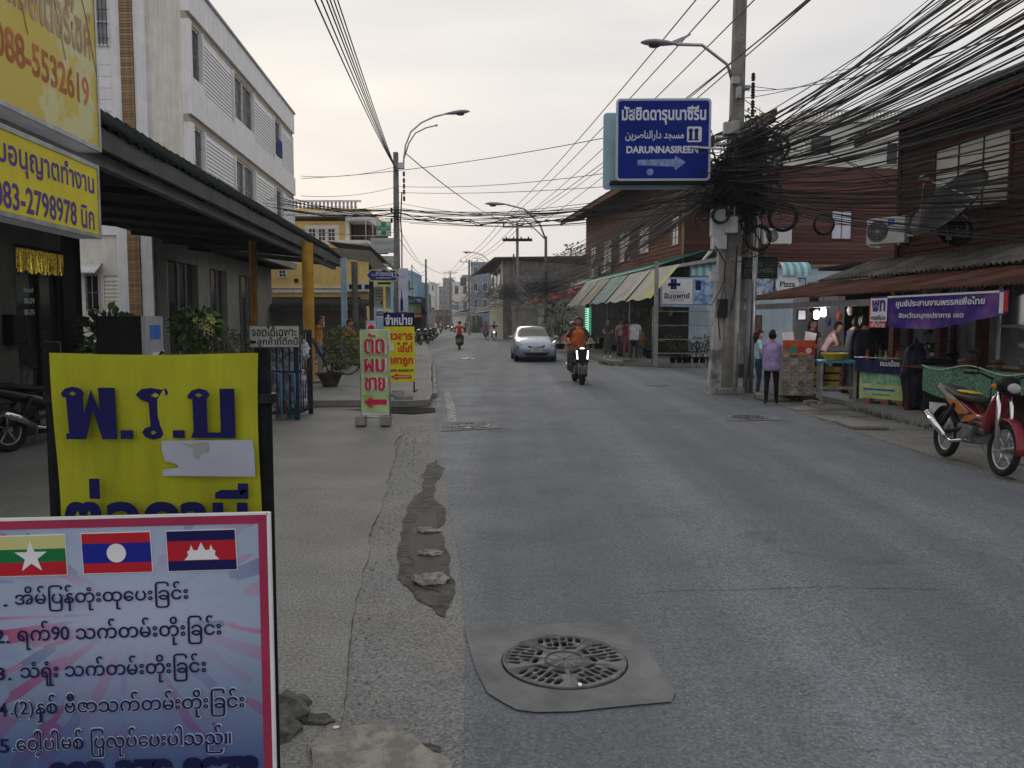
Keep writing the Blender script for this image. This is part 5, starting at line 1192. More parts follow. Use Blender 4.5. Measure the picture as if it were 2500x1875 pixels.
# ---------- air conditioners and dishes
def aircon(loc, rz, lab, W_=.85, H_=.58):
    t = thing('air_conditioner', lab, 'air conditioner', loc, rz, 'outdoor air conditioner units')
    B('case', mat('aircon_white', (.62, .64, .62), .5, .06, 3), t, -W_ / 2, W_ / 2, 0, .32, 0, H_, bevel=.015)
    MB().lathe([(H_ * .41, -.012), (H_ * .41, -.002)], (-W_ * .2, 0, H_ * .5), 24, 'y').build('fan_recess', mat('fan_dark', (.10, .10, .10), .6, .1, 3), t)
    mb = MB()
    for r_ in (.1, .16, .22): mb.ring((-W_ * .2, -.016, H_ * .5), (0, 1, 0), r_, .004, 20, 4)
    for i in range(8): a_ = i * math.pi / 4; mb.tube([(-W_ * .2, -.016, H_ * .5), (-W_ * .2 + .23 * math.cos(a_), -.016, H_ * .5 + .23 * math.sin(a_))], .004, 4)
    mb.build('fan_grille', M_steel, t); MB().lathe([(.045, -.022), (.045, -.012)], (-W_ * .2, 0, H_ * .5), 12, 'y').build('fan_hub', M_steel, t)
    B('bracket', M_steel, t, -W_ * .4, -W_ * .36, -.05, .45, -.05, -.01); B('bracket', M_steel, t, W_ * .36, W_ * .4, -.05, .45, -.05, -.01)
    return t
w_c = P(2188, 560, 13.0)
ac = aircon(L2W(tN - .45, sN - .15, P(2190, 592, 17.6).z, TR), TR - R(58), 'white air conditioner with a small blue label on the near wooden house')
B('brand_label', mat('label_blue', (.03, .12, .45), .5), ac, .05, .20, -.004, -.001, .40, .53); text(ac, 'Midea', .125, .465, .12, .045, M_whitep, y=-.005)
MB().tube([(.43, .1, .15), (.55, .2, .15), (.6, .25, .5), (.62, .3, 1.1), (.62, .32, 2.2)], .028, 8).build('pipe_cover', M_cream, ac)
aircon(Vector((P(1895, 580, 33.4).x, 33.2, P(1895, 596, 33.4).z)), TR * 0 + R(0), 'white air conditioner on the cross wall behind the hanging coils', 1.15, .62)
for px, py, k in ((1462, 665, 0), (1492, 655, 1)):
    s = sR(tB, px); aircon(L2W(tB - .5, s, zB(py + 12, px), TR), TR - R(90), ('small air conditioner under the far windows of the long wooden house', 'small air conditioner beside the half-open window of the long wooden house')[k], .9, .62)
def dish(loc, rz, tilt, r_, lab, m_=M_dark):
    t = thing('satellite_dish', lab, 'satellite dish', loc, rz, 'satellite dishes')
    o = MB().lathe([(.001, .0), (r_ * .35, .02), (r_ * .7, .08 * r_ / .6), (r_, .18 * r_ / .6), (r_ * 1.01, .17 * r_ / .6), (r_ * .7, .065 * r_ / .6), (.001, -.02)], k=28).build('reflector', m_, t); o.rotation_euler = (tilt, 0, 0)
    a_ = MB(); fp = Vector((0, 0, r_ * 1.1))
    for i in range(3): q = 2 * math.pi * i / 3; a_.tube([(r_ * .9 * math.cos(q), r_ * .9 * math.sin(q), .15), fp], .008, 4)
    a_.box(-.05, .05, -.05, .05, r_ * 1.05, r_ * 1.2); o2 = a_.build('feed_arm', M_steel, t); o2.rotation_euler = (tilt, 0, 0)
    MB().tube([(0, 0, 0), (0, .25, -.15), (0, .25, -.45)], .025, 6).build('mount', M_steel, t)
dish(L2W(tN - .7, sR(tN, 2400) , 3.75, TR), TR - R(90), R(50), .8, 'large dark satellite dish across the big window of the near wooden house')
dish(L2W(tN - .5, sR(tN, 2380), 3.45, TR), TR - R(60), R(120), .33, 'small dark dish low on the wall of the near wooden house')
dish(L2W(tB - .6, sR(tB, 1563), zB(620, 1563), TR), TR - R(90), R(75), .42, 'dark dish on the long wooden house by the second window', M_brown)
dish(L2W(tB - .6, sR(tB, 1478), zB(645, 1478), TR), TR - R(90), R(65), .45, 'dark dish on the long wooden house near its far end', M_brown)
# ---------- corner shop goods: shelves, pots, boxes, chalkboard
def pot_plant(name, lab, loc, r_, h, crown, n, size, seed, rad, m1=leafA, m2=leafB, potm=None, cat='plant', group=None):
    t = thing(name, lab, cat, loc, 0, group); rnd_ = random.Random(seed)
    MB().lathe([(r_ * .65, 0), (r_, h), (r_ * 1.12, h), (r_ * 1.12, h * .88), (r_ * .95, h * .86), (r_ * .9, h * .8)], k=14).build('pot', potm or M_black, t)
    mb = MB()
    for i in range(5): a_ = rnd_.uniform(0, 6.28); mb.tube([(0, 0, h * .7), (rad[0] * .4 * math.cos(a_), rad[1] * .4 * math.sin(a_), crown), (rad[0] * .7 * math.cos(a_), rad[1] * .7 * math.sin(a_), crown + rad[2] * .5)], .012, 4)
    mb.build('stem', barkM, t)
    mb = MB(); leaves(mb, (0, 0, crown), rad, n, size, rnd_); mb.build('foliage', [m1, m2], t); return t
sg = thing('plant_stand', 'tall metal shelf stand with empty boards at the corner shop', 'shelf', G(1665, 888, .16), 0)
for x in (-1.0, 1.0):
    for y in (0, .4): MB().tube([(x, y, 0), (x, y, 2.05)], .02, 5).build('upright', M_steel, sg)
for z in (.35, .85, 1.35, 1.85): B('shelf', M_conc, sg, -1.0, 1.0, 0, .4, z, z + .03)
rnd = random.Random(8)
for i in range(7):
    p = G(1640 + i * 15, 886, .16); pot_plant('potted_plant', 'leafy potted plant among the row by the metal shelf stand', (p.x, p.y + rnd.uniform(-.3, .3), .16), .13, .22, .45 + rnd.uniform(0, .35), 130, .11, 20 + i, (.28, .28, .32), group='potted plants at the corner shop')
pot_plant('potted_shrub', 'tall bushy potted shrub beside the corner post', Vector((P(1585, 880, 32.8).x, 32.8, .16)), .2, .35, 1.0, 420, .1, 31, (.35, .35, .75))
pot_plant('potted_shrub', 'dry yellowish leafy shrub hanging at the far end of the tarps', Vector((P(1368, 850, 44).x, 44, .16)), .3, .3, 1.7, 500, .2, 33, (.9, .6, .95), leafC, leafD)
g = G(1512, 878, .02); pot_plant('potted_plant', 'small black pot with a thin stem at the kerb of the corner shop', (g.x, g.y, .16), .15, .16, .3, 25, .06, 35, (.1, .1, .15))
cb = thing('folding_board', 'white folding board with blue and orange prints on the corner pavement', 'sign board', G(1562, 862, .16), R(-8))
MB().prism([(-.45, 0, .12), (.25, 0, .12), (.25, .12, 1.05), (-.45, .12, 1.05)], (0, .03, 0)).build('panel', M_signw, cb); B('print', mat('orange_print', (.6, .25, .05), .6), cb, -.05, .22, -.02, .02, .35, .7); B('print', MATS['label_blue'], cb, -.42, -.1, -.005, .05, .4, .9)
for x in (-.43, .2): MB().tube([(x, 0, 0), (x + .05, .12, 1.1)], .018, 5).build('leg', M_steel, cb); MB().tube([(x, .5, 0), (x + .05, .14, 1.1)], .018, 5).build('leg', M_steel, cb)
M_card = mat('cardboard', (.34, .22, .13), .85, .12, 4, streak=.1)
for k, (dx, z, w_) in enumerate(((0, .16, .55), (.6, .16, .5), (.05, .6, .5), (.55, .58, .55), (.2, 1.02, .5), (.3, 1.42, .42))):
    p = P(1395, 850, 41); o = B('cardboard_box', M_card, None, -w_ / 2, w_ / 2, -.25, .25, 0, .4, bevel=.01); o.location = (p.x + dx, 41 + .1 * (k % 2), z + .005); o.rotation_euler.z = .1 * k
    tag(o, ['cardboard box at the bottom of the stack behind the scooter rider', 'second cardboard box on the ground in the stack', 'cardboard box in the middle layer, towards the road', 'cardboard box in the middle layer, inner side', 'cardboard box in the third layer of the stack', 'topmost cardboard box of the stack'][k], 'box', 'cardboard boxes at the corner shop')
# green rope light wound on a post, lit
rl = thing('light_column', 'shop column wound with glowing green rope light', 'light column', L2W(tG + .35, sR(tG + .35, 1435), .16, TR), 0)
B('column', M_dark, rl, -.12, .12, -.12, .12, 0, 2.5)
M_led = mat('green_led', (.35, 1.0, .65), emit=.9)
for sg_ in (1, -1): MB().tube([(.15 * math.cos(a_), .15 * math.sin(a_), .35 + 1.9 * i / 240) for i in range(241) for a_ in [sg_ * i * .42]], .018, 5).build('rope_light', M_led, rl)
# stall contents ------------------------------------------------
def Gs(px, py): return G(px, py, .15)
ct = thing('food_counter', 'food counter papered with round photo prints and a red sign on top', 'counter', Gs(1908, 965), TR - R(0))
ct.rotation_euler.z = R(-12)
B('counter', mat('counter_print', (.20, .18, .15), .7, .8, 9, col2=(.34, .30, .26), mix=(.4, .6)), ct, -.0, .62, 0, 1.2, 0, .95)
rr_ = random.Random(1); me_ = MB().lathe([(.07, -.004), (.07, 0)], k=12, axis='y').mesh('dish_print', mat('dish_prints', (.30, .26, .22), .6, .5, 20, rnd=.5))
for i in range(4):
    for j in range(6): o = bpy.data.objects.new('dish_print', me_); C.objects.link(o); o.parent = ct; o.location = (.08 + i * .153, -.001, .09 + j * .15)
B('top_board', mat('red_orange_board', (.50, .10, .04), .6, .2, 5), ct, .0, .62, -.02, .0, .95, 1.13); B('tray', M_redw, ct, -.02, .66, .05, 1.2, .95, 1.0)
for dx, c_, lab in ((.15, M_white, 'small white menu card on the food counter'), (.52, M_cream, 'tilted white menu card at the edge of the food counter')):
    o = B('menu_card', c_, None, -.11, .11, -.005, .005, 0, .3); p = ct.matrix_basis @ Vector((dx, .15, 1.01)); o.location = (p.x, p.y, p.z); o.rotation_euler = (R(-20), R(12 if dx > .3 else -8), R(-12)); tag(o, lab, 'menu card')
B('red_panel', M_redp, ct, .1, .6, -.03, -.021, .83, 1.0); MB().lathe([(.08, -.036), (.08, -.03)], (.2, 0, .93), 14, 'y').build('round_print', M_gcross, ct); MB().lathe([(.06, -.036), (.06, -.03)], (.5, 0, .92), 14, 'y').build('round_print', M_pinkp, ct); text(ct, 'ก๋วยเตี๋ยว', .3, .86, .4, .06, M_sy, y=-.034)
tb = thing('wooden_table', 'small grey wooden table under the yellow basin', 'table', Gs(2040, 975), R(-15))
B('table_top', M_pvc, tb, -.36, .36, -.3, .3, .72, .76)
for x in (-.3, .3):
    for y in (-.25, .25): B('leg', M_conc, tb, x - .03, x + .03, y - .03, y + .03, 0, .72)
B('stretcher', M_conc, tb, -.27, .27, -.28, -.24, .22, .27)
bz = MB().lathe([(.22, 0), (.34, .17), (.355, .17), (.345, .155), (.22, .012), (.001, .012)], k=24).build('basin', mat('yellow_plastic', (.62, .45, .03), .4, .08, 4)); p = Gs(2034, 975); bz.location = (p.x, p.y, .15 + .765); bz.scale = (.72, .72, .8); tag(bz, 'yellow plastic basin on the small grey table', 'basin')
vb = thing('vendor_cart', 'vendor cart with a navy cloth over a green food banner', 'cart', Gs(2150, 988), R(-42)); vb.scale = (.85, .85, .85)
vb.rotation_euler.z = TR - R(62)
B('body', mat('food_banner', (.30, .45, .18), .6, .3, 3, col2=(.55, .60, .25), mix=(.4, .6)), vb, -.5, .5, 0, .6, .12, .72)
B('banner_top', mat('teal_food_print', (.12, .35, .22), .6, .7, 9, col2=(.4, .5, .3)), vb, -.48, .48, -.006, -.001, .44, .7)
B('text_line', MATS['label_blue'], vb, -.4, .3, -.008, -.001, .3, .34); B('text_line', M_gcross, vb, -.2, .2, -.008, -.001, .2, .23)
MB().grid(lambda u, v_: (-.58 + 1.16 * u, -.05 - .03 * math.sin(u * 9) - .02 * (1 - v_), .70 + .28 * v_ - .03 * math.sin(u * 3.1)), 16, 4).build('navy_cloth', mat('navy_cloth', (.015, .02, .07), .7, .3, 6), vb, solid=.006)
text(vb, 'ขนมเบื้อง', .22, .9, .42, .13, M_whitep, y=-.10, bold=.02); MB().tube([(-.6, -.05, 1.0), (.6, -.05, 1.0)], .012, 6).build('rail', M_steel, vb)
for x in (-.4, .0, .35): B('foot_block', mat('red_brick', (.22, .10, .07), .9, .2, 6), vb, x, x + .16, .0, .12, 0, .12)
MB().lathe([(.14, 0), (.16, .12), (.1, .2), (.02, .23)], (-.15, .3, .73), 14).build('pan', M_steel, vb); B('stove', M_dark, vb, .1, .45, .1, .5, .73, .85)
bg_ = MB().blob((0, 0, 0), (.22, .22, .58), 4, .3, 4, 5).build('rubbish_sack', mat('navy_sack', (.008, .010, .025), .6, .4, 6, .4)); p = Gs(2232, 1000); bg_.location = (p.x, p.y, .15 + .56); tag(bg_, 'dark navy sack bulging beside the vendor cart', 'sack')
tk = thing('water_tank', 'dark green square bin behind the navy sack', 'bin', Gs(2275, 1000), TR); B('body', mat('dark_green_plastic', (.015, .04, .03), .6, .2, 4), tk, -.3, .3, -.2, .4, 0, .8, bevel=.03); B('lid', M_black, tk, -.32, .32, -.22, .42, .8, .86, bevel=.02)
# wide table with a green net over it, glass food cabinet
tw = thing('market_table', 'wide wooden market table draped with a green net', 'table', Gs(2360, 1010), TR - R(90))
tw.location = L2W(te + .25, 11.0, .15, TR)
for i in range(5): B('top_plank', M_teak_dark, tw, -1.6, 1.6, i * .2, i * .2 + .19, .74, .78)
for x in (-1.5, 0, 1.5): B('leg', M_teak_dark, tw, x, x + .06, .05, .11, 0, .74); B('leg', M_teak_dark, tw, x, x + .06, .85, .91, 0, .74)
MB().grid(lambda u, v_: (-.9 + 2.3 * u, -.05 - .02 * math.sin(u * 12), .80 - (.40 + .1 * math.sin(u * 5)) * v_ if v_ > 0 else .80), 24, 6).build('net_cloth', mat('green_net', (.12, .24, .18), .8, .5, 30, streak=.2), tw, solid=.004)
MB().tube([(-.9 + 2.3 * i / 20, -.07, .80 - .05 * math.sin(i * .16 * math.pi)) for i in range(21)], .012, 5).build('net_hem', mat('pale_green_hem', (.40, .52, .45), .7), tw)
gk = thing('glass_cabinet', 'glass food cabinet with a lit tube inside at the edge of the market', 'cabinet', L2W(te + .55, 10.0, .15 + .82, TR), TR - R(90))
W_ = .75
B('base', M_teak_dark, gk, -W_, W_, 0, .7, -.82, 0)
for x in (-W_, W_ - .04):
    for y in (0, .66): B('frame_post', M_steel, gk, x, x + .04, y, y + .04, 0, 1.25)
for z in (0, .6, 1.21): B('frame_rail', M_steel, gk, -W_ + .041, W_ - .041, 0, .04, z, z + .04); B('shelf', M_dark, gk, -W_ + .041, W_ - .041, .041, .65, z, z + .02)
B('roof_panel', M_brown, gk, -W_ - .02, W_ + .02, -.02, .72, 1.25, 1.28)
B('glass', mat('cabinet_glass', (.5, .5, .5), .05, .02, 2, trans=.9, spec=.5), gk, -W_ + .05, W_ - .05, .012, .02, .05, 1.2)
for k in range(5): MB().lathe([(.07, 0), (.08, .1), (.05, .13)], (-.5 + .25 * k, .3, .64 if k % 2 else .04), 10).build('food_jar', M_teak_light if k % 2 else M_steel, gk)
MB().tube([(-.15, .2, .75), (-.15, .2, .95)], .022, 8).build('lamp_tube', mat('lamp_white', (1, .93, .95), emit=5), gk)
# hanging bulbs
for k, (px, py) in enumerate(((1993, 768), (2010, 762))):
    p = P(px, py, 16.6); t = thing('hanging_lamp', ('lit white lantern bulb, the lower of the pair under the rusty roof', 'lit white lantern bulb, the higher of the pair under the rusty roof')[k], 'lamp', p, 0, 'lit lanterns in the stall')
    MB().lathe([(.03, -.09), (.055, -.07), (.055, .05), (.03, .09)], k=10).build('bulb', mat('bulb_white', (.85, .85, 1), emit=8), t); MB().tube([(0, 0, .09), (0, 0, .45)], .006, 4).build('cord', M_black, t)
    l_ = bpy.data.lights.new('bulb_light', 'POINT'); l_.energy = 12; l_.color = (.85, .87, 1); l_.shadow_soft_size = .07; o = bpy.data.objects.new('bulb_light', l_); C.objects.link(o); o.parent = t; o.location = (0, -.1, -.12)
# paper hangings near the lamps
r, w, h = face_sign('menu_sheet', 'pale menu sheet hung behind the lit lanterns', 1945, 755, 1970, 783, 17.4, M_signw, M_dark, .02, rz=R(5))
r, w, h = face_sign('cloth_sheet', 'tan cloth sheet hung at the back of the stall by the round column', 1828, 770, 1862, 830, 20.5, mat('tan_cloth', (.30, .23, .15), .8, .3, 4), M_teak_dark, .03, rz=R(10))
# white pickup roof glimpsed behind
wc = thing('parked_car', 'white parked car glimpsed between the posts behind the purple banner', 'car', L2W(14.5, 17.5, .15, TR), TR)
# (its body is made with the other car, further down)
# bricks by the stall kerb
for k, (px, py) in enumerate(((1978, 992), (2003, 996))):
    p = G(px, py); o = B('loose_brick', M_conc, None, -.13, .13, -.06, .06, 0, .08, bevel=.008); o.location = (p.x, p.y, .04); o.rotation_euler.z = .3 + k; tag(o, ('loose brick at the stall kerb, towards the pole', 'loose brick at the stall kerb, towards the cart')[k], 'brick', 'loose bricks at the stall kerb')
# ---------- buildings further along the east side
def far_house(name, lab, px0, px1, pytop, Y, depth, m, rows=2, cols=3, roof=None, rz=0, wm=M_glass, zrows=None):
    x0, x1, _, z1 = box_at(Y, px0, pytop, px1, 780)
    t = thing(name, lab, 'building', ((x0 + x1) / 2, Y, 0), rz); w = (x1 - x0) / 2
    B('wall', m, t, -w, w, 0, depth, 0, z1)
    hh = (z1 - 3.2) / max(1, rows)
    for r_ in range(rows):
        for c_ in range(cols):
            cw = 2 * w / cols; a = -w + c_ * cw + cw * .25
            window(t, a, a + cw * .5, 3.2 + r_ * hh + hh * .25, 3.2 + r_ * hh + hh * .8, 0, wm, M_white, 2, 1, fw=.06)
    if roof: MB().prism([(-w - .5, -.8, z1), (w + .5, -.8, z1), (w + .5, -.8, z1 + .12), (-w - .5, -.8, z1 + .12)], (0, depth + 1, 0)).build('roof', roof, t)
    else: B('parapet', m, t, -w - .05, w + .05, -.06, .0, z1 - .5, z1 + .15)
    return t, w, z1
M_grey = mat('weathered_grey_wall', (.17, .155, .14), .9, .25, 1.2, .1, streak=.35); M_bluegrey = mat('blue_grey_wall', (.22, .28, .37), .85, .1, 1.2, streak=.15)
# grey concrete block with a cream gable, at an angle
dg_ = thing('concrete_house', 'weathered grey two-storey house with a cream end and brown eaves', 'house')
q0, q1, q2 = P(1228, 700, 76), P(1196, 700, 92), P(1432, 700, 66)
for a_, b_, m_, nm in ((q0, q2, M_grey, 'wall'), (q1, q0, mat('cream_gable', (.50, .46, .34), .85, .1, 2, streak=.15), 'gable_wall')):
    zt_ = 8.6 if nm == 'wall' else 8.6
    MB().prism([(a_.x, a_.y, 0), (b_.x, b_.y, 0), (b_.x, b_.y, P(0, 648 if nm == 'wall' else 634, b_.y).z if nm == 'wall' else P(0, 634, q0.y).z), (a_.x, a_.y, P(0, 634, q0.y).z)], (.2, .3, 0)).build(nm, m_, dg_)
ztop = P(0, 633, q0.y).z
MB().prism([(q0.x - .8, q0.y - .8, ztop), (q2.x + .5, q2.y - .8, ztop - .7), (q2.x + 3, q2.y + 10, ztop - .7), (q1.x - 1, q1.y + 2, ztop), (q1.x - 2.2, q1.y, ztop - .8)], (0, 0, .15)).build('roof', M_brown, dg_)
for k in range(3):
    a_ = q1.lerp(q0, .2 + k * .26); MB().prism([(a_.x - .08, a_.y - .1, 5.2), (a_.x + (q0.x - q1.x) * .12, a_.y + (q0.y - q1.y) * .12, 5.2), (a_.x + (q0.x - q1.x) * .12, a_.y + (q0.y - q1.y) * .12, 6.8), (a_.x - .08, a_.y - .1, 6.8)], (-.05, -.1, 0)).build('window', M_glass, dg_)
far_house('apartment_tower', 'blue-grey tower block behind the transformer pole', 1092 + 58, 1196, 642, 125, 14, M_bluegrey, 3, 2)
far_house('row_building', 'pale low building with a flat roof beyond the transformer', 1105, 1186, 690, 150, 12, M_cream, 2, 4)
far_house('row_building', 'pale mint shop building beside the grey house', 1195, 1250, 742, 110, 8, mat('pinkish_wall', (.40, .30, .28), .85, .1, 2), 1, 3)
far_house('row_building', 'grey shop house far down the street on the east side', 1130, 1165, 705, 210, 12, M_grey, 2, 3)
far_house('row_building', 'tall narrow grey building at the end of the street', 1082, 1104, 680, 260, 14, mat('far_grey', (.20, .20, .21), .85, .1, 2), 4, 2)
far_house('row_building', 'dim grey shop house in the middle of the far street', 1058, 1082, 700, 290, 14, MATS['far_grey'], 3, 2)
far_house('row_building', 'low dark building closing the street', 1020, 1064, 740, 320, 14, M_grey, 1, 3)
far_house('row_building', 'stepped grey building beyond the light blue one', 1016, 1046, 722, 190, 12, M_cream, 2, 3)
far_house('row_building', 'mottled grey building behind the bare lamp post', 1100, 1150, 720, 175, 12, M_gf, 2, 3)
far_house('row_building', 'dark shop house behind the red canopy', 1250, 1440, 740, 64, 6, M_gf, 1, 5)
# canopies along the east side
def canopy(lab, px0, py0, px1, py1, Y, m, drop=8, depth=2.5):
    t = thing('canopy', lab, 'canopy'); a, b = P(px0, py0, Y), P(px1, py1, Y - 2)
    n_ = 4; roof_sheets(t, a, b, b + Vector((.4, depth, .7)), a + Vector((.4, depth, .7)), n_, m, .3, .03)
    for q in (a, b): MB().tube([(q.x + .1, q.y + .1, 0), (q.x + .1, q.y + .1, q.z)], .04, 5).build('post', M_steel, t)
    MB().prism([a, b, b - Vector((0, 0, .12)), a - Vector((0, 0, .12))], (0, .03, 0)).build('fascia', M_white, t)
    return t
rc = thing('red_canopy', 'long red sheet canopy beyond the corner house', 'canopy'); M_rc = mat('red_sheet', (.36, .07, .07), .6, .15, 2, rnd=.1)
roof_sheets(rc, P(1278, 745, 62), P(1400, 722, 51), P(1452, 672, 53), P(1330, 712, 64), 6, M_rc, .3, .03); B('fascia', M_white, rc, P(1278, 745, 62).x, P(1300, 745, 62).x, 61.5, 61.6, P(0, 748, 62).z, P(0, 741, 62).z)
canopy('bright blue canopy far along the east side', 1206, 748, 1240, 744, 95, mat('bright_blue_sheet', (.04, .20, .50), .6, .15, 2))
canopy('teal canopy behind the phone booth', 1265, 735, 1292, 728, 80, mat('teal_sheet', (.05, .28, .32), .6, .15, 2))
canopy('grey canopy sheltering the far market stalls', 1150, 768, 1205, 762, 120, M_greysh)
canopy('dark canopy over the most distant stalls', 1100, 766, 1145, 760, 150, M_soff)
canopy('pale blue hoarding canopy by the vending kiosks', 1300, 752, 1330, 750, 70, M_lb)
for k, (px0, px1, py0, py1, Y, c_, lab) in enumerate(((1290, 1312, 755, 778, 66, (.20, .28, .50), 'blue and white printed banner under the red canopy'), (1313, 1330, 752, 795, 64, (.35, .42, .33), 'pale green hoarding panel under the red canopy'), (1205, 1238, 748, 766, 96, (.50, .38, .36), 'pinkish shopfront board under the bright blue canopy'), (1240, 1252, 745, 790, 90, (.20, .06, .04), 'dark red curtain beside the kiosk'), (1100, 1120, 742, 756, 145, (.10, .32, .35), 'small teal sign far down the street'))):
    r, w, h = face_sign('shop_board', lab, px0, py0, px1, py1, Y, mat('board%s' % 'abcde'[k] + '_print', c_, .6, .4, 2), depth=.06); B('edge_trim', M_white, r, -w, w, -.02, -.009, h * .8, h)
pbx = thing('phone_booth', 'phone booth with a blue top beside the utility pole', 'phone booth', G(1269, 822), 0); pbx.location.y = 78; pbx.location.x = P(1269, 800, 78).x
for x in (-.48, .42):
    for y in (0, .8): B('frame_post', M_steel, pbx, x, x + .06, y, y + .06, 0, 2.1)
B('roof', mat('booth_blue', (.05, .10, .35), .5), pbx, -.52, .52, -.04, .9, 2.1, 2.35); B('back_panel', M_gf, pbx, -.4, .4, .8, .85, 0, 2.1); B('phone', M_dark, pbx, -.15, .15, .6, .79, 1.0, 1.5); B('shelf', M_steel, pbx, -.4, .4, .4, .8, .8, .84)
for k, (px0, px1, py0, py1, Y) in enumerate(((1219, 1240, 776, 812, 100), (1201, 1217, 770, 806, 108))):
    r, w, h = face_sign('vending_kiosk', ('sky blue water vending kiosk with two white windows', 'grey-blue vending kiosk behind the oncoming riders')[k], px0, py0, px1, py1, Y, mat('kiosk_blue' if k == 0 else 'kiosk_grey', (.10, .28, .42) if k == 0 else (.30, .36, .42), .5, .1, 3), depth=.8, cat='kiosk')
    r.location.z = h + .02
    for z in (.35, -.0): B('display', M_signw, r, -w * .55, w * .55, -.02, -.009, h * z, h * (z + .28))
    B('tray', M_dark, r, -w * .5, w * .5, -.02, -.009, -h * .6, -h * .4)

# goods of the corner shop, crates and sacks of the market
rg = random.Random(77)
gcol = [(.30, .05, .04), (.05, .16, .30), (.38, .30, .06), (.06, .18, .08), (.34, .22, .13), (.40, .38, .34), (.30, .12, .04), (.12, .10, .09)]
def crate(lab, loc, w, d, h, col, rz, group):
    t = thing('crate', lab, 'crate', loc, rz, group); m_ = mat('crate_%02d%02d%02d' % tuple(int(c * 99) for c in col), col, .7, .2, 5)
    for i in range(3): z = h * (i + .08) / 3; B('slat', m_, t, -w / 2, w / 2, -d / 2 - .012, -d / 2, z, z + h * .24); B('slat', m_, t, -w / 2 - .012, -w / 2, -d / 2, d / 2, z, z + h * .24)
    B('inner_box', M_dark, t, -w / 2, w / 2, -d / 2, d / 2, 0, h * .93); mb = MB()
    for i in range(6): mb.blob((rg.uniform(-w * .3, w * .3), rg.uniform(-d * .3, d * .3), h * .95), (.07, .07, .05), 1, .2)
    mb.build('goods', mat('goods_%d' % (int(col[0] * 99) % 3), [(.30, .10, .03), (.10, .20, .04), (.35, .28, .10)][int(col[0] * 99) % 3], .7, .4, 9), t); t.children[-1]['kind'] = 'stuff'
words_ = ['nearest the corner post', 'second from the corner post', 'third along the shop front', 'fourth along the shop front', 'fifth along the shop front', 'sixth along the shop front', 'seventh, by the glowing column', 'just past the glowing column', 'near the far tarps', 'last before the cardboard boxes']
for k in range(10):
    s = sB0 + .2 + 1.45 * k; crate('crate of goods under the tarps, ' + words_[k], L2W(tB - .95 + rg.uniform(-.2, .2), s, .16 if k % 3 else .5, TR), .6, .45, .34, gcol[k % 8], TR - R(90) + rg.uniform(-.1, .1), 'crates of the corner shop')
for k in range(12):
    s = sB0 + .4 + 1.15 * k; t = thing('hanging_goods', 'bunch of packets hung inside the corner shop front', 'goods', L2W(tB - .4, s, 2.0 + .25 * (k % 2), TR), TR - R(90), 'packets hung in the corner shop')
    for j in range(5): MB().blob(((j - 2) * .12, 0, rg.uniform(-.1, .1)), (.055, .04, .16), 1, .3, 3, k + j).build('packet', mat('packet_%d' % ((k + j) % 5), gcol[(k * 2 + j) % 8], .5, .3, 6), t)
    MB().tube([(-.3, 0, .25), (.3, 0, .25)], .008, 4).build('rail', M_steel, t)
for k, (px, Y, z) in enumerate(((2092, 17.5, .15), (2150, 19, .15), (2200, 17.8, .15), (2262, 15.6, .15), (2300, 14.6, .15), (2350, 13.6, .15), (2020, 18.6, .15))):
    crate(['crate behind the yellow basin table', 'crate deep in the stall behind the vendor cart', 'crate behind the navy sack', 'crate beside the dark green bin', 'crate under the green net table, far end', 'crate under the green net table, near end', 'crate between the two lit lanterns and the column'][k], (P(px, 900, Y).x, Y, z), .55, .45, .5, gcol[(k * 3) % 8], rg.uniform(-.3, .3), 'crates in the market stall')
for k in range(7):  # dark drapes added to deepen the gloom inside the stall
    s = 9.5 + k * 1.15; t = MB().grid(lambda u, v_: (.9 * u, .05 * math.sin(u * 13 + k), -.75 * v_ * (1 - .25 * math.sin(u * 3.1))), 10, 4).build('gloom_drape', mat('gloom_drape_cloth_%d' % (k % 3), [(.03, .03, .035), (.07, .055, .04), (.05, .06, .06)][k % 3], .9, .4, 4, streak=.3), None, solid=.004)
    t.location = L2W(10.9, s, 2.75, TR); t.rotation_euler.z = TR - R(90); tag(t, 'dark drape added to deepen the gloom behind the market tables', 'cloth', 'added dark drapes in the market stall')
# more of the far street
for a in (('shop house with a stained pale front past the bright blue canopy', 1168, 1200, 716, 135, 10, M_cream, 2, 2), ('dark timber shop house just past the roadside bush', 1120, 1150, 745, 170, 10, M_teak_dark, 1, 3), ('grey slab building towering faintly over the street end', 1128, 1160, 672, 300, 14, M_gf, 4, 3), ('low brownish shop row behind the distant riders', 1060, 1112, 758, 230, 8, M_brown, 1, 5), ('pale tall building far off on the west side', 1040, 1062, 690, 230, 12, M_cream, 3, 2), ('dark shop row on the west side past the blue canopy', 1014, 1046, 748, 100, 8, M_gf, 1, 4), ('grey shop house behind the bare concrete pole', 1020, 1042, 716, 150, 8, M_grey, 2, 2)):
    far_house('row_building', *a)
canopy('brown canopy on the west side behind the parked scooters', 1015, 764, 1046, 768, 88, M_brown)
canopy('grey canopy on the east side behind the roadside bush', 1160, 762, 1200, 756, 118, M_olive)

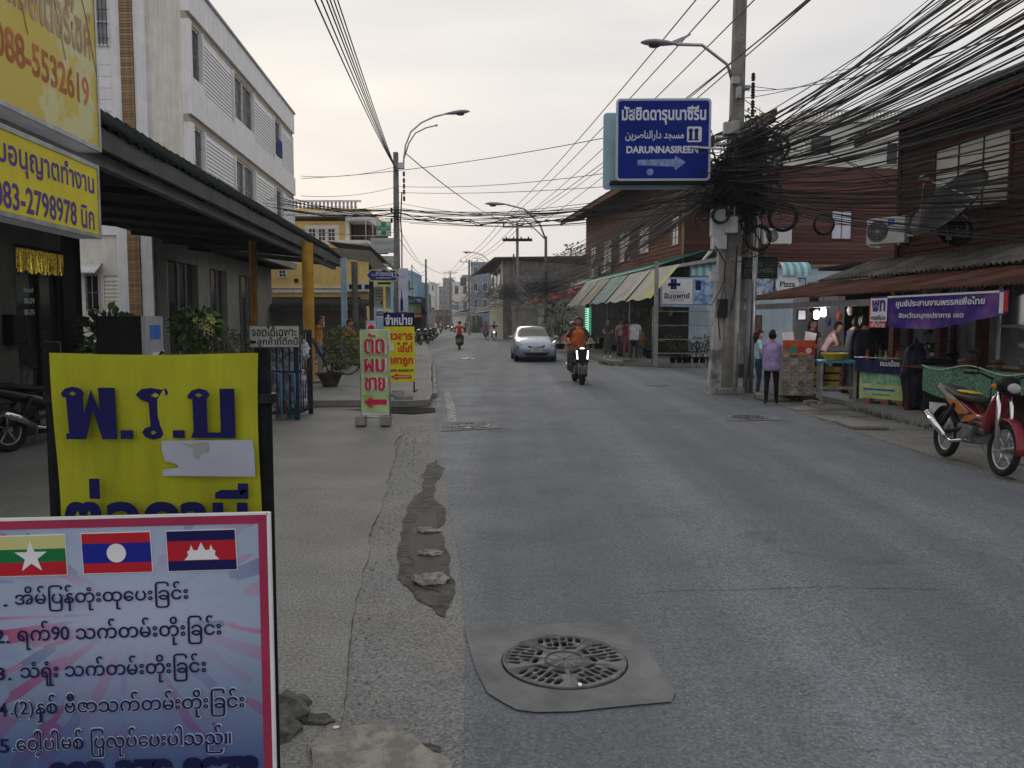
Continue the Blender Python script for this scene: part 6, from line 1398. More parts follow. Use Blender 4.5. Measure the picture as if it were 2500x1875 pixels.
# bottles, bowls and hanging bags on the market tables
spots = [(-.45, .2), (-.3, .45), (.0, .15), (.12, .35), (.3, .1), (.42, .3)]
for k, (dx, dy) in enumerate(spots):
    v = vb.matrix_basis @ Vector((dx, dy, .86)); t = thing('sauce_bottle', 'small bottle standing on the vendor cart among the pans', 'bottle', v, 0, 'bottles on the vendor cart')
    MB().lathe([(.035, 0), (.04, .02), (.04, .14), (.016, .19), (.016, .23)], k=10).build('glass_body', mat('bottle_%d' % (k % 3), [(.30, .06, .02), (.10, .14, .03), (.35, .30, .18)][k % 3], .25, .2, 6), t); MB().lathe([(.02, .23), (.02, .25)], k=8).build('cap', M_redw, t)
for k in range(9):
    v = L2W(te + .35 + .22 * (k % 3), 9.9 + .33 * k / 1.6, .15 + .785, TR); t = thing('enamel_bowl', ('shallow bowl of food on the green net table' if k % 2 else 'covered pot on the green net table'), 'bowl' if k % 2 else 'pot', v, 0, 'bowls on the net table' if k % 2 else 'pots on the net table')
    m_ = M_steel if k % 2 else mat('pot_brown', (.12, .08, .05), .5, .3, 5)
    MB().lathe([(.06, 0), (.11, .07), (.115, .075), (.10, .065), (.001, .05)] if k % 2 else [(.09, 0), (.10, .12), (.105, .125), (.06, .15), (.015, .16), (.015, .18)], k=14).build('vessel', m_, t)
    MB().blob((0, 0, .06), (.08, .08, .03), 2, .4).build('food', MATS['goods_%d' % (k % 3)] if 'goods_%d' % (k % 3) in MATS else M_teak_light, t)
for k in range(14):
    s = 11.8 + .42 * k; z = 2.02 - .12 * (k % 3); t = thing('hanging_bag', 'small bag of goods hung from the beam of the market shelter', 'bag', L2W(9.35, s, z, TR), TR, 'bags hung in the market shelter')
    MB().blob((0, 0, -.12), (.06, .06, .11), 2, .5, 4, k).build('bag_body', mat('hang_%d' % (k % 4), [(.10, .12, .04), (.30, .26, .20), (.22, .06, .03), (.05, .07, .10)][k % 4], .6, .4, 7), t); MB().tube([(0, 0, 0), (0, 0, .35)], .004, 4).build('string', M_dark, t)
# ================================================================ PEOPLE
HEAD = None
def person(label, loc, rz, pose='stand', shirt=(.3, .3, .3), trousers=(.05, .05, .06), hair=True, helmet=None, H=1.65, arms=None, skirt=False, shoes=(.03, .03, .03), vest=None, long_hair=False, female=False, lean=0., sleeves=.5, group=None, skin=None, walk=0., shorts=False, drop=0.):
    k = H / 1.65; V = lambda x, y, z: Vector((x * k, y * k, z * k))
    sk = skin or M_skin
    mS = mat('shirt_%02d%02d%02d' % tuple(int(c * 99) for c in shirt), shirt, .85, .18, 6, .2); mT = mat('cloth_%02d%02d%02d' % tuple(int(c * 99) for c in trousers), trousers, .85, .2, 6, .2); mH = mat('shoe_%02d%02d%02d' % tuple(int(c * 99) for c in shoes), shoes, .7)
    J = {}
    if pose == 'stand':
        hip = V(0, 0, .88); w_ = walk
        for s, n in ((-1, 'l'), (1, 'r')):
            J['hip' + n] = V(s * .085, 0, .86); J['kn' + n] = V(s * .10, -.02 + s * w_ * .12, .47); J['an' + n] = V(s * .11, .02 + s * w_ * .22, .08); J['to' + n] = V(s * .125, -.15 + s * w_ * .22, .03)
        chest = V(0, -lean * .35, 1.20 - abs(lean) * .05); neck = V(0, -lean * .55, 1.40 - abs(lean) * .08); head = V(0, -.02 - lean * .68, 1.54 - abs(lean) * .12)
    else:
        hip = V(0, .12, .86)
        for s, n in ((-1, 'l'), (1, 'r')):
            J['hip' + n] = V(s * .10, .10, .84); J['kn' + n] = V(s * .20, -.28, .74); J['an' + n] = V(s * .19, -.17 + drop, .33); J['to' + n] = V(s * .20, -.36 + drop, .28)
        chest = V(0, .07 - lean * .3, 1.16); neck = V(0, .03 - lean * .5, 1.37); head = V(0, 0 - lean * .55, 1.53)
    sw = (.165 if female else .19) * k
    for s, n in ((-1, 'l'), (1, 'r')):
        sh_ = neck + Vector((s * sw, .01, -.06 * k)); J['sh' + n] = sh_
        a_ = (arms or {}).get(n)
        if pose == 'ride' and a_ is None: J['el' + n] = V(s * .30, -.16, 1.08) ; J['wr' + n] = V(s * .30, -.40, 1.02)
        elif a_ == 'fold': J['el' + n] = sh_ + V(s * .05, -.06, -.27); J['wr' + n] = V(-s * .02, chest.y / k - .2, 1.08)
        elif a_ == 'fwd': J['el' + n] = sh_ + V(s * .03, -.08, -.26); J['wr' + n] = sh_ + V(-s * .06, -.30, -.28)
        elif a_ == 'head': J['el' + n] = sh_ + V(s * .12, -.16, .04); J['wr' + n] = head + V(s * .08, -.10, .06)
        elif a_ == 'hold': J['el' + n] = sh_ + V(s * .04, -.12, -.24); J['wr' + n] = V(s * .12, -.32, 1.05)
        else: J['el' + n] = sh_ + V(s * .05, .03, -.28); J['wr' + n] = sh_ + V(s * .05, -.03, -.52)
    pts, rad, ed, reg = [], [], [], []
    def add(p, r_, parent, rg):
        pts.append(p); rad.append(r_ * k); reg.append(rg)
        if parent is not None: ed.append((parent, len(pts) - 1))
        return len(pts) - 1
    wd = .88 if female else 1
    ph = add(hip, .135, None, 'T'); wst = add(hip.lerp(chest, .45), .118 * wd, ph, 'S'); ch = add(chest, .145 * wd, wst, 'S'); nb = add(neck + Vector((0, 0, -.05 * k)), .085, ch, 'S'); nk = add(neck + Vector((0, 0, .02 * k)), .052, nb, 'K'); add(head + Vector((0, .01, -.08 * k)), .055, nk, 'K')
    for n in 'lr':
        h1 = add(J['hip' + n] + Vector((0, 0, -.04 * k)), .092, ph, 'T'); m1 = add(J['hip' + n].lerp(J['kn' + n], .5), .080, h1, 'T'); kn = add(J['kn' + n], .058, m1, 'T'); m2 = add(J['kn' + n].lerp(J['an' + n], .35), .056, kn, 'K' if shorts else 'T'); an = add(J['an' + n], .040, m2, 'K' if shorts else 'T')
        add(J['an' + n] + Vector((0, .03 * k, -.045 * k)), .035, an, 'H'); add(J['to' + n], .034, an, 'H')
        s1 = add(J['sh' + n], .060, nb, 'S'); m3 = add(J['sh' + n].lerp(J['el' + n], .55), .050, s1, 'S' if sleeves > .3 else 'K'); el_ = add(J['el' + n], .040, m3, 'S' if sleeves > .6 else 'K'); m4 = add(J['el' + n].lerp(J['wr' + n], .5), .034, el_, 'S' if sleeves > .8 else 'K'); wr = add(J['wr' + n], .024, m4, 'K')
        d = (J['wr' + n] - J['el' + n]).normalized(); pm1 = add(J['wr' + n] + d * .06 * k, .032, wr, 'K')
    me = bpy.data.meshes.new('body'); me.from_pydata([tuple(p) for p in pts], ed, []); o = bpy.data.objects.new('body_tmp', me); C.objects.link(o)
    md = o.modifiers.new('s', 'SKIN'); md.use_smooth_shade = True; sb_ = o.modifiers.new('u', 'SUBSURF'); sb_.levels = 1
    for i, sv in enumerate(me.skin_vertices[0].data): sv.radius = (rad[i], rad[i] * (.78 if reg[i] == 'S' and i < 4 else 1)); sv.use_root = (i == 0)
    dg = bpy.context.evaluated_depsgraph_get(); bme = bpy.data.meshes.new_from_object(o.evaluated_get(dg)); bpy.data.objects.remove(o)
    mb = MB(); mb.smooth = True
    idx = {'S': 0, 'T': 1, 'K': 2, 'H': 3}
    segs = [(pts[a], pts[b], reg[b]) for a, b in ed]
    vs = [v.co.copy() for v in bme.vertices]
    fs = []; ms = []
    for p in bme.polygons:
        c_ = p.center; best, br = 9, 'S'
        for a, b, rg in segs:
            ab = b - a; t_ = max(0, min(1, (c_ - a).dot(ab) / max(1e-6, ab.length_squared))); d_ = (c_ - a - ab * t_).length
            if d_ < best: best, br = d_, rg
        if br == 'T' and c_.z > hip.z + .06 * k: br = 'S'
        if br == 'S' and c_.z < hip.z - .0 * k: br = 'T' if not (c_.z > hip.z - .10 * k and abs(c_.x) < .2 * k) else 'S'
        fs.append(list(p.vertices)); ms.append(idx[br])
    mb.v = [tuple(v) for v in vs]; mb.f = fs; mb.mi = ms; mb.sm = [True] * len(fs)
    # head with nose, ears, chin; hands with five fingers, on the same mesh
    mb.m = 2
    def hd(q):
        f_ = 1.0
        if q.z < -.2: f_ = 1 - .28 * (-q.z - .2)
        x, y, z = q.x * .076 * f_, q.y * .093 * (f_ if q.y < 0 else 1), q.z * .115
        if q.y < -.85 and abs(q.x) < .25 and -.35 < q.z < .15: y -= .018
        return head + Vector((x, y, z)) * k
    bm = bmesh.new(); bmesh.ops.create_icosphere(bm, subdivisions=3, radius=1); mb.add([hd(v.co) for v in bm.verts], [[v.index for v in f.verts] for f in bm.faces]); bm.free()
    for s in (-1, 1): mb.blob(head + Vector((s * .077, .01, -.01)) * k, (.012 * k, .02 * k, .03 * k), 1, 0)
    mb.m = 4
    for s in (-1, 1): mb.blob(head + Vector((s * .03, -.086, .008)) * k, (.012 * k, .008 * k, .006 * k), 1, 0); mb.box(*[c for pr in ((head.x + (s * .03 - .017) * k, head.x + (s * .03 + .017) * k), (head.y - .094 * k, head.y - .084 * k), (head.z + .028 * k, head.z + .034 * k)) for c in pr])
    mb.m = 5; mb.box(head.x - .022 * k, head.x + .022 * k, head.y - .090 * k, head.y - .075 * k, head.z - .058 * k, head.z - .050 * k)
    mb.m = 2
    for n in 'lr':
        s = -1 if n == 'l' else 1
        d = (J['wr' + n] - J['el' + n]).normalized(); sd_ = d.cross(Vector((0, 0, 1)) if abs(d.z) < .8 else Vector((0, 1, 0))).normalized(); dn = d.cross(sd_)
        if dn.z > 0: dn = -dn
        base = J['wr' + n] + d * .075 * k
        for q, (off, L_) in enumerate(((-.026, .055), (-.009, .065), (.009, .062), (.026, .048))):
            b0 = base + sd_ * off * k; mb.tube([b0, b0 + d * L_ * .5 * k + dn * .006 * k, b0 + d * L_ * .85 * k + dn * .025 * k], [.0095 * k, .0085 * k, .006 * k], 5)
        b0 = J['wr' + n] + d * .035 * k + sd_ * (.028 * -s) * k; mb.tube([b0, b0 + (d + sd_ * -s * .7) * .03 * k, b0 + (d * 1.6 + sd_ * -s * .7) * .035 * k + dn * .01 * k], [.011 * k, .009 * k, .006 * k], 5)
    body = mb.mesh('person', [mS, mT, sk, mH, M_black, mat('lips', (.30, .10, .08), .5)])
    root = bpy.data.objects.new('person', body); C.objects.link(root); root.location = loc; root.rotation_euler = (0, 0, rz); tag(root, label, 'person', group)
    if helmet:
        m_ = MB(); m_.smooth = True; bm = bmesh.new(); bmesh.ops.create_icosphere(bm, subdivisions=3, radius=1)
        vs = [v.co.copy() for v in bm.verts]; keep = [f for f in bm.faces if f.calc_center_median().z > -.25 and not (f.calc_center_median().y < -.55 and f.calc_center_median().z < .25)]
        m_.add([head + Vector((v.x * .115, v.y * .13 + .005, v.z * .13 + .02)) * k for v in vs], [[v.index for v in f.verts] for f in keep]); bm.free()
        m_.build('helmet', mat('helmet_%02d%02d%02d' % tuple(int(c * 99) for c in helmet), helmet, .3, .1, 5, coat=.5), root)
    elif hair:
        m_ = MB(); m_.smooth = True; bm = bmesh.new(); bmesh.ops.create_icosphere(bm, subdivisions=3, radius=1)
        keep = [f for f in bm.faces if (f.calc_center_median().z > .38 or f.calc_center_median().y > (-.05 if f.calc_center_median().z > -.1 else .3)) and (f.calc_center_median().z > -.65 or long_hair)]
        m_.add([head + Vector((v.co.x * .088, v.co.y * .104 + .006, v.co.z * .126 + .008)) * k * (1 + .05 * noise.noise(v.co * 6)) for v in bm.verts], [[v.index for v in f.verts] for f in keep]); bm.free()
        if long_hair: m_.tube([head + V(0, .06, .03), head + V(0, .10, -.08), head + V(0, .10, -.22)], [.085 * k, .075 * k, .03 * k], 10)
        m_.build('hair', M_hair, root)
    if skirt or vest:
        m_ = MB(); m_.smooth = True
        z0, z1 = (hip.z - .12 * k, neck.z - .03 * k)
        cpt = lambda t_: hip.lerp(neck, t_)
        def fn(u, v_):
            a_ = u * 2 * math.pi; c_ = Vector((0, 0, 0)).lerp(Vector((0, 0, 0)), 0); b = hip.lerp(neck, max(0, v_ - .12) / .88) ; zz_ = z0 + (z1 - z0) * v_
            rx = (.19 if v_ < .85 else .19 - (v_ - .85) * .7) * k * (1 + .04 * math.sin(a_ * 5 + v_ * 4)) * (1 if not female else .95); ry = (.145 if v_ < .85 else .145 - (v_ - .85) * .5) * k * (1 + .05 * math.sin(a_ * 7))
            return Vector((b.x + rx * math.cos(a_), b.y + ry * math.sin(a_), zz_))
        m_.grid(fn, 24, 8)
        c_ = vest or shirt
        m_.build('loose_shirt' if skirt else 'vest', mat('garment_%02d%02d%02d' % tuple(int(q * 99) for q in c_), c_, .85, .2, 7, .3), root, solid=.006)
    return root
Gz = lambda px, py, z=0.: G(px, py, z)
# stall customers and vendors
person('woman in a loose lilac shirt and black trousers, seen from behind, at the food counter', Gz(1882, 990, .012) + Vector((0, 0, .015)), R(180 - 18), 'stand', (.36, .27, .50), (.008, .008, .010), arms={'l': 'fwd', 'r': 'fwd'}, skirt=True, H=1.46, sleeves=.7, walk=.35, female=True)
person('young woman in a pale aqua top and blue jeans waiting beside the round column', Gz(1850, 968, .012) + Vector((0, 0, .015)), R(75), 'stand', (.28, .52, .52), (.03, .045, .10), arms={'l': 'fold', 'r': 'fold'}, H=1.44, long_hair=True, female=True, shoes=(.6, .52, .48), skirt=False)
person('vendor in a patterned pinkish shirt bending over under the lit lanterns', Vector((P(2005, 900, 17.6).x, 17.6, .15)), R(60), 'stand', (.50, .32, .28), (.04, .03, .03), arms={'l': 'hold', 'r': 'hold'}, lean=.5, H=1.55, female=True)
person('dark-haired vendor working behind the food counter', Vector((P(1972, 900, 18.2).x, 18.2, .15)), R(20), 'stand', (.10, .05, .05), (.03, .03, .03), arms={'l': 'hold', 'r': 'hold'}, lean=.2, H=1.58, long_hair=True, female=True)
person('broad man in black clothes standing by the vendor cart', Vector((P(2110, 900, 15.3).x, 15.3, .15)), R(150), 'stand', (.012, .012, .018), (.05, .045, .04), arms={'l': 'hold', 'r': 'hold'}, skirt=True, H=1.62, sleeves=1)
person('person in dark grey clothes reaching to the yellow basin', Vector((P(2068, 900, 16.4).x, 16.4, .15)), R(100), 'stand', (.045, .04, .04), (.03, .03, .03), arms={'l': 'hold', 'r': 'hold'}, lean=.25, H=1.62)
# corner shop
person('slim woman in black top and grey leggings standing in the corner shop', Vector((P(1484, 850, 33.0).x, 33.0, .16)), R(-10), 'stand', (.06, .06, .06), (.08, .075, .07), arms={'l': 'fwd', 'r': 'fwd'}, H=1.62, female=True, shoes=(.6, .6, .58), long_hair=True)
person('man in a white shirt and dark trousers leaning by the folding board', Vector((P(1548, 850, 32.2).x, 32.2, .16)), R(160), 'stand', (.58, .60, .66), (.03, .035, .06), skirt=True, lean=.25, H=1.66)
person('woman in red and patterned skirt inside the corner shop', Vector((P(1530, 850, 33.4).x, 33.4, .16)), R(190), 'stand', (.22, .03, .06), (.30, .12, .12), skirt=False, H=1.58, female=True)
person('shopper in a pale pink shirt deeper inside the corner shop', Vector((P(1513, 850, 34.2).x, 34.0, .16)), R(30), 'stand', (.45, .35, .36), (.05, .05, .06), H=1.6)
# pavement
person('boy in orange shirt and blue shorts, hand to head, beside the ochre post', Gz(781, 921, .13) + Vector((0, 0, .0)), R(100), 'stand', (.50, .22, .07), (.18, .25, .45), arms={'l': 'head', 'r': 'fwd'}, H=1.66, shorts=True, sleeves=.5, shoes=(.3, .2, .12))
p_sit = Vector((P(855, 850, 23.6).x, 23.6, .13))
person('person in an orange flowered shirt sitting behind the potted bush', p_sit, R(70), 'ride', (.50, .20, .10), (.06, .07, .075), H=1.6, arms={'l': 'hold', 'r': 'hold'}, drop=.0)

# ================================================================ MOTORCYCLES  (local +x forward)
def wheel(name, parent, x, r_, w_, spokes=5, disc=False):
    t = bpy.data.objects.new(name, None); C.objects.link(t); t.parent = parent; t.location = (x, 0, r_)
    MB().ring((0, 0, 0), (0, 1, 0), r_ - w_ * .5, w_ * .5, 30, 8).build('tyre', M_rubber, t)
    mb = MB(); mb.ring((0, 0, 0), (0, 1, 0), r_ - w_ * 1.05, .014, 28, 6); mb.lathe([(.035, -.05), (.035, .05)], k=12, axis='y')
    for i in range(spokes): a_ = 2 * math.pi * i / spokes; mb.tube([(.03 * math.cos(a_), 0, .03 * math.sin(a_)), ((r_ - w_) * math.cos(a_ + .25), 0, (r_ - w_) * math.sin(a_ + .25))], .012 if spokes < 9 else .003, 5)
    mb.build('rim', M_steel, t)
    if disc: MB().lathe([(.11, .05), (.11, .056), (.06, .056), (.06, .05)], k=24, axis='y').build('brake_disc', M_chrome, t)
    return t
def swept(mb, secs):
    """loft: list of (x, z, half width, half height) superellipse sections along x"""
    k = 12; rings = []
    for x, z, w_, h_ in secs:
        rings.append([(x, w_ * math.copysign(abs(math.cos(a_)) ** .8, math.cos(a_)), z + h_ * math.copysign(abs(math.sin(a_)) ** .8, math.sin(a_))) for a_ in [2 * math.pi * j / k for j in range(k)]])
    vs = [p for q in rings for p in q]; n = len(secs)
    fs = [(i * k + j, i * k + (j + 1) % k, (i + 1) * k + (j + 1) % k, (i + 1) * k + j) for i in range(n - 1) for j in range(k)] + [tuple(range(k))[::-1], tuple((n - 1) * k + j for j in range(k))]
    sm = mb.smooth; mb.smooth = True; mb.add(vs, fs); mb.smooth = sm
def make_bike(label, loc, rz, body=(.02, .02, .025), kind='scooter', lit=False, plate=None, group=None, lean_=0., accent=None, seatc=None, brake=False, cat='motorcycle'):
    t = thing('motorcycle', label, cat, loc, rz, group); t.rotation_euler = (lean_, 0, rz)
    mBd = mat('bodywork_%02d%02d%02d' % tuple(int(c * 99) for c in body), body, .3, .12, 4, coat=.6); mA = mat('accent_%02d%02d%02d' % tuple(int(c * 99) for c in (accent or body)), accent or body, .3, .1, 4, coat=.5)
    fat = kind == 'scooter'
    r_, w_ = (.235, .10) if fat else (.285, .075); wb_ = 1.22
    if kind == 'big': r_, w_ = .26, .14
    wheel('front_wheel', t, wb_ / 2, r_, w_, 5 if fat else 6, True); wheel('rear_wheel', t, -wb_ / 2, r_, w_ * 1.15, 5)
    mb = MB()
    if fat:
        swept(mb, [(.60, .62, .02, .03), (.56, .64, .13, .10), (.50, .70, .17, .20), (.44, .72, .17, .22), (.40, .66, .16, .18), (.36, .42, .15, .10), (.2, .32, .15, .06), (-.05, .32, .15, .07), (-.2, .42, .15, .16), (-.4, .56, .16, .14), (-.7, .64, .14, .10), (-.86, .70, .07, .05)])
        mb.build('bodywork', mBd, t); B('footboard', M_black, t, -.1, .36, -.15, .15, .285, .30)
        mb = MB(); swept(mb, [(.70, .86, .03, .04), (.62, .90, .12, .10), (.50, .96, .14, .09), (.42, .95, .05, .05)]); mb.build('handlebar_cowl', mBd, t)
        hlz, hlx = .76, .635
    else:
        swept(mb, [(.50, .86, .02, .03), (.46, .82, .07, .10), (.40, .70, .10, .18), (.34, .58, .10, .18), (.22, .52, .07, .10), (.05, .54, .06, .07), (-.15, .62, .09, .08), (-.45, .70, .10, .07), (-.8, .80, .06, .05), (-.9, .84, .02, .02)]); mb.build('bodywork', mBd, t)
        mb = MB(); mb.box(-.20, .12, -.10, .10, .28, .46); mb.lathe([(.075, -.13), (.085, -.08), (.085, .08), (.075, .13)], (-.02, 0, .34), 14, 'y'); mb.tube([(.1, 0, .40), (.27, 0, .44)], .06, 10); mb.build('engine', mat('engine_grey', (.16, .16, .17), .45, .3, 12, metal=.6), t)
        mb = MB(); mb.tube([(.44, 0, .8), (.2, 0, .5), (-.15, 0, .45), (-.6, 0, .30)], .03, 6); mb.tube([(-.1, .1, .4), (-.61, .1, .29)], .022, 6); mb.tube([(-.1, -.1, .4), (-.61, -.1, .29)], .022, 6); mb.tube([(-.3, .12, .66), (-.58, .12, .33)], .028, 8); mb.tube([(-.3, -.12, .66), (-.58, -.12, .33)], .028, 8); mb.build('frame', M_dark, t)
        hlz, hlx = .93, .56
        mb = MB(); swept(mb, [(.60, .92, .05, .06), (.56, .94, .10, .10), (.46, .95, .11, .09), (.38, .94, .05, .05)]); mb.build('headlight_cowl', M_black if accent else mBd, t)
    for s in (-1, 1):
        MB().tube([(wb_ / 2, s * .075, r_), (.50, s * .065, .74), (.45, s * .05, .92)], [.022, .024, .02], 8).build('fork', M_chrome if not fat else M_dark, t)
        MB().tube([(.40, s * .1, 1.0), (.36, s * .22, 1.05), (.30, s * .34, 1.04)], .012, 6).build('handlebar', M_dark, t)
        MB().tube([(.335, s * .27, 1.045), (.295, s * .37, 1.04)], .018, 8).build('grip', M_black, t)
        m = MB(); m.tube([(.35, s * .24, 1.06), (.33, s * .30, 1.25)], .006, 5); m.blob((.33, s * .32, 1.28), (.012, .06, .04), 2, 0); m.build('mirror', M_black, t)
        MB().blob((hlx - .03, s * (.14 if fat else .16), hlz - (.0 if fat else -.0)), (.03, .03, .03), 1, 0).build('indicator', mat('amber_lens', (.55, .22, .03), .3), t)
    seat = MB(); swept(seat, [(.12, .74 if not fat else .70, .05, .02), (.0, .75 if not fat else .74, .12, .04), (-.3, .77, .14, .045), (-.55, .82, .12, .05), (-.78, .85, .08, .03)]); seat.build('seat', mat('seat_vinyl', (.018, .018, .018), .45, .2, 6) if not seatc else seatc, t)
    # fenders
    mb = MB(); mb.smooth = True; c0 = Vector((wb_ / 2, 0, r_))
    mb.grid(lambda u, v: c0 + Vector(((r_ + .035) * math.cos(R(-5) + u * R(150)), (v - .5) * (w_ + .05), (r_ + .035) * math.sin(R(-5) + u * R(150)) + .012 * math.sin(v * math.pi))), 12, 4); mb.build('front_fender', mA if accent else mBd, t, solid=.004)
    mb = MB(); mb.smooth = True; c1 = Vector((-wb_ / 2, 0, r_))
    mb.grid(lambda u, v: c1 + Vector(((r_ + .05) * math.cos(R(70) + u * R(105)), (v - .5) * (w_ + .05), (r_ + .05) * math.sin(R(70) + u * R(105)))), 10, 4); mb.build('rear_fender', M_black, t, solid=.004)
    mb = MB(); mb.tube([(.05, -.1, .30), (-.2, -.14, .24), (-.35, -.16, .28)], .02, 8); mb.tube([(-.33, -.16, .28), (-.62, -.18, .42), (-.80, -.18, .50)], [.035, .05, .045], 12); mb.build('exhaust', M_chrome if not fat else M_dark, t)
    MB().tube([(-.05, .1, .28), (-.0, .26, .03)], .012, 6).build('side_stand', M_steel, t)
    hm = mat('headlamp_glow', (1, .97, .9), emit=3.5) if lit else mat('headlamp_glass', (.45, .46, .48), .1, .1, 5, spec=.6)
    MB().blob((hlx + (.0 if fat else .06), 0, hlz), (.03, .07, .055), 2, 0).build('headlight', hm, t)
    tl = MB().blob((-.88, 0, .72 if fat else .82), (.03, .07, .03), 2, 0).build('tail_light', mat('tail_red_lit', (1, .05, .05), emit=1.5) if brake else mat('tail_red', (.35, .01, .01), .3), t)
    for (x, z, tilt) in ((-.93, .55, -.25),) + (((.66, .60, .2),) if plate == 'both' else ()):
        q = bpy.data.objects.new('number_plate', MB().box(-.005, .005, -.10, .10, -.075, .075).mesh('number_plate', plate if hasattr(plate, 'name') else mat('plate_white', (.6, .6, .58), .5, .1, 8))); C.objects.link(q); q.parent = t; q.location = (x, 0, z); q.rotation_euler = (0, tilt, 0)
        MB().box(-.0075, -.0055, -.07, .07, .01, .05).build('plate_numbers', M_ink, q); MB().box(-.0075, -.0055, -.07, .07, -.05, -.02).build('plate_numbers', M_ink, q)
    if kind == 'big':
        for s in (-1, 1): MB().tube([(.67, s * .13, .68), (.665, s * .15, .90)], .018, 6).build('light_bar', hm, t)
        B('front_panel', M_black, t, .62, .655, -.17, .17, .58, .95, bevel=.03)
    return t
H2 = lambda px, py, z=.004: G(px, py, z) + Vector((0, 0, .0))
# red motorcycle parked at the verge
fw, rw = G(2438, 1163, .03), G(2306, 1117, .03)
d = fw - rw; rz_ = math.atan2(d.y, d.x); mid = (fw + rw) / 2
rb = make_bike('red parked motorcycle with an orange and white side sticker and a chrome exhaust', (mid.x, mid.y, .035), rz_, (.17, .008, .014), 'under', accent=(.20, .012, .024), lean_=R(-6), seatc=mat('worn_seat', (.03, .03, .028), .5, .2, 6))
for s in (-1, 1):
    for k, (pts_, m_) in enumerate(((((.02, .60), (-.18, .58), (-.80, .83), (-.75, .88), (-.30, .72)), mat('pearl_white_panel', (.34, .31, .30), .3, coat=.5)), (((.0, .58), (-.20, .56), (-.55, .70), (-.3, .71)), mat('orange_sticker', (.38, .12, .02), .35)), (((.05, .50), (-.1, .48), (-.05, .55), (.16, .60), (.2, .56)), MATS['orange_sticker']))):
        MB().prism([Vector((a, s * (.103 + .006 * k), b)) for a, b in pts_], (0, s * .004, 0)).build('side_sticker', m_, rb)
MB().blob((-.25, .0, .815), (.20, .11, .02), 2, .3).build('seat_cloth', mat('yellow_cloth', (.55, .38, .05), .9), rb)
mb = MB(); mb.tube([(.40, -.12, 1.0), (.46, -.14, .8), (.3, -.1, .7)], .008, 5); mb.tube([(.40, .12, 1.0), (.47, .16, .85), (.35, .1, .7)], .008, 5); mb.build('brake_cable', M_black, rb)
# dark motorcycle by the dark shopfront
p = G(62, 1105); make_bike('dark motorcycle parked with its tail to the viewer by the dark shopfront', (p.x, p.y + .55, .016), R(75), (.02, .02, .022), 'under', lean_=R(-7))
# black bikes behind the market table
for k, (px, Y, rz1, lab) in enumerate(((2322, 18.5, R(-150), 'black motorcycle with tall mirror parked between the market posts'), (2245, 16.2, R(-120), 'dark motorcycle half hidden behind the navy sack'), (2160, 18.0, R(-130), 'dark motorcycle deep in the stall behind the vendor cart'))):
    p = P(px, 900, Y); make_bike(lab, (p.x, Y, .15), rz1, (.025, .02, .022), 'scooter', lean_=R(6), group='motorcycles parked inside the market shelter')
# row of parked bikes beyond the rice sign
for k, (px, py) in enumerate(((1018, 842), (1033, 839), (1043, 833), (1026, 833), (1049, 826), (1055, 822))):
    p = G(px, py, .13 if k < 5 else .004); make_bike(['parked scooter nearest the rice sign in the far row', 'parked scooter jutting out furthest into the road in the far row', 'parked scooter third along the far row', 'dark scooter tucked on the inner side of the far row', 'scooter near the far end of the parked row', 'last scooter at the far end of the parked row'][k], (p.x, p.y, .13 if k < 5 else .004), R(-60 + 7 * k), [(.02, .02, .02), (.015, .015, .02), (.05, .05, .06), (.03, .01, .01), (.02, .02, .03), (.04, .04, .04)][k], 'scooter', lean_=R(6), group='scooters parked in a row by the kerb')
# scooter with two riders
p = G(1418, 940); q = make_bike('black electric-style scooter with a bright headlamp and two riders on it', (p.x - .02, p.y + .55, .004), R(-86), (.012, .014, .02), 'big', lit=True)
person('scooter driver in glasses and an orange vest', (p.x - .02, p.y + .64, .10), R(4), 'ride', (.05, .04, .05), (.09, .085, .08), vest=(.62, .14, .04), H=1.68, sleeves=.7, drop=.12)
person('passenger in an orange-red top peering over the scooter driver', (p.x - .13, p.y + 1.02, .09), R(10), 'ride', (.50, .08, .05), (.10, .09, .09), H=1.55, sleeves=.7, helmet=(.03, .02, .03), female=True)
# rider in red from behind
p = G(1121, 854); make_bike('black scooter with a yellow plate ridden away down the road', (p.x, p.y + .4, .004), R(92), (.02, .02, .02), 'scooter', plate=mat('plate_yellow', (.60, .55, .12), .5), group='ridden motorcycles')
person('rider in a bright red shirt seen from behind', (p.x, p.y + .38, .02), R(180 + 2), 'ride', (.60, .02, .035), (.11, .10, .09), H=1.68, helmet=(.05, .04, .035), sleeves=.5, drop=.1)
# oncoming pair
for k, (px, py, c_, hc, lab, lab2) in enumerate(((1186, 829, (.45, .05, .08), (.05, .05, .05), 'motorcycle of the oncoming pair, the one towards the middle of the road', 'oncoming rider in a pink-red jacket and dark helmet'), (1206, 832, (.05, .04, .05), (.03, .03, .04), 'scooter of the oncoming pair with a bright white front', 'oncoming rider in dark clothes on the white-fronted scooter'))):
    p = G(px, py); make_bike(lab, (p.x, p.y + .5, .004), R(-88), (.03, .03, .03) if k == 0 else (.5, .5, .52), 'under' if k == 0 else 'scooter', lit=(k == 1), group='ridden motorcycles')
    person(lab2, (p.x, p.y + .55, .02), R(2), 'ride', c_, (.05, .05, .06), H=1.66, helmet=hc)
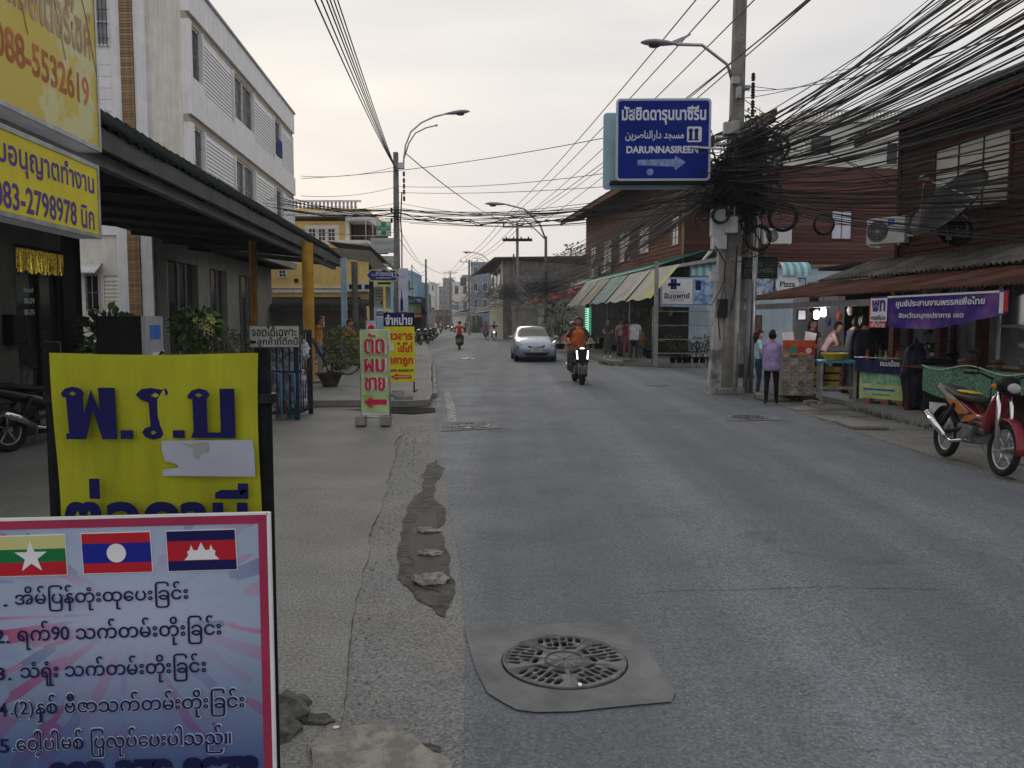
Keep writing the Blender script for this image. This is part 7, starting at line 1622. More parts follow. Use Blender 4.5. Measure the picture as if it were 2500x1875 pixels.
# far riders
for k, (px, py, c_, away, lab, lab2) in enumerate(((1076, 814, (.35, .33, .33), True, 'far scooter with a red tail riding away', 'far rider in grey above the red tail light'), (1094, 805, (.10, .04, .08), False, 'distant oncoming scooter with a lit lamp beside the far red one', 'distant rider in dark purple'), (1104, 809, (.35, .06, .06), False, 'distant oncoming motorcycle with a strong round lamp', 'distant rider in red and grey'), (1088, 807, (.06, .10, .20), True, 'distant scooter riding away behind the far red one', 'distant rider in a dark blue shirt'), (1128, 805, (.30, .28, .26), False, 'distant scooter nearly hidden behind the strong round lamp', 'distant rider in a pale shirt'), (1136, 812, (.30, .10, .06), False, 'distant oncoming motorcycle with an orange glow by the bush', 'distant rider beside the bush'))):
    p = G(px, py); make_bike(lab, (p.x, p.y, .004), R(92 if away else -88), (.35, .02, .03) if away else (.03, .03, .03), 'scooter', lit=not away, brake=away, group='ridden motorcycles')
    person(lab2, (p.x, p.y + .05, .02), R(180 if away else 0), 'ride', c_, (.06, .05, .05), H=1.66, helmet=(.3, .3, .32))
# bicycle
g = G(800, 917, .13); bc_ = thing('bicycle', 'dark bicycle behind the boy and the potted bush', 'bicycle', (g.x, g.y + .3, .13), R(8))
for x in (-.5, .5):
    t_ = bpy.data.objects.new('wheel', None); C.objects.link(t_); t_.parent = bc_; t_.location = (x, 0, .33)
    MB().ring((0, 0, 0), (0, 1, 0), .32, .016, 28, 6).build('tyre', M_rubber, t_); m = MB()
    for i in range(14): a_ = i * math.pi / 7; m.tube([(0, 0, 0), (.31 * math.cos(a_), 0, .31 * math.sin(a_))], .002, 3)
    m.build('spoke_set', M_steel, t_)
mb = MB()
for a, b in (((-.5, .33), (-.1, .3)), ((-.1, .3), (.35, .78)), ((-.1, .3), (-.22, .85)), ((-.2, .75), (.34, .8)), ((-.5, .33), (-.2, .72)), ((.5, .33), (.33, .92))): mb.tube([(a[0], 0, a[1]), (b[0], 0, b[1])], .017, 6)
mb.tube([(.33, -.25, .95), (.33, .25, .95)], .013, 6); mb.build('frame', mat('blue_frame', (.03, .05, .2), .4), bc_); MB().blob((-.23, 0, .88), (.12, .07, .03), 2, 0).build('saddle', M_black, bc_)

# ================================================================ CAR
def build_car(t, col, lit=False):
    mP = mat('car_paint_%02d' % int(col[0] * 99), col, .32, .03, 3, metal=.55, coat=.7)
    M_cg = mat('car_glass', (.03, .035, .04), .12, .1, 2, spec=.5)
    # stations along x (front = +x): x, bottom z, belt z, top z, half width at sill, belt, roof
    ST = [(2.13, .40, .52, .56, .50, .55, .50), (2.08, .24, .62, .68, .72, .74, .66), (1.90, .20, .72, .79, .80, .82, .72), (1.55, .20, .82, .90, .84, .845, .74), (1.15, .20, .90, .97, .845, .85, .76), (.92, .20, .93, 1.03, .845, .85, .74), (.55, .20, .94, 1.26, .85, .85, .66), (.20, .20, .95, 1.42, .85, .85, .60), (-.25, .20, .96, 1.46, .85, .85, .60), (-.75, .20, .97, 1.44, .85, .85, .60), (-1.15, .20, .98, 1.33, .85, .85, .62), (-1.5, .22, 1.0, 1.12, .845, .84, .70), (-1.85, .24, .98, 1.04, .82, .81, .74), (-2.08, .30, .90, .96, .76, .74, .66), (-2.14, .45, .70, .76, .6, .6, .5)]
    mb = MB(); mb.smooth = True; rows = []
    for x, zb_, zl, zt__, ws, wl_, wr_ in ST:
        prof_ = [(0, zb_), (ws * .85, zb_), (ws, zb_ + .08), (ws + .015, (zb_ + zl) / 2), (wl_, zl - .05), (wl_ - .02, zl), (wl_ * .4 + wr_ * .6, zl + (zt__ - zl) * .55), (wr_ + .02, zt__ - .05 if zt__ - zl > .15 else zt__ - .01), (wr_ * .8, zt__), (0, zt__ + .02)]
        rows.append([(x, y, z) for y, z in prof_] + [(x, -y, z) for y, z in prof_[-2:0:-1]])
    n = len(rows[0]); vs = [p for q in rows for p in q]
    fs, mi = [], []
    for i in range(len(rows) - 1):
        tall = (ST[i][3] - ST[i][2] > .15) + (ST[i + 1][3] - ST[i + 1][2] > .15)
        for j in range(n):
            fs.append((i * n + j, i * n + (j + 1) % n, (i + 1) * n + (j + 1) % n, (i + 1) * n + j))
            jj = j if j < 9 else n - 1 - j
            glass = (tall == 2 and jj in (5, 6)) or (i in (5, 6) and jj in (6, 7, 8)) or (i == 5 and jj == 5 and False) or (i in (9, 10) and jj in (7, 8))
            mi.append(1 if glass else 0)
    fs += [tuple(range(n))[::-1], tuple((len(rows) - 1) * n + j for j in range(n))]; mi += [0, 0]
    mb.add(vs, fs); mb.mi = mi; mb.build('body', [mP, M_cg], t)
    for y in (-1, 1):
        for x in (1.30, -1.25):
            wh = bpy.data.objects.new('wheel', None); C.objects.link(wh); wh.parent = t; wh.location = (x, y * .76, .31)
            MB().lathe([(.20, -.10), (.29, -.10), (.31, -.07), (.31, .07), (.29, .10), (.20, .10)], k=28, axis='y').build('tyre', M_rubber, wh); m = MB(); m.lathe([(.20, y * .085), (.18, y * .05), (.03, y * .09), (.001, y * .09)], k=24, axis='y')
            for i in range(7): a_ = i * math.pi * 2 / 7; m.tube([(.02 * math.cos(a_), y * .092, .02 * math.sin(a_)), (.195 * math.cos(a_), y * .092, .195 * math.sin(a_))], .016, 4)
            m.build('rim', M_steel, wh)
            MB().ring((x, y * .835, .33), (0, 1, 0), .34, .03, 20, 6, 0, 6.283).build('wheel_arch', M_black, t)
        m = MB(); m.blob((.72, y * .96, 1.0), (.07, .11, .07), 2, 0); m.tube([(.72, y * .84, .95), (.72, y * .92, .98)], .02, 5); m.build('mirror', mP, t)
        hl = MB(); hl.prism([Vector((2.02 - .0, y * .50, .62)), Vector((1.97, y * .74, .70)), Vector((1.68, y * .80, .88)), Vector((1.80, y * .66, .80)), Vector((1.98, y * .5, .72))], (.07, y * .035, .0)); hl.build('headlight', mat('car_lamp_glass', (.14, .15, .17), .08, .3, 12, spec=.8, coat=1), t)
        B('fog_lamp', M_dark, t, 2.03, 2.09, y * .62 - .09, y * .62 + .09, .34, .42, bevel=.02)
        MB().tube([(1.05, y * .855, .2), (1.05, y * .868, .55), (1.0, y * .865, .93)], .006, 4).build('door_seam', M_black, t); MB().tube([(.0, y * .868, .25), (.0, y * .868, .93)], .006, 4).build('door_seam', M_black, t)
        B('door_handle', mP, t, .08, .24, y * .865 - .02, y * .865 + .02, .82, .85)
    mg = MB()
    for k in range(3): z = .66 - k * .045; mg.tube([(2.10, -.34 + .05 * k, z + .03), (2.145, -.15, z), (2.15, 0, z - .01), (2.145, .15, z), (2.10, .34 - .05 * k, z + .03)], .014, 6)
    mg.build('grille_bar', M_chrome, t); MB().prism([(2.10, -.36, .69), (2.14, 0, .67), (2.10, .36, .69), (2.10, .28, .55), (2.14, 0, .53), (2.10, -.28, .55)], (.015, 0, 0)).build('grille', mat('blue_black_grille', (.03, .04, .12), .3), t)
    MB().ring((2.165, 0, .67), (1, 0, 0), .045, .008, 16, 5).build('emblem', M_chrome, t)
    MB().prism([(2.11, -.52, .40), (2.11, .52, .40), (2.11, .40, .26), (2.11, -.40, .26)], (.04, 0, 0)).build('lower_intake', M_black, t); B('number_plate', mat('plate_white', (.6, .6, .58), .5, .1, 8), t, 2.15, 2.165, -.2, .2, .42, .53); B('plate_numbers', M_gw, t, 2.166, 2.168, -.15, .15, .45, .50)
    for y in (-.25, .2): MB().tube([(1.0, y - .3, .985), (.93, y, 1.02), (.92, y + .25, 1.01)], .008, 4).build('wiper', M_black, t)
    B('underbody', M_black, t, -1.9, 1.95, -.7, .7, .16, .3)
p = G(1312, 885); car = thing('car', 'silver saloon car coming along the road behind the two-up scooter', 'car', (p.x - .15, p.y + 2.1, .004), R(-87)); build_car(car, (.30, .35, .45))
build_car(wc, (.62, .64, .66)); wc.rotation_euler.z = TR - R(90)
wc.location = L2W(14.5, 17.5, .15, TR)
p = G(1090, 800); c3 = thing('car', 'distant dark car with lit lamps at the end of the street', 'car', (p.x + 1, p.y, .004), R(-90)); build_car(c3, (.06, .06, .07))
q_ = copy_tree(c3); q_.location = G(1057, 803); q_['label'] = 'distant dark car parked on the west side past the scooter row'
q_ = copy_tree(c3); q_.location = G(1122, 800); q_['label'] = 'distant dark car beside the riders with glowing lamps'
# objects at the near shop, plants
vm = thing('vending_machine', 'dark upright vending machine with a grey front panel behind the yellow banner', 'vending machine', (P(380, 900, 8.8).x, 8.8, .016), R(97))
B('cabinet', M_black, vm, -.3, .3, .04, .50, 0, P(1, 772, 8.8).z - .016, bevel=.01); B('front_panel', mat('machine_grey', (.30, .31, .34), .5, .1, 3), vm, -.3, .3, 0, .039, 0, P(1, 772, 8.8).z - .016); B('display', MATS['label_blue'], vm, -.15, .2, -.006, -.001, 1.45, 1.6); B('slot_panel', M_signw, vm, -.1, .2, -.006, -.001, 1.1, 1.3); B('slot_panel', M_dark, vm, -.2, .2, -.006, -.001, .5, .8)
def bushy(name, lab, px, py_mid, Y, rad, n, size, seed, m1, m2, potm=M_conc, z0=.016):
    c = P(px, py_mid, Y); t = thing(name, lab, 'plant', (c.x, Y, z0)); rr = random.Random(seed)
    MB().lathe([(.14, 0), (.2, .3), (.22, .3), (.2, .26), (.001, .26)], k=14).build('pot', potm, t)
    mb = MB()
    for i in range(7): a_ = rr.uniform(0, 6.28); mb.tube([(0, 0, .25), (rad[0] * .3 * math.cos(a_), rad[1] * .3 * math.sin(a_), (c.z + .25) * .5), (rad[0] * .7 * math.cos(a_), rad[1] * .7 * math.sin(a_), c.z)], .012, 4)
    mb.build('stem', barkM, t); mb = MB(); leaves(mb, (0, 0, c.z), rad, n, size, rr); mb.build('foliage', [m1, m2], t); return t
bushy('potted_plant', 'heart-leaved green plant against the cream end wall', 262, 825, 12.5, (.42, .3, .42), 330, .2, 1, mat('fresh_leaf', (.06, .13, .06), .5, .3, 7), leafB)
fp = bushy('potted_plant', 'leafy plant with pale yellow flowers behind the vending machine', 478, 805, 13.5, (.40, .3, .36), 520, .14, 2, leafA, leafB)
rr = random.Random(6); mb = MB()
for px, py in ((498, 792), (512, 775), (520, 785), (478, 782), (515, 812), (505, 800)):
    c = P(px, py, 13.3) - fp.location
    for i in range(6): a_ = i * math.pi / 3; mb.add([c, c + Vector((.04 * math.cos(a_ - .4), -.02, .04 * math.sin(a_ - .4))), c + Vector((.075 * math.cos(a_), 0, .075 * math.sin(a_))), c + Vector((.04 * math.cos(a_ + .4), -.02, .04 * math.sin(a_ + .4)))], [(0, 1, 2, 3)])
mb.build('flower', mat('yellow_petal', (.62, .62, .22), .6), fp)
bushy('low_shrub', 'dry brownish low shrub beyond the flowering plant', 545, 838, 16.5, (.75, .4, .30), 700, .07, 3, mat('dry_leaf', (.11, .085, .045), .8, .3, 7), leafC)
bushy('low_shrub', 'dark shrub low behind the parking sign', 590, 850, 19, (.6, .4, .35), 500, .08, 4, leafA, mat('dry_leaf', (.11, .085, .045)))
g = G(806, 944, .13); t = thing('potted_bush', 'large yellow-green bush in a dark bowl pot on the pavement', 'plant', (g.x, g.y, .13)); rr = random.Random(11)
MB().lathe([(.16, 0), (.26, .22), (.30, .33), (.33, .33), (.33, .29), (.28, .27), (.001, .27)], k=20).build('pot', mat('dark_clay_pot', (.055, .04, .035), .7, .5, 6, .4), t)
mb = MB()
for i in range(9): a_ = rr.uniform(0, 6.28); mb.tube([(0, 0, .28), (.2 * math.cos(a_), .15 * math.sin(a_), .7), (.45 * math.cos(a_), .3 * math.sin(a_), 1.15)], .014, 4)
mb.build('stem', barkM, t); mb = MB(); leaves(mb, (.30, 0, .92), (.46, .4, .50), 2600, .075, rr); leaves(mb, (0, 0, .55), (.2, .2, .3), 160, .07, rr); mb.build('foliage', [leafC, mat('yellow_green_leaf', (.17, .19, .06), .6, .3, 8)], t)
pot_plant('potted_shrub', 'dark tall shrub at the foot of the grey canopy posts', Vector((P(888, 860, 25).x, 25, .13)), .2, .3, .9, 600, .1, 41, (.45, .4, .7))
c = G(1158, 812); t = thing('roadside_tree', 'round green bush at the roadside far down the street', 'tree', (c.x, c.y, 0)); rr = random.Random(5)
MB().tube([(0, 0, 0), (.1, 0, .8), (0, .1, 1.5)], .09, 6).build('trunk', barkM, t); mb = MB(); leaves(mb, (0, 0, 1.45), (1.35, 1.2, 1.4), 1500, .28, rr); mb.build('crown', [mat('bush_green', (.06, .12, .035), .6, .3, 8), mat('bush_light', (.11, .17, .06), .6, .3, 8)], t)
def tree(px, py, Y, h_, rad, n, seed, lab, size=.35, m1=leafD, m2=leafA):
    c = P(px, py, Y); t = thing('tree', lab, 'tree', (c.x, Y, 0)); rr = random.Random(seed); zc_ = c.z
    mb = MB(); mb.tube([(0, 0, 0), (.1, 0, zc_ * .5), (0, .1, zc_)], [.2, .15, .06], 7)
    for i in range(8): a_ = rr.uniform(0, 6.28); mb.tube([(0, 0, zc_ * .6), (rad[0] * .5 * math.cos(a_), rad[1] * .5 * math.sin(a_), zc_), (rad[0] * .85 * math.cos(a_), rad[1] * .8 * math.sin(a_), zc_ + rad[2] * .5)], [.08, .05, .015], 5)
    mb.build('trunk', barkM, t)
    mb = MB(); leaves(mb, (0, 0, zc_), rad, n, size, rr); mb.build('crown', [m1, m2], t)
tree(1408, 640, 72, 0, (2.2, 1.5, 1.6), 420, 21, 'thin sparse tree above the grey house beside the long wooden house')
tree(1030, 790, 240, 0, (6, 4, 5), 500, 22, 'hazy tree at the end of the street on the west side', .8)
tree(1836, 312, 24, 0, (.7, .6, .45), 300, 23, 'yellow-green creeper top growing at the pole head', .14, mat('lime_leaf', (.20, .28, .05), .6, .3, 8), leafB)
# ================================================================ POLES
def sq_pole(t, x, y, h, w0, w1, name='pole', m=M_pole, topx=0., topy=0.):
    a = [Vector((x + sx * w0 / 2, y + sy * w0 / 2, 0)) for sx, sy in ((-1, -1), (1, -1), (1, 1), (-1, 1))]; b = [Vector((x + topx + sx * w1 / 2, y + topy + sy * w1 / 2, h)) for sx, sy in ((-1, -1), (1, -1), (1, 1), (-1, 1))]
    return MB().add(a + b, [(3, 2, 1, 0), (4, 5, 6, 7), (0, 1, 5, 4), (1, 2, 6, 5), (2, 3, 7, 6), (3, 0, 4, 7)]).build(name, m, t, bevel=.012)
def insulator(t, x, y, z, s=1.):
    return MB().lathe([(.02 * s, 0), (.05 * s, .02 * s), (.03 * s, .05 * s), (.055 * s, .08 * s), (.03 * s, .11 * s), (.05 * s, .14 * s), (.02 * s, .18 * s)], (x, y, z), 8).build('insulator', M_dark, t)
def crossarm(t, z, w, ys=0., n=4, up=.0):
    B('crossarm', M_steel, t, -w, w, ys - .16, ys - .1, z, z + .1)
    for i in range(n): insulator(t, -w + .08 + (2 * w - .16) * i / (n - 1), ys - .13, z + .1, 1.2)
def lamp_head(t, tip, d, s=1.):
    """cobra-head: tip point, direction"""
    d = Vector(d).normalized(); u = Vector((0, 0, 1)); w = d.cross(u).normalized(); mb = MB(); mb.smooth = True; k = 10; rings = []
    for q, wd, ht in ((0, .03, .03), (.12, .07, .05), (.3, .14, .07), (.5, .16, .08), (.68, .13, .06), (.8, .05, .02)):
        rings.append([Vector(tip) + d * q * s + w * wd * s * math.cos(a_) + u * s * (ht * (math.sin(a_) if math.sin(a_) > 0 else .5 * math.sin(a_)) + .03 * q) for a_ in [2 * math.pi * j / k for j in range(k)]])
    vs = [p for r_ in rings for p in r_]; mb.add(vs, [(i * k + j, i * k + (j + 1) % k, (i + 1) * k + (j + 1) % k, (i + 1) * k + j) for i in range(5) for j in range(k)] + [tuple(range(k))[::-1], tuple(50 + j for j in range(k))])
    mb.build('lamp_head', mat('lamp_grey', (.34, .34, .40), .4, .1, 4), t)
    MB().blob(Vector(tip) + d * .5 * s - u * .03 * s, (.14 * s, .14 * s, .05 * s), 2, 0).build('lamp_lens', mat('lamp_lens_dark', (.09, .08, .09), .2, .1, 4), t)
# the big pole by the lane
c = G(1778, 962); YP = c.y
up = thing('utility_pole', 'tall concrete utility pole with the blue sign, buried in cables at the lane corner', 'utility pole', (c.x, YP, 0))
top = P(1810, -60, YP)
sq_pole(up, 0, 0, 11.2, .34, .22, 'pole', topx=.10)
crossarm(up, 10.6, 1.1, 0, 4)
lx_ = lambda px: (px - 1778) * YP / F * 1.0
lz_ = lambda py: P(1778, py, YP).z
for i in range(14): MB().tube([(-.02 + .009 * i, -.17, 3.0 + i * .45), (-.02 + .009 * i, -.19, 3.0 + i * .45)], .014, 5).build('bolt_hole', M_dark, up)
B('pole_footing', M_conc, up, -.3, .3, -.3, .25, 0, .16, bevel=.03)
# lamp arm
arm = [P(1788, 200, YP) , P(1776, 158, YP - .1), P(1714, 110, YP - .3), P(1650, 108, YP - .5)]
arm = [p - Vector((c.x, YP, 0)) for p in arm]
MB().tube(arm, .035, 8).build('lamp_arm', M_steel, up)
lamp_head(up, arm[-1] + Vector((.02, 0, -.0)), (-1, -.15, -.03), 1.0)
MB().prism([arm[-1] + Vector((.05, 0, .03)), arm[-1] + Vector((-.1, 0, .06)), arm[-1] + Vector((.30, 0, .22)), arm[-1] + Vector((.33, 0, .21))], (0, .05, 0)).build('lamp_fin', MATS['lamp_grey'], up)
for k, (px, py, w_, h_) in enumerate(((1772, 205, .16, .16), (1780, 235, .1, .24), (1757, 320, .2, .26), (1774, 318, .16, .28), (1800, 222, .12, .08))):
    B('junction_box', mat('box_grey', (.33, .33, .34), .6, .15, 4), up, lx_(px) - w_ / 2, lx_(px) + w_ / 2, -.32, -.18, lz_(py) - h_ / 2, lz_(py) + h_ / 2, bevel=.01)
for py in (203, 226, 246, 269, 290): insulator(up, lx_(1817), -.15, lz_(py), 1.)
for z in (lz_(340), lz_(357)): MB().tube([(-.1, -.2, z), (lx_(1730), -.15, z)], .045, 8).build('sign_arm', M_steel, up)
# second pole and the white-foot pole in the cluster
u2 = thing('service_pole', 'shorter round-topped concrete pole close beside the tall one', 'utility pole', (P(1832, 900, YP + .5).x - .55, YP + .45, 0))
o = sq_pole(u2, 0, 0, P(0, 292, YP + .5).z, .24, .17, 'pole', topx=.62)
MB().blob((.62, 0, P(0, 292, YP + .5).z), (.09, .09, .05), 2, 0).build('pole_cap', M_pole, u2)
u3 = thing('old_pole', 'stained old pole with white paint bands and meter boxes at the lane corner', 'utility pole', (P(1745, 958, YP).x, YP + .1, 0))
sq_pole(u3, 0, 0, P(0, 480, YP).z, .28, .2, 'pole', mat('patchy_white_pole', (.17, .165, .155), .9, .2, 1.6, .4, col2=(.44, .44, .42), mix=(.40, .50), streak=.3), topx=.2)
def mbx(t, lab_name, px0, py0, px1, py1, y0, m, dz=.25):
    x0, x1, z0, z1 = box_at(YP, px0, py0, px1, py1); ox, oy = t.location.x, t.location.y
    B(lab_name, m, t, x0 - ox, x1 - ox, y0, y0 + dz, z0, z1, bevel=.015)
M_bx = mat('meter_box_white', (.46, .47, .47), .6, .12, 3, streak=.15)
mbx(u3, 'meter_box', 1729, 515, 1762, 580, -.45, M_bx); mbx(u3, 'meter_box', 1731, 578, 1764, 612, -.5, M_bx, .3); mbx(u3, 'meter_box', 1726, 664, 1746, 690, -.45, M_bx, .2); mbx(u3, 'dark_box', 1748, 730, 1772, 775, -.3, M_dark, .15)
MB().prism([Vector((P(a, b, YP - .35).x - u3.location.x, -.45, P(a, b, YP - .35).z)) for a, b in ((1716, 634), (1733, 612), (1740, 614), (1722, 632))], (0, .1, 0)).build('bracket_stay', M_signw, u3)
x0, x1, z0, z1 = box_at(YP - .35, 1768, 530, 1800, 570); cb2 = thing('cabinet_box', 'pale square cabinet hung on the tall pole by two straps', 'box', ((x0 + x1) / 2, YP - .36, z0)); B('case', M_bx, cb2, -(x1 - x0) / 2, (x1 - x0) / 2, -.1, .12, 0, z1 - z0, bevel=.03)
for x in (-.08, .05): B('strap', M_steel, cb2, x, x + .02, -.05, -.04, z1 - z0 + .001, z1 - z0 + .22)
# conduits
for k, (px, r_, ztop, lab, m_) in enumerate(((1766, .045, 3.1, 'white-painted conduit pipe between the old pole and the tall pole', mat('white_conduit', (.40, .40, .38), .7, .2, 3, streak=.3)), (1792, .06, 2.6, 'grey conduit pipe strapped in front of the tall pole', mat('grey_conduit', (.20, .21, .23), .7, .2, 3, streak=.3)), (1806, .05, 4.0, 'thin grey conduit pipe beside the tall pole, stall side', M_steel))):
    p = G(px, 956); mb = MB(); mb.tube([(0, 0, 0), (.03, 0, ztop * .5), (.05, 0, ztop)], r_, 10)
    o = mb.build('conduit_pipe', m_); o.location = (p.x, YP - .28 + .04 * k, 0); tag(o, lab, 'pipe', 'conduits at the pole foot')
# mosque direction sign
x0, x1, z0, z1 = box_at(YP - .25, 1503, 240, 1737, 441)
bs_ = thing('mosque_sign', 'big blue direction sign with Thai, Arabic and Roman lettering and a white arrow', 'sign', ((x0 + x1) / 2, YP - .25, (z0 + z1) / 2), R(-1)); w, h = (x1 - x0) / 2, (z1 - z0) / 2
def rrect(w, h, r_, n=5): return [(sx * (w - r_) + r_ * math.cos(a0 + k * math.pi / 2 / n), sz * (h - r_) + r_ * math.sin(a0 + k * math.pi / 2 / n)) for sx, sz, a0 in ((1, 1, 0), (-1, 1, math.pi / 2), (-1, -1, math.pi), (1, -1, 3 * math.pi / 2)) for k in range(n + 1)]
M_bsg = mat('sign_deep_blue', (.005, .020, .21), .75, .12, 1.2, .0, spec=.1); M_sgw = mat('reflective_white', (.60, .64, .72), .5, .06, 4)
MB().prism([Vector((a, 0, b)) for a, b in rrect(w, h, .09)], (0, .06, 0)).build('border', mat('sign_border', (.42, .47, .55), .5, .06, 3), bs_)
MB().prism([Vector((a, -.006, b)) for a, b in rrect(w - .05, h - .05, .06)], (0, .005, 0)).build('face', M_bsg, bs_)
MB().prism([Vector((a - .24, .42, b - .16)) for a, b in rrect(w, h - .04, .09)], (0, .05, 0)).build('back_panel', mat('sign_back_aqua', (.30, .46, .52), .5, .06, 2), bs_)
B('bottom_channel', M_dark, bs_, -w - .1, w, .07, .41, -h - .03, -h + .02)
fx = lambda px: (px - 1620) * (2 * w / 234.); fz = lambda py: (340.5 - py) * (2 * h / 201.)
def bt(b, px0, py0, px1, py1, bold, m=M_sgw, **k): text(bs_, b, (fx(px0) + fx(px1)) / 2, (fz(py0) + fz(py1)) / 2, fx(px1) - fx(px0), fz(py0) - fz(py1), m, y=-.007, bold=bold, **k)
bt('มัสยิดดารุนนาซีรีน', 1517, 258, 1724, 304, .03); bt('\uFEE6\uFEF3\uFEAE\uFEBB\uFE8E\uFEE8\uFEDF\uFE8D\uFEAD\uFE8D\uFEA9 \uFEAA\uFEA0\uFEB4\uFEE3', 1526, 318, 1670, 344, .015); bt('DARUNNASIREEN', 1529, 356, 1706, 374, .035)
M_arr = mat('worn_arrow_print', (.20, .27, .50), .5, .25, 8)
poly(bs_, [(fx(px), fz(py)) for px, py in ((1557, 390), (1648, 388), (1650, 380), (1676, 396), (1650, 416), (1648, 407), (1557, 403))], M_arr, 'arrow', -.007)
MB().prism([Vector((a + fx(1696), -.007, b + fz(328))) for a, b in rrect(fx(1714) - fx(1696), fz(309) - fz(328), .04)], (0, -.001, 0)).build('icon_plate', M_sgw, bs_)
for px in (1687, 1701): B('icon_tower', M_navy, bs_, fx(px - 4), fx(px + 4), -.012, -.009, fz(340), fz(320)); MB().lathe([(.05, -.012), (.05, -.009)], (fx(px), 0, fz(319)), 10, 'y').build('icon_dome', M_navy, bs_)
B('icon_base', M_navy, bs_, fx(1681), fx(1708), -.0125, -.0095, fz(343), fz(340)); MB().lathe([(.075, -.012), (.075, -.008)], (fx(1588), 0, fz(420)), 18, 'y').build('round_sticker', M_arr, bs_)
MB().tube([(fx(1690), -.03, fz(359)), (fx(1775), -.03, fz(366))], .03, 4).build('front_strut', M_steel, bs_)
# small dark green mosque sign
r, w, h = face_sign('lane_sign', 'dark green wooden mosque sign with pale Thai letters hung from the poles', 1812, 628, 1898, 680, YP + .3, mat('dark_green_board', (.03, .055, .045), .7, .2, 3), mat('black_frame', (.012, .015, .013), .7), .04, rz=R(-3))
M_faint = mat('faint_green_letters', (.16, .22, .15), .7, .2, 6)
text(r, 'มัสยิด', -.13, .1, .36, .16, M_faint, y=-.009, bold=.02); text(r, 'ดารุนนาซีรีน', -.02, -.07, .66, .15, M_faint, y=-.009, bold=.02); MB().tube([(.12, -.01, .06), (.36, -.01, .06)], .004, 4).build('painted_line', M_faint, r); MB().tube([(-.36, -.01, -.2), (.2, -.01, -.2)], .006, 4).build('arrow', M_faint, r)
# left lamp pole
cL = Vector((P(972, 900, 29.6).x, 29.6, 0))
lpL = thing('lamp_post', 'concrete lamp pole with a double curved arm beyond the awning', 'street lamp', cL)
HL = P(0, 372, 29.6).z; sq_pole(lpL, 0, 0, HL, .25, .17)
A = [P(px, py, 29.6) - cL for px, py in ((985, 408), (986, 385), (990, 355), (1003, 322), (1028, 300), (1060, 285), (1085, 279))]; MB().tube(A, .03, 8).build('lamp_arm', M_steel, lpL)
A2 = [P(px, py, 29.6) - cL for px, py in ((987, 385), (998, 350), (1014, 325), (1040, 312), (1066, 306))]; MB().tube(A2, .025, 8).build('lower_arm', M_steel, lpL); MB().blob(A2[-1], (.05, .05, .05), 1, 0).build('arm_cap', M_steel, lpL)
lamp_head(lpL, A[-1], (1, 0, .08), 1.15)
B('bracket_box', M_steel, lpL, .08, .3, -.12, .1, P(0, 412, 29.6).z, P(0, 398, 29.6).z)
for py in (432, 448, 462, 476, 520, 545, 492): insulator(lpL, .30 if py < 500 else -.16, -.1, P(0, py, 29.6).z, 1.)
MB().tube([(.22, -.1, P(0, 470, 29.6).z), (.16, -.1, P(0, 540, 29.6).z), (.2, -.1, P(0, 575, 29.6).z), (.18, -.1, .13)], .025, 5).build('riser_cable', M_cable, lpL)
# far poles
def far_pole(px, pytop, Y, lab, arms=2, lamp=0, w=.26, trans=False, z0=0):
    c = Vector((P(px, 800, Y).x, Y, 0)); t = thing('utility_pole', lab, 'utility pole', c, 0, 'utility poles along the street'); H_ = P(0, pytop, Y).z
    sq_pole(t, 0, 0, H_, w, w * .75)
    for k in range(arms): crossarm(t, H_ - .35 - k * .95, 1.1 - .2 * k, 0, 4)
    if trans:
        for x in (-.75, ): MB().lathe([(.35, 0), (.38, .1), (.38, .95), (.3, 1.05)], (x, 0, H_ - 3.2), 14).build('transformer', M_gpost, t); B('fuse_box', M_gf, t, .3, .8, -.2, .2, H_ - 3, H_ - 2)
    if lamp:
        pts_ = [Vector((0, 0, H_ - .2)), Vector((lamp * .35, 0, H_ + .7)), Vector((lamp * 1.2, 0, H_ + 1.5)), Vector((lamp * 2.2, 0, H_ + 1.75))]; MB().tube(pts_, .05, 6).build('lamp_arm', M_steel, t); lamp_head(t, pts_[-1], (lamp, 0, 0), 1.5)
        MB().tube([p * 1 - Vector((0, 0, .55)) if i else p for i, p in enumerate(pts_)], .035, 6).build('lower_arm', M_steel, t)
    return t
PA = far_pole(1263, 545, 60, 'twin-arm power pole behind the silver car', 2)
B('spacer_rack', M_dark, PA, -1.1, 1.1, -.3, -.2, P(0, 590, 60).z, P(0, 583, 60).z)
PB = far_pole(1332, 577, 45, 'lamp pole with an arching double arm beside the long wooden house', 0, -1, .2)
PC = far_pole(1146, 634, 100, 'power pole carrying the transformer on the east side', 1, 0, .3, True)
PD = far_pole(1100, 662, 140, 'twin-arm power pole in the middle of the far street', 2)
PE = far_pole(1041, 633, 78, 'bare concrete pole on the west side past the parked scooters', 0, 0, .22)
PF = far_pole(1007, 646, 66, 'thin pole standing on the light blue building', 0, 0, .1)
PG = far_pole(1083, 690, 180, 'distant power pole at the street end, east side', 2)
PH = far_pole(1065, 692, 200, 'distant power pole at the street end, west side', 1)
PI = far_pole(1204, 655, 90, 'pole with a drooping lamp arm before the grey house', 0, -1, .22)
PJ = far_pole(1254, 620, 74, 'second pole standing close behind the phone booth', 0, 0, .2)
# ================================================================ CABLES
def sag(a, b, s, n=14): return [a.lerp(b, i / n) - Vector((0, 0, s * 4 * (i / n) * (1 - i / n))) for i in range(n + 1)]
def cable(pts, r_, lab, m=M_cable, group='overhead cables', k=4):
    mb = MB(); mb.tube(pts, r_, k, cap=False); o = mb.build('overhead_cable', m); return tag(o, lab, 'cable', group)
def ext(a, b, f): return a + (b - a) * f
rnd = random.Random(12)
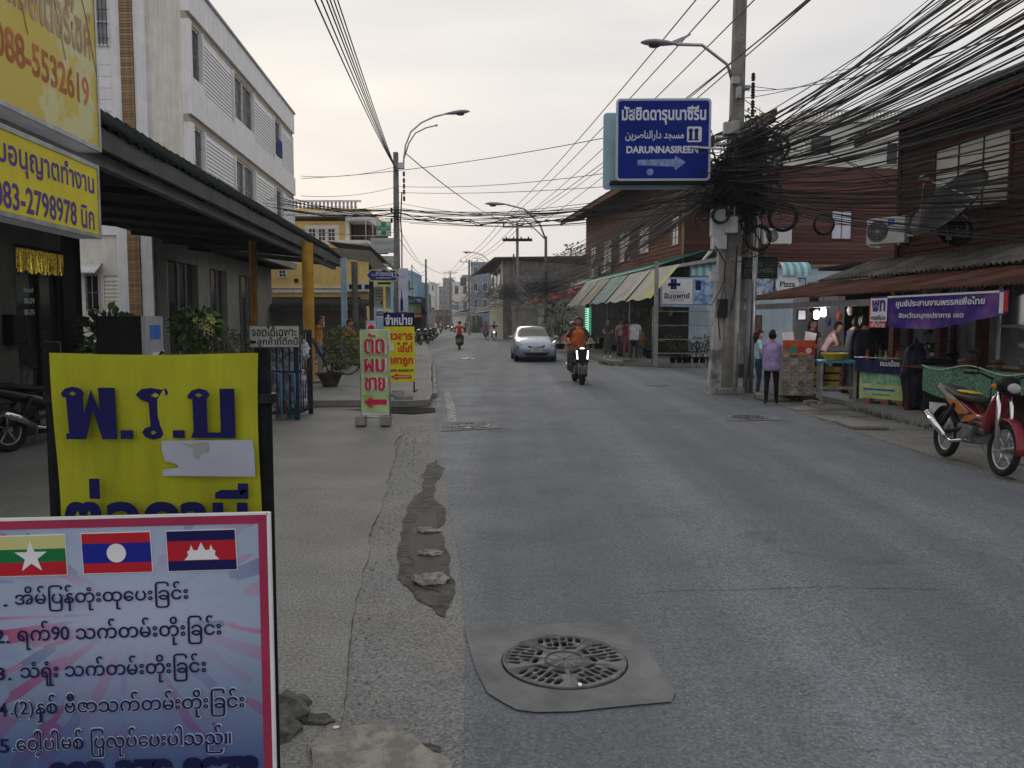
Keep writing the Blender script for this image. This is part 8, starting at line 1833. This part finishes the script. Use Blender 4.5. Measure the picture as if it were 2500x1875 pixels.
# high-voltage lines, overhead to the twin-arm pole
for k, (px, py, fxp, fyp) in enumerate(((1662, 0, 1232, 528), (1716, 0, 1246, 530), (1797, 0, 1276, 530), (1915, 0, 1296, 530), (1926, 0, 1296, 560), (1800, 95, 1240, 552))):
    a = P(fxp, fyp, 60); b = P(px, py, 17.5 if k < 3 else 17)
    cable(sag(a, ext(a, b, 1.35), .5), .014, ['power line passing highest over the street lamp of the tall pole', 'power line crossing just beside the street lamp', 'power line crossing the middle of the lamp arm', 'power line rising beyond the tall pole, upper of the pair', 'power line rising beyond the tall pole, lower of the pair', 'low power line running under the lamp arm'][k], group='power lines to the twin-arm pole')
for k, (px, Y0) in enumerate(((770, 9.5), (785, 10), (798, 10), (806, 10.5), (815, 11), (824, 11))):
    a = P(958 + k * 3, 398 + 6 * k, 29.5); b = P(px, -20, Y0); cable(sag(a, ext(a, b, 1.3), .15), .011, 'thin power line of the fan running overhead from the lamp pole', group='power lines to the lamp pole with curved arm')
for k in range(4):
    a = P(985 + k, 372, 29.6) if k > 1 else P(960, 560 - 30 * k, 29.5); b = P(1232 + 10 * k, 535 + 6 * k, 60) if k > 1 else P(1041, 650, 78); cable(sag(a, b, .4), .012, 'thin line running away from the curved-arm lamp pole', group='lines beyond the lamp pole with curved arm')
# far power lines
for (pa, Ya, pb_, Yb_) in (((1232, 528), 60, (1125, 632), 100), ((1246, 530), 60, (1138, 632), 100), ((1276, 530), 60, (1152, 632), 100), ((1290, 530), 60, (1166, 632), 100), ((1125, 632), 100, (1090, 660), 140), ((1166, 632), 100, (1112, 660), 140), ((1040, 650), 78, (1120, 664), 100), ((1041, 680), 78, (1083, 694), 180), ((1007, 650), 66, (1041, 656), 78), ((1090, 662), 140, (1066, 694), 200), ((1041, 668), 78, (960, 640), 45), ((1140, 632), 100, (1100, 662), 140)):
    cable(sag(P(*pa, Ya), P(*pb_, Yb_), .5, 10), .02, 'thin far power line between the distant poles', group='far power lines')
# street-crossing cables: awning -> lamp pole -> tall pole
for k in range(13):
    pyl, pym, pyr = rnd.uniform(478, 530), rnd.uniform(492, 545), rnd.uniform(440, 505)
    A_, B_, D_ = P(rnd.uniform(640, 700), pyl, 27.2), P(972, pym, 29.4), P(1742, pyr, YP - .1)
    r_ = .009 if k < 9 else .014
    cable(sag(A_, B_, .12, 8) + sag(B_, D_, rnd.uniform(.15, .5), 16)[1:], r_, 'black cable crossing the street from the awning past the lamp pole', group='cables crossing the street')
pts = sag(P(690, 512, 27.2), P(972, 520, 29.4), .15, 8) + sag(P(972, 520, 29.4), P(1742, 470, YP), .5, 22)[1:]
for k in range(3): cable([p + Vector((rnd.gauss(0, .03), 0, rnd.gauss(0, .045))) for p in pts], .016, 'thick ragged bundle cable crossing the street', group='thick cables crossing the street')
for k, (a, Ya, b, Yb_) in enumerate((((735, 436), 26, (1485, 335), 19), ((735, 430), 26, (972, 405), 29.6), ((972, 470), 29.6, (1742, 432), YP), ((972, 540), 29.6, (1340, 530), 30), ((735, 478), 27, (972, 455), 29.6), ((972, 455), 29.6, (1500, 420), 20), ((1000, 545), 30, (1560, 540), 28), ((972, 565), 29.6, (735, 560), 30))):
    cable(sag(P(*a, Ya), P(*b, Yb_), .15), .010, 'single thin wire slung across the street', group='thin wires across the street')
# dense fan from the tall pole towards the viewer's side of the street
N1 = 120
for k in range(N1):
    u = k / (N1 - 1); u2 = min(1, max(0, u + rnd.gauss(0, .06)))
    a = P(1770 + rnd.uniform(-25, 75), 335 + 150 * u, YP + rnd.uniform(-.3, .3)); b = P(2560, -330 + 800 * u2 ** 1.05 + rnd.uniform(-22, 22), rnd.uniform(8.6, 10.4))
    r_ = rnd.choice((.006, .007, .008, .009, .011, .015)); pts = sag(a, ext(a, b, 1.7), rnd.uniform(.3, .75), 16)
    band = min(3, int(u2 * 4)); cable(pts, r_, ('black cable among the highest of the fan, seen against the sky', 'black cable in the upper middle of the fan, over the pale building', 'black cable in the lower middle of the fan, over the near eave', 'black cable among the lowest of the fan, over the white window')[band], M_cable if rnd.random() < .85 else M_cableg, ('highest cables of the fan', 'upper middle cables of the fan', 'lower middle cables of the fan', 'lowest cables of the fan')[band])
for k, (a, b, Yb_) in enumerate((((1812, 222), (2500, 40), 9), ((1812, 240), (2420, -10), 9), ((1812, 300), (2560, 200), 9.5), ((1812, 265), (2500, 520), 11), ((1812, 240), (2480, 560), 11), ((1830, 210), (1895, 218), 17.8), ((2030, 175), (2560, -80), 9))):
    cable(sag(P(*a, YP), ext(P(*a, YP), P(*b, Yb_), 1.2 if k != 5 else 1), .25 if k != 5 else 0), .009, 'stray cable leaving the dense fan at its own angle', group='stray cables off the tall pole')
# dense run along the long wooden house to the arched lamp pole
for k in range(66):
    u = k / 65; a = P(1745 + rnd.uniform(-15, 25), 400 + 95 * u + rnd.uniform(-12, 12), YP + rnd.uniform(-.2, .2)); b = P(1332 + rnd.uniform(-6, 6), 640 + 75 * min(1, max(0, u + rnd.gauss(0, .12))), 45)
    cable(sag(a, b, rnd.uniform(.1, .6), 14), rnd.choice((.007, .008, .010, .013)), ('cable in the upper part of the run along the long wooden house' if u < .5 else 'cable in the lower part of the run, over the shop tarps'), M_cable if rnd.random() < .6 else M_cableg, 'upper cables along the long wooden house' if u < .5 else 'lower cables along the long wooden house')
# hanging tangles, as masses nobody could count
def tangle(name, lab, c, rad, n, r_, seed, m=M_cable, parent=None):
    rr = random.Random(seed); mb = MB()
    for _ in range(n):
        p = Vector([rr.gauss(0, .42) * rad[i] for i in range(3)]); d = Vector((rr.gauss(0, 1), rr.gauss(0, .5), rr.gauss(0, .8))).normalized(); pts = []
        q = rr.uniform(.04, .11)
        for i in range(9): pts.append(p.copy()); d = (d + Vector((rr.gauss(0, .5), rr.gauss(0, .4), rr.gauss(0, .5))) * .8 - p * .12).normalized(); p = p + d * q
        mb.tube(pts, rr.choice(r_), 3, cap=False)
    o = mb.build(name, m); o.location = c; tag(o, lab, kind='stuff'); return o
pc_ = P(1790, 430, YP); tangle('cable_tangle', 'black tangle of cables around the tall pole', pc_ + Vector((.12, 0, 0)), (.55, .32, .85), 900, (.006, .009, .013, .020), 1)
tangle('cable_tangle', 'lower cable tangle around the poles', P(1800, 500, YP), (.95, .35, .30), 480, (.006, .009, .014), 2)
tangle('cable_tangle', 'cable tangle beside the blue sign', P(1850, 350, YP), (.55, .3, .35), 200, (.008, .012, .02), 5)
o = tangle('cable_tangle', 'far tangle of cables, greyed for haze, by the arched lamp pole', P(1340, 705, 45), (1.7, .6, .8), 520, (.008, .011), 3, M_cableg); o.scale = (1.3, 1, .9)  # grey instead of black paints distance haze into the far cables
o = tangle('cable_tangle', 'far tangle of cables, greyed for haze, by the twin-arm pole', P(1260, 715, 60), (2.2, .6, .9), 520, (.010, .014), 4, M_cableg); o.scale = (1.6, 1, 1)
# cable strands in the far street, their grey painting in the haze
for k in range(46):
    a = P(1332, 650 + rnd.uniform(0, 80), 45); b = P(1258, 668 + rnd.uniform(0, 75), 60); c_ = P(1146, 715 + rnd.uniform(-12, 30), 100); d_ = P(1100, 738 + rnd.uniform(-12, 15), 140)
    if k % 2: cable(sag(a, b, rnd.uniform(.1, 1.2), 8), .018, 'haze-greyed cable in the far swag between lamp pole and twin-arm pole', M_cableg, 'far swags of cable')
    else: cable(sag(b, c_, rnd.uniform(.2, 1.2), 8) + sag(c_, d_, .8, 6)[1:], .022, 'haze-greyed cable in the farthest swags down the street', M_cableg, 'farthest swags of cable')
# coils of spare cable
for k, (px, py, dY, R_, tx, lab) in enumerate(((1895, 360, -.3, .27, .1, 'big brown cable coil against the pale building'), (1880, 362, -.1, .24, .6, 'slanted cable coil tucked behind the big brown one'), (1853, 580, -.4, .27, .05, 'black cable coil low beside the white air conditioner'), (1912, 530, -.3, .30, .3, 'large faint cable coil under the dense fan'), (2011, 548, -.5, .22, .0, 'round black cable coil in front of the blue-white window'), (1760, 525, -.5, .18, .4, 'small cable coil on the white meter boxes'), (1878, 470, -.5, .26, .9, 'narrow looped coil hanging in the tangle'), (1828, 545, -.45, .17, .7, 'thin coil between the poles'))):
    c = P(px, py, YP + dY); t = MB(); rr = random.Random(k)
    for j in range(9): t.ring((rr.gauss(0, .012), rr.gauss(0, .02), rr.gauss(0, .012)), (tx + rr.gauss(0, .05), 1, rr.gauss(0, .05)), R_ + rr.gauss(0, .014), .009, 28, 4)
    o = t.build('cable_coil', mat('brown_cable', (.05, .035, .025), .6) if k == 0 else M_cable); o.location = c; tag(o, lab, 'cable coil', 'coils of spare cable')
for k, (pts_, lab) in enumerate((([(1800, 510), (1838, 560), (1862, 600), (1860, 640)], 'thick drooping cable from the tangle to the mosque sign'), ([(1840, 500), (1880, 590), (1862, 620), (1800, 640)], 'thick cable looping under the black coil'), ([(1745, 600), (1770, 640), (1768, 690), (1740, 740)], 'cable looping down the old pole'), ([(1800, 600), (1795, 700), (1785, 760)], 'cable running down the tall pole'), ([(1758, 830), (1752, 760), (1768, 700)], 'wire tied down the old pole'))):
    cable([P(a, b, YP - .45) for a, b in pts_], .016, lab, group='drooping cables at the poles')
# light strings from houses to the far right
for k in range(6):
    a = P(2012 + rnd.uniform(-10, 10), 520 + rnd.uniform(0, 10), 33); b = P(1860, 505 + 8 * k, YP); cable(sag(a, b, .2, 8), .008, 'service wire from the tangle to the wall of the wooden house', group='service wires to the wooden houses')
# ================================================================ AIR
hz_ = MB().box(-260, 260, -25, 470, -1, 16.5).build('haze', None)
hz_['kind'] = 'stuff'
hm_ = bpy.data.materials.new('haze_air'); hm_.use_nodes = True; n, l = hm_.node_tree.nodes, hm_.node_tree.links
n.remove(n['Principled BSDF']); pv_ = n.new('ShaderNodeVolumePrincipled'); pv_.inputs['Color'].default_value = (.93, .95, 1, 1); pv_.inputs['Density'].default_value = .0007; l.new(pv_.outputs[0], n['Material Output'].inputs['Volume'])
hz_.data.materials.clear(); hz_.data.materials.append(hm_)
hz_.visible_shadow = True
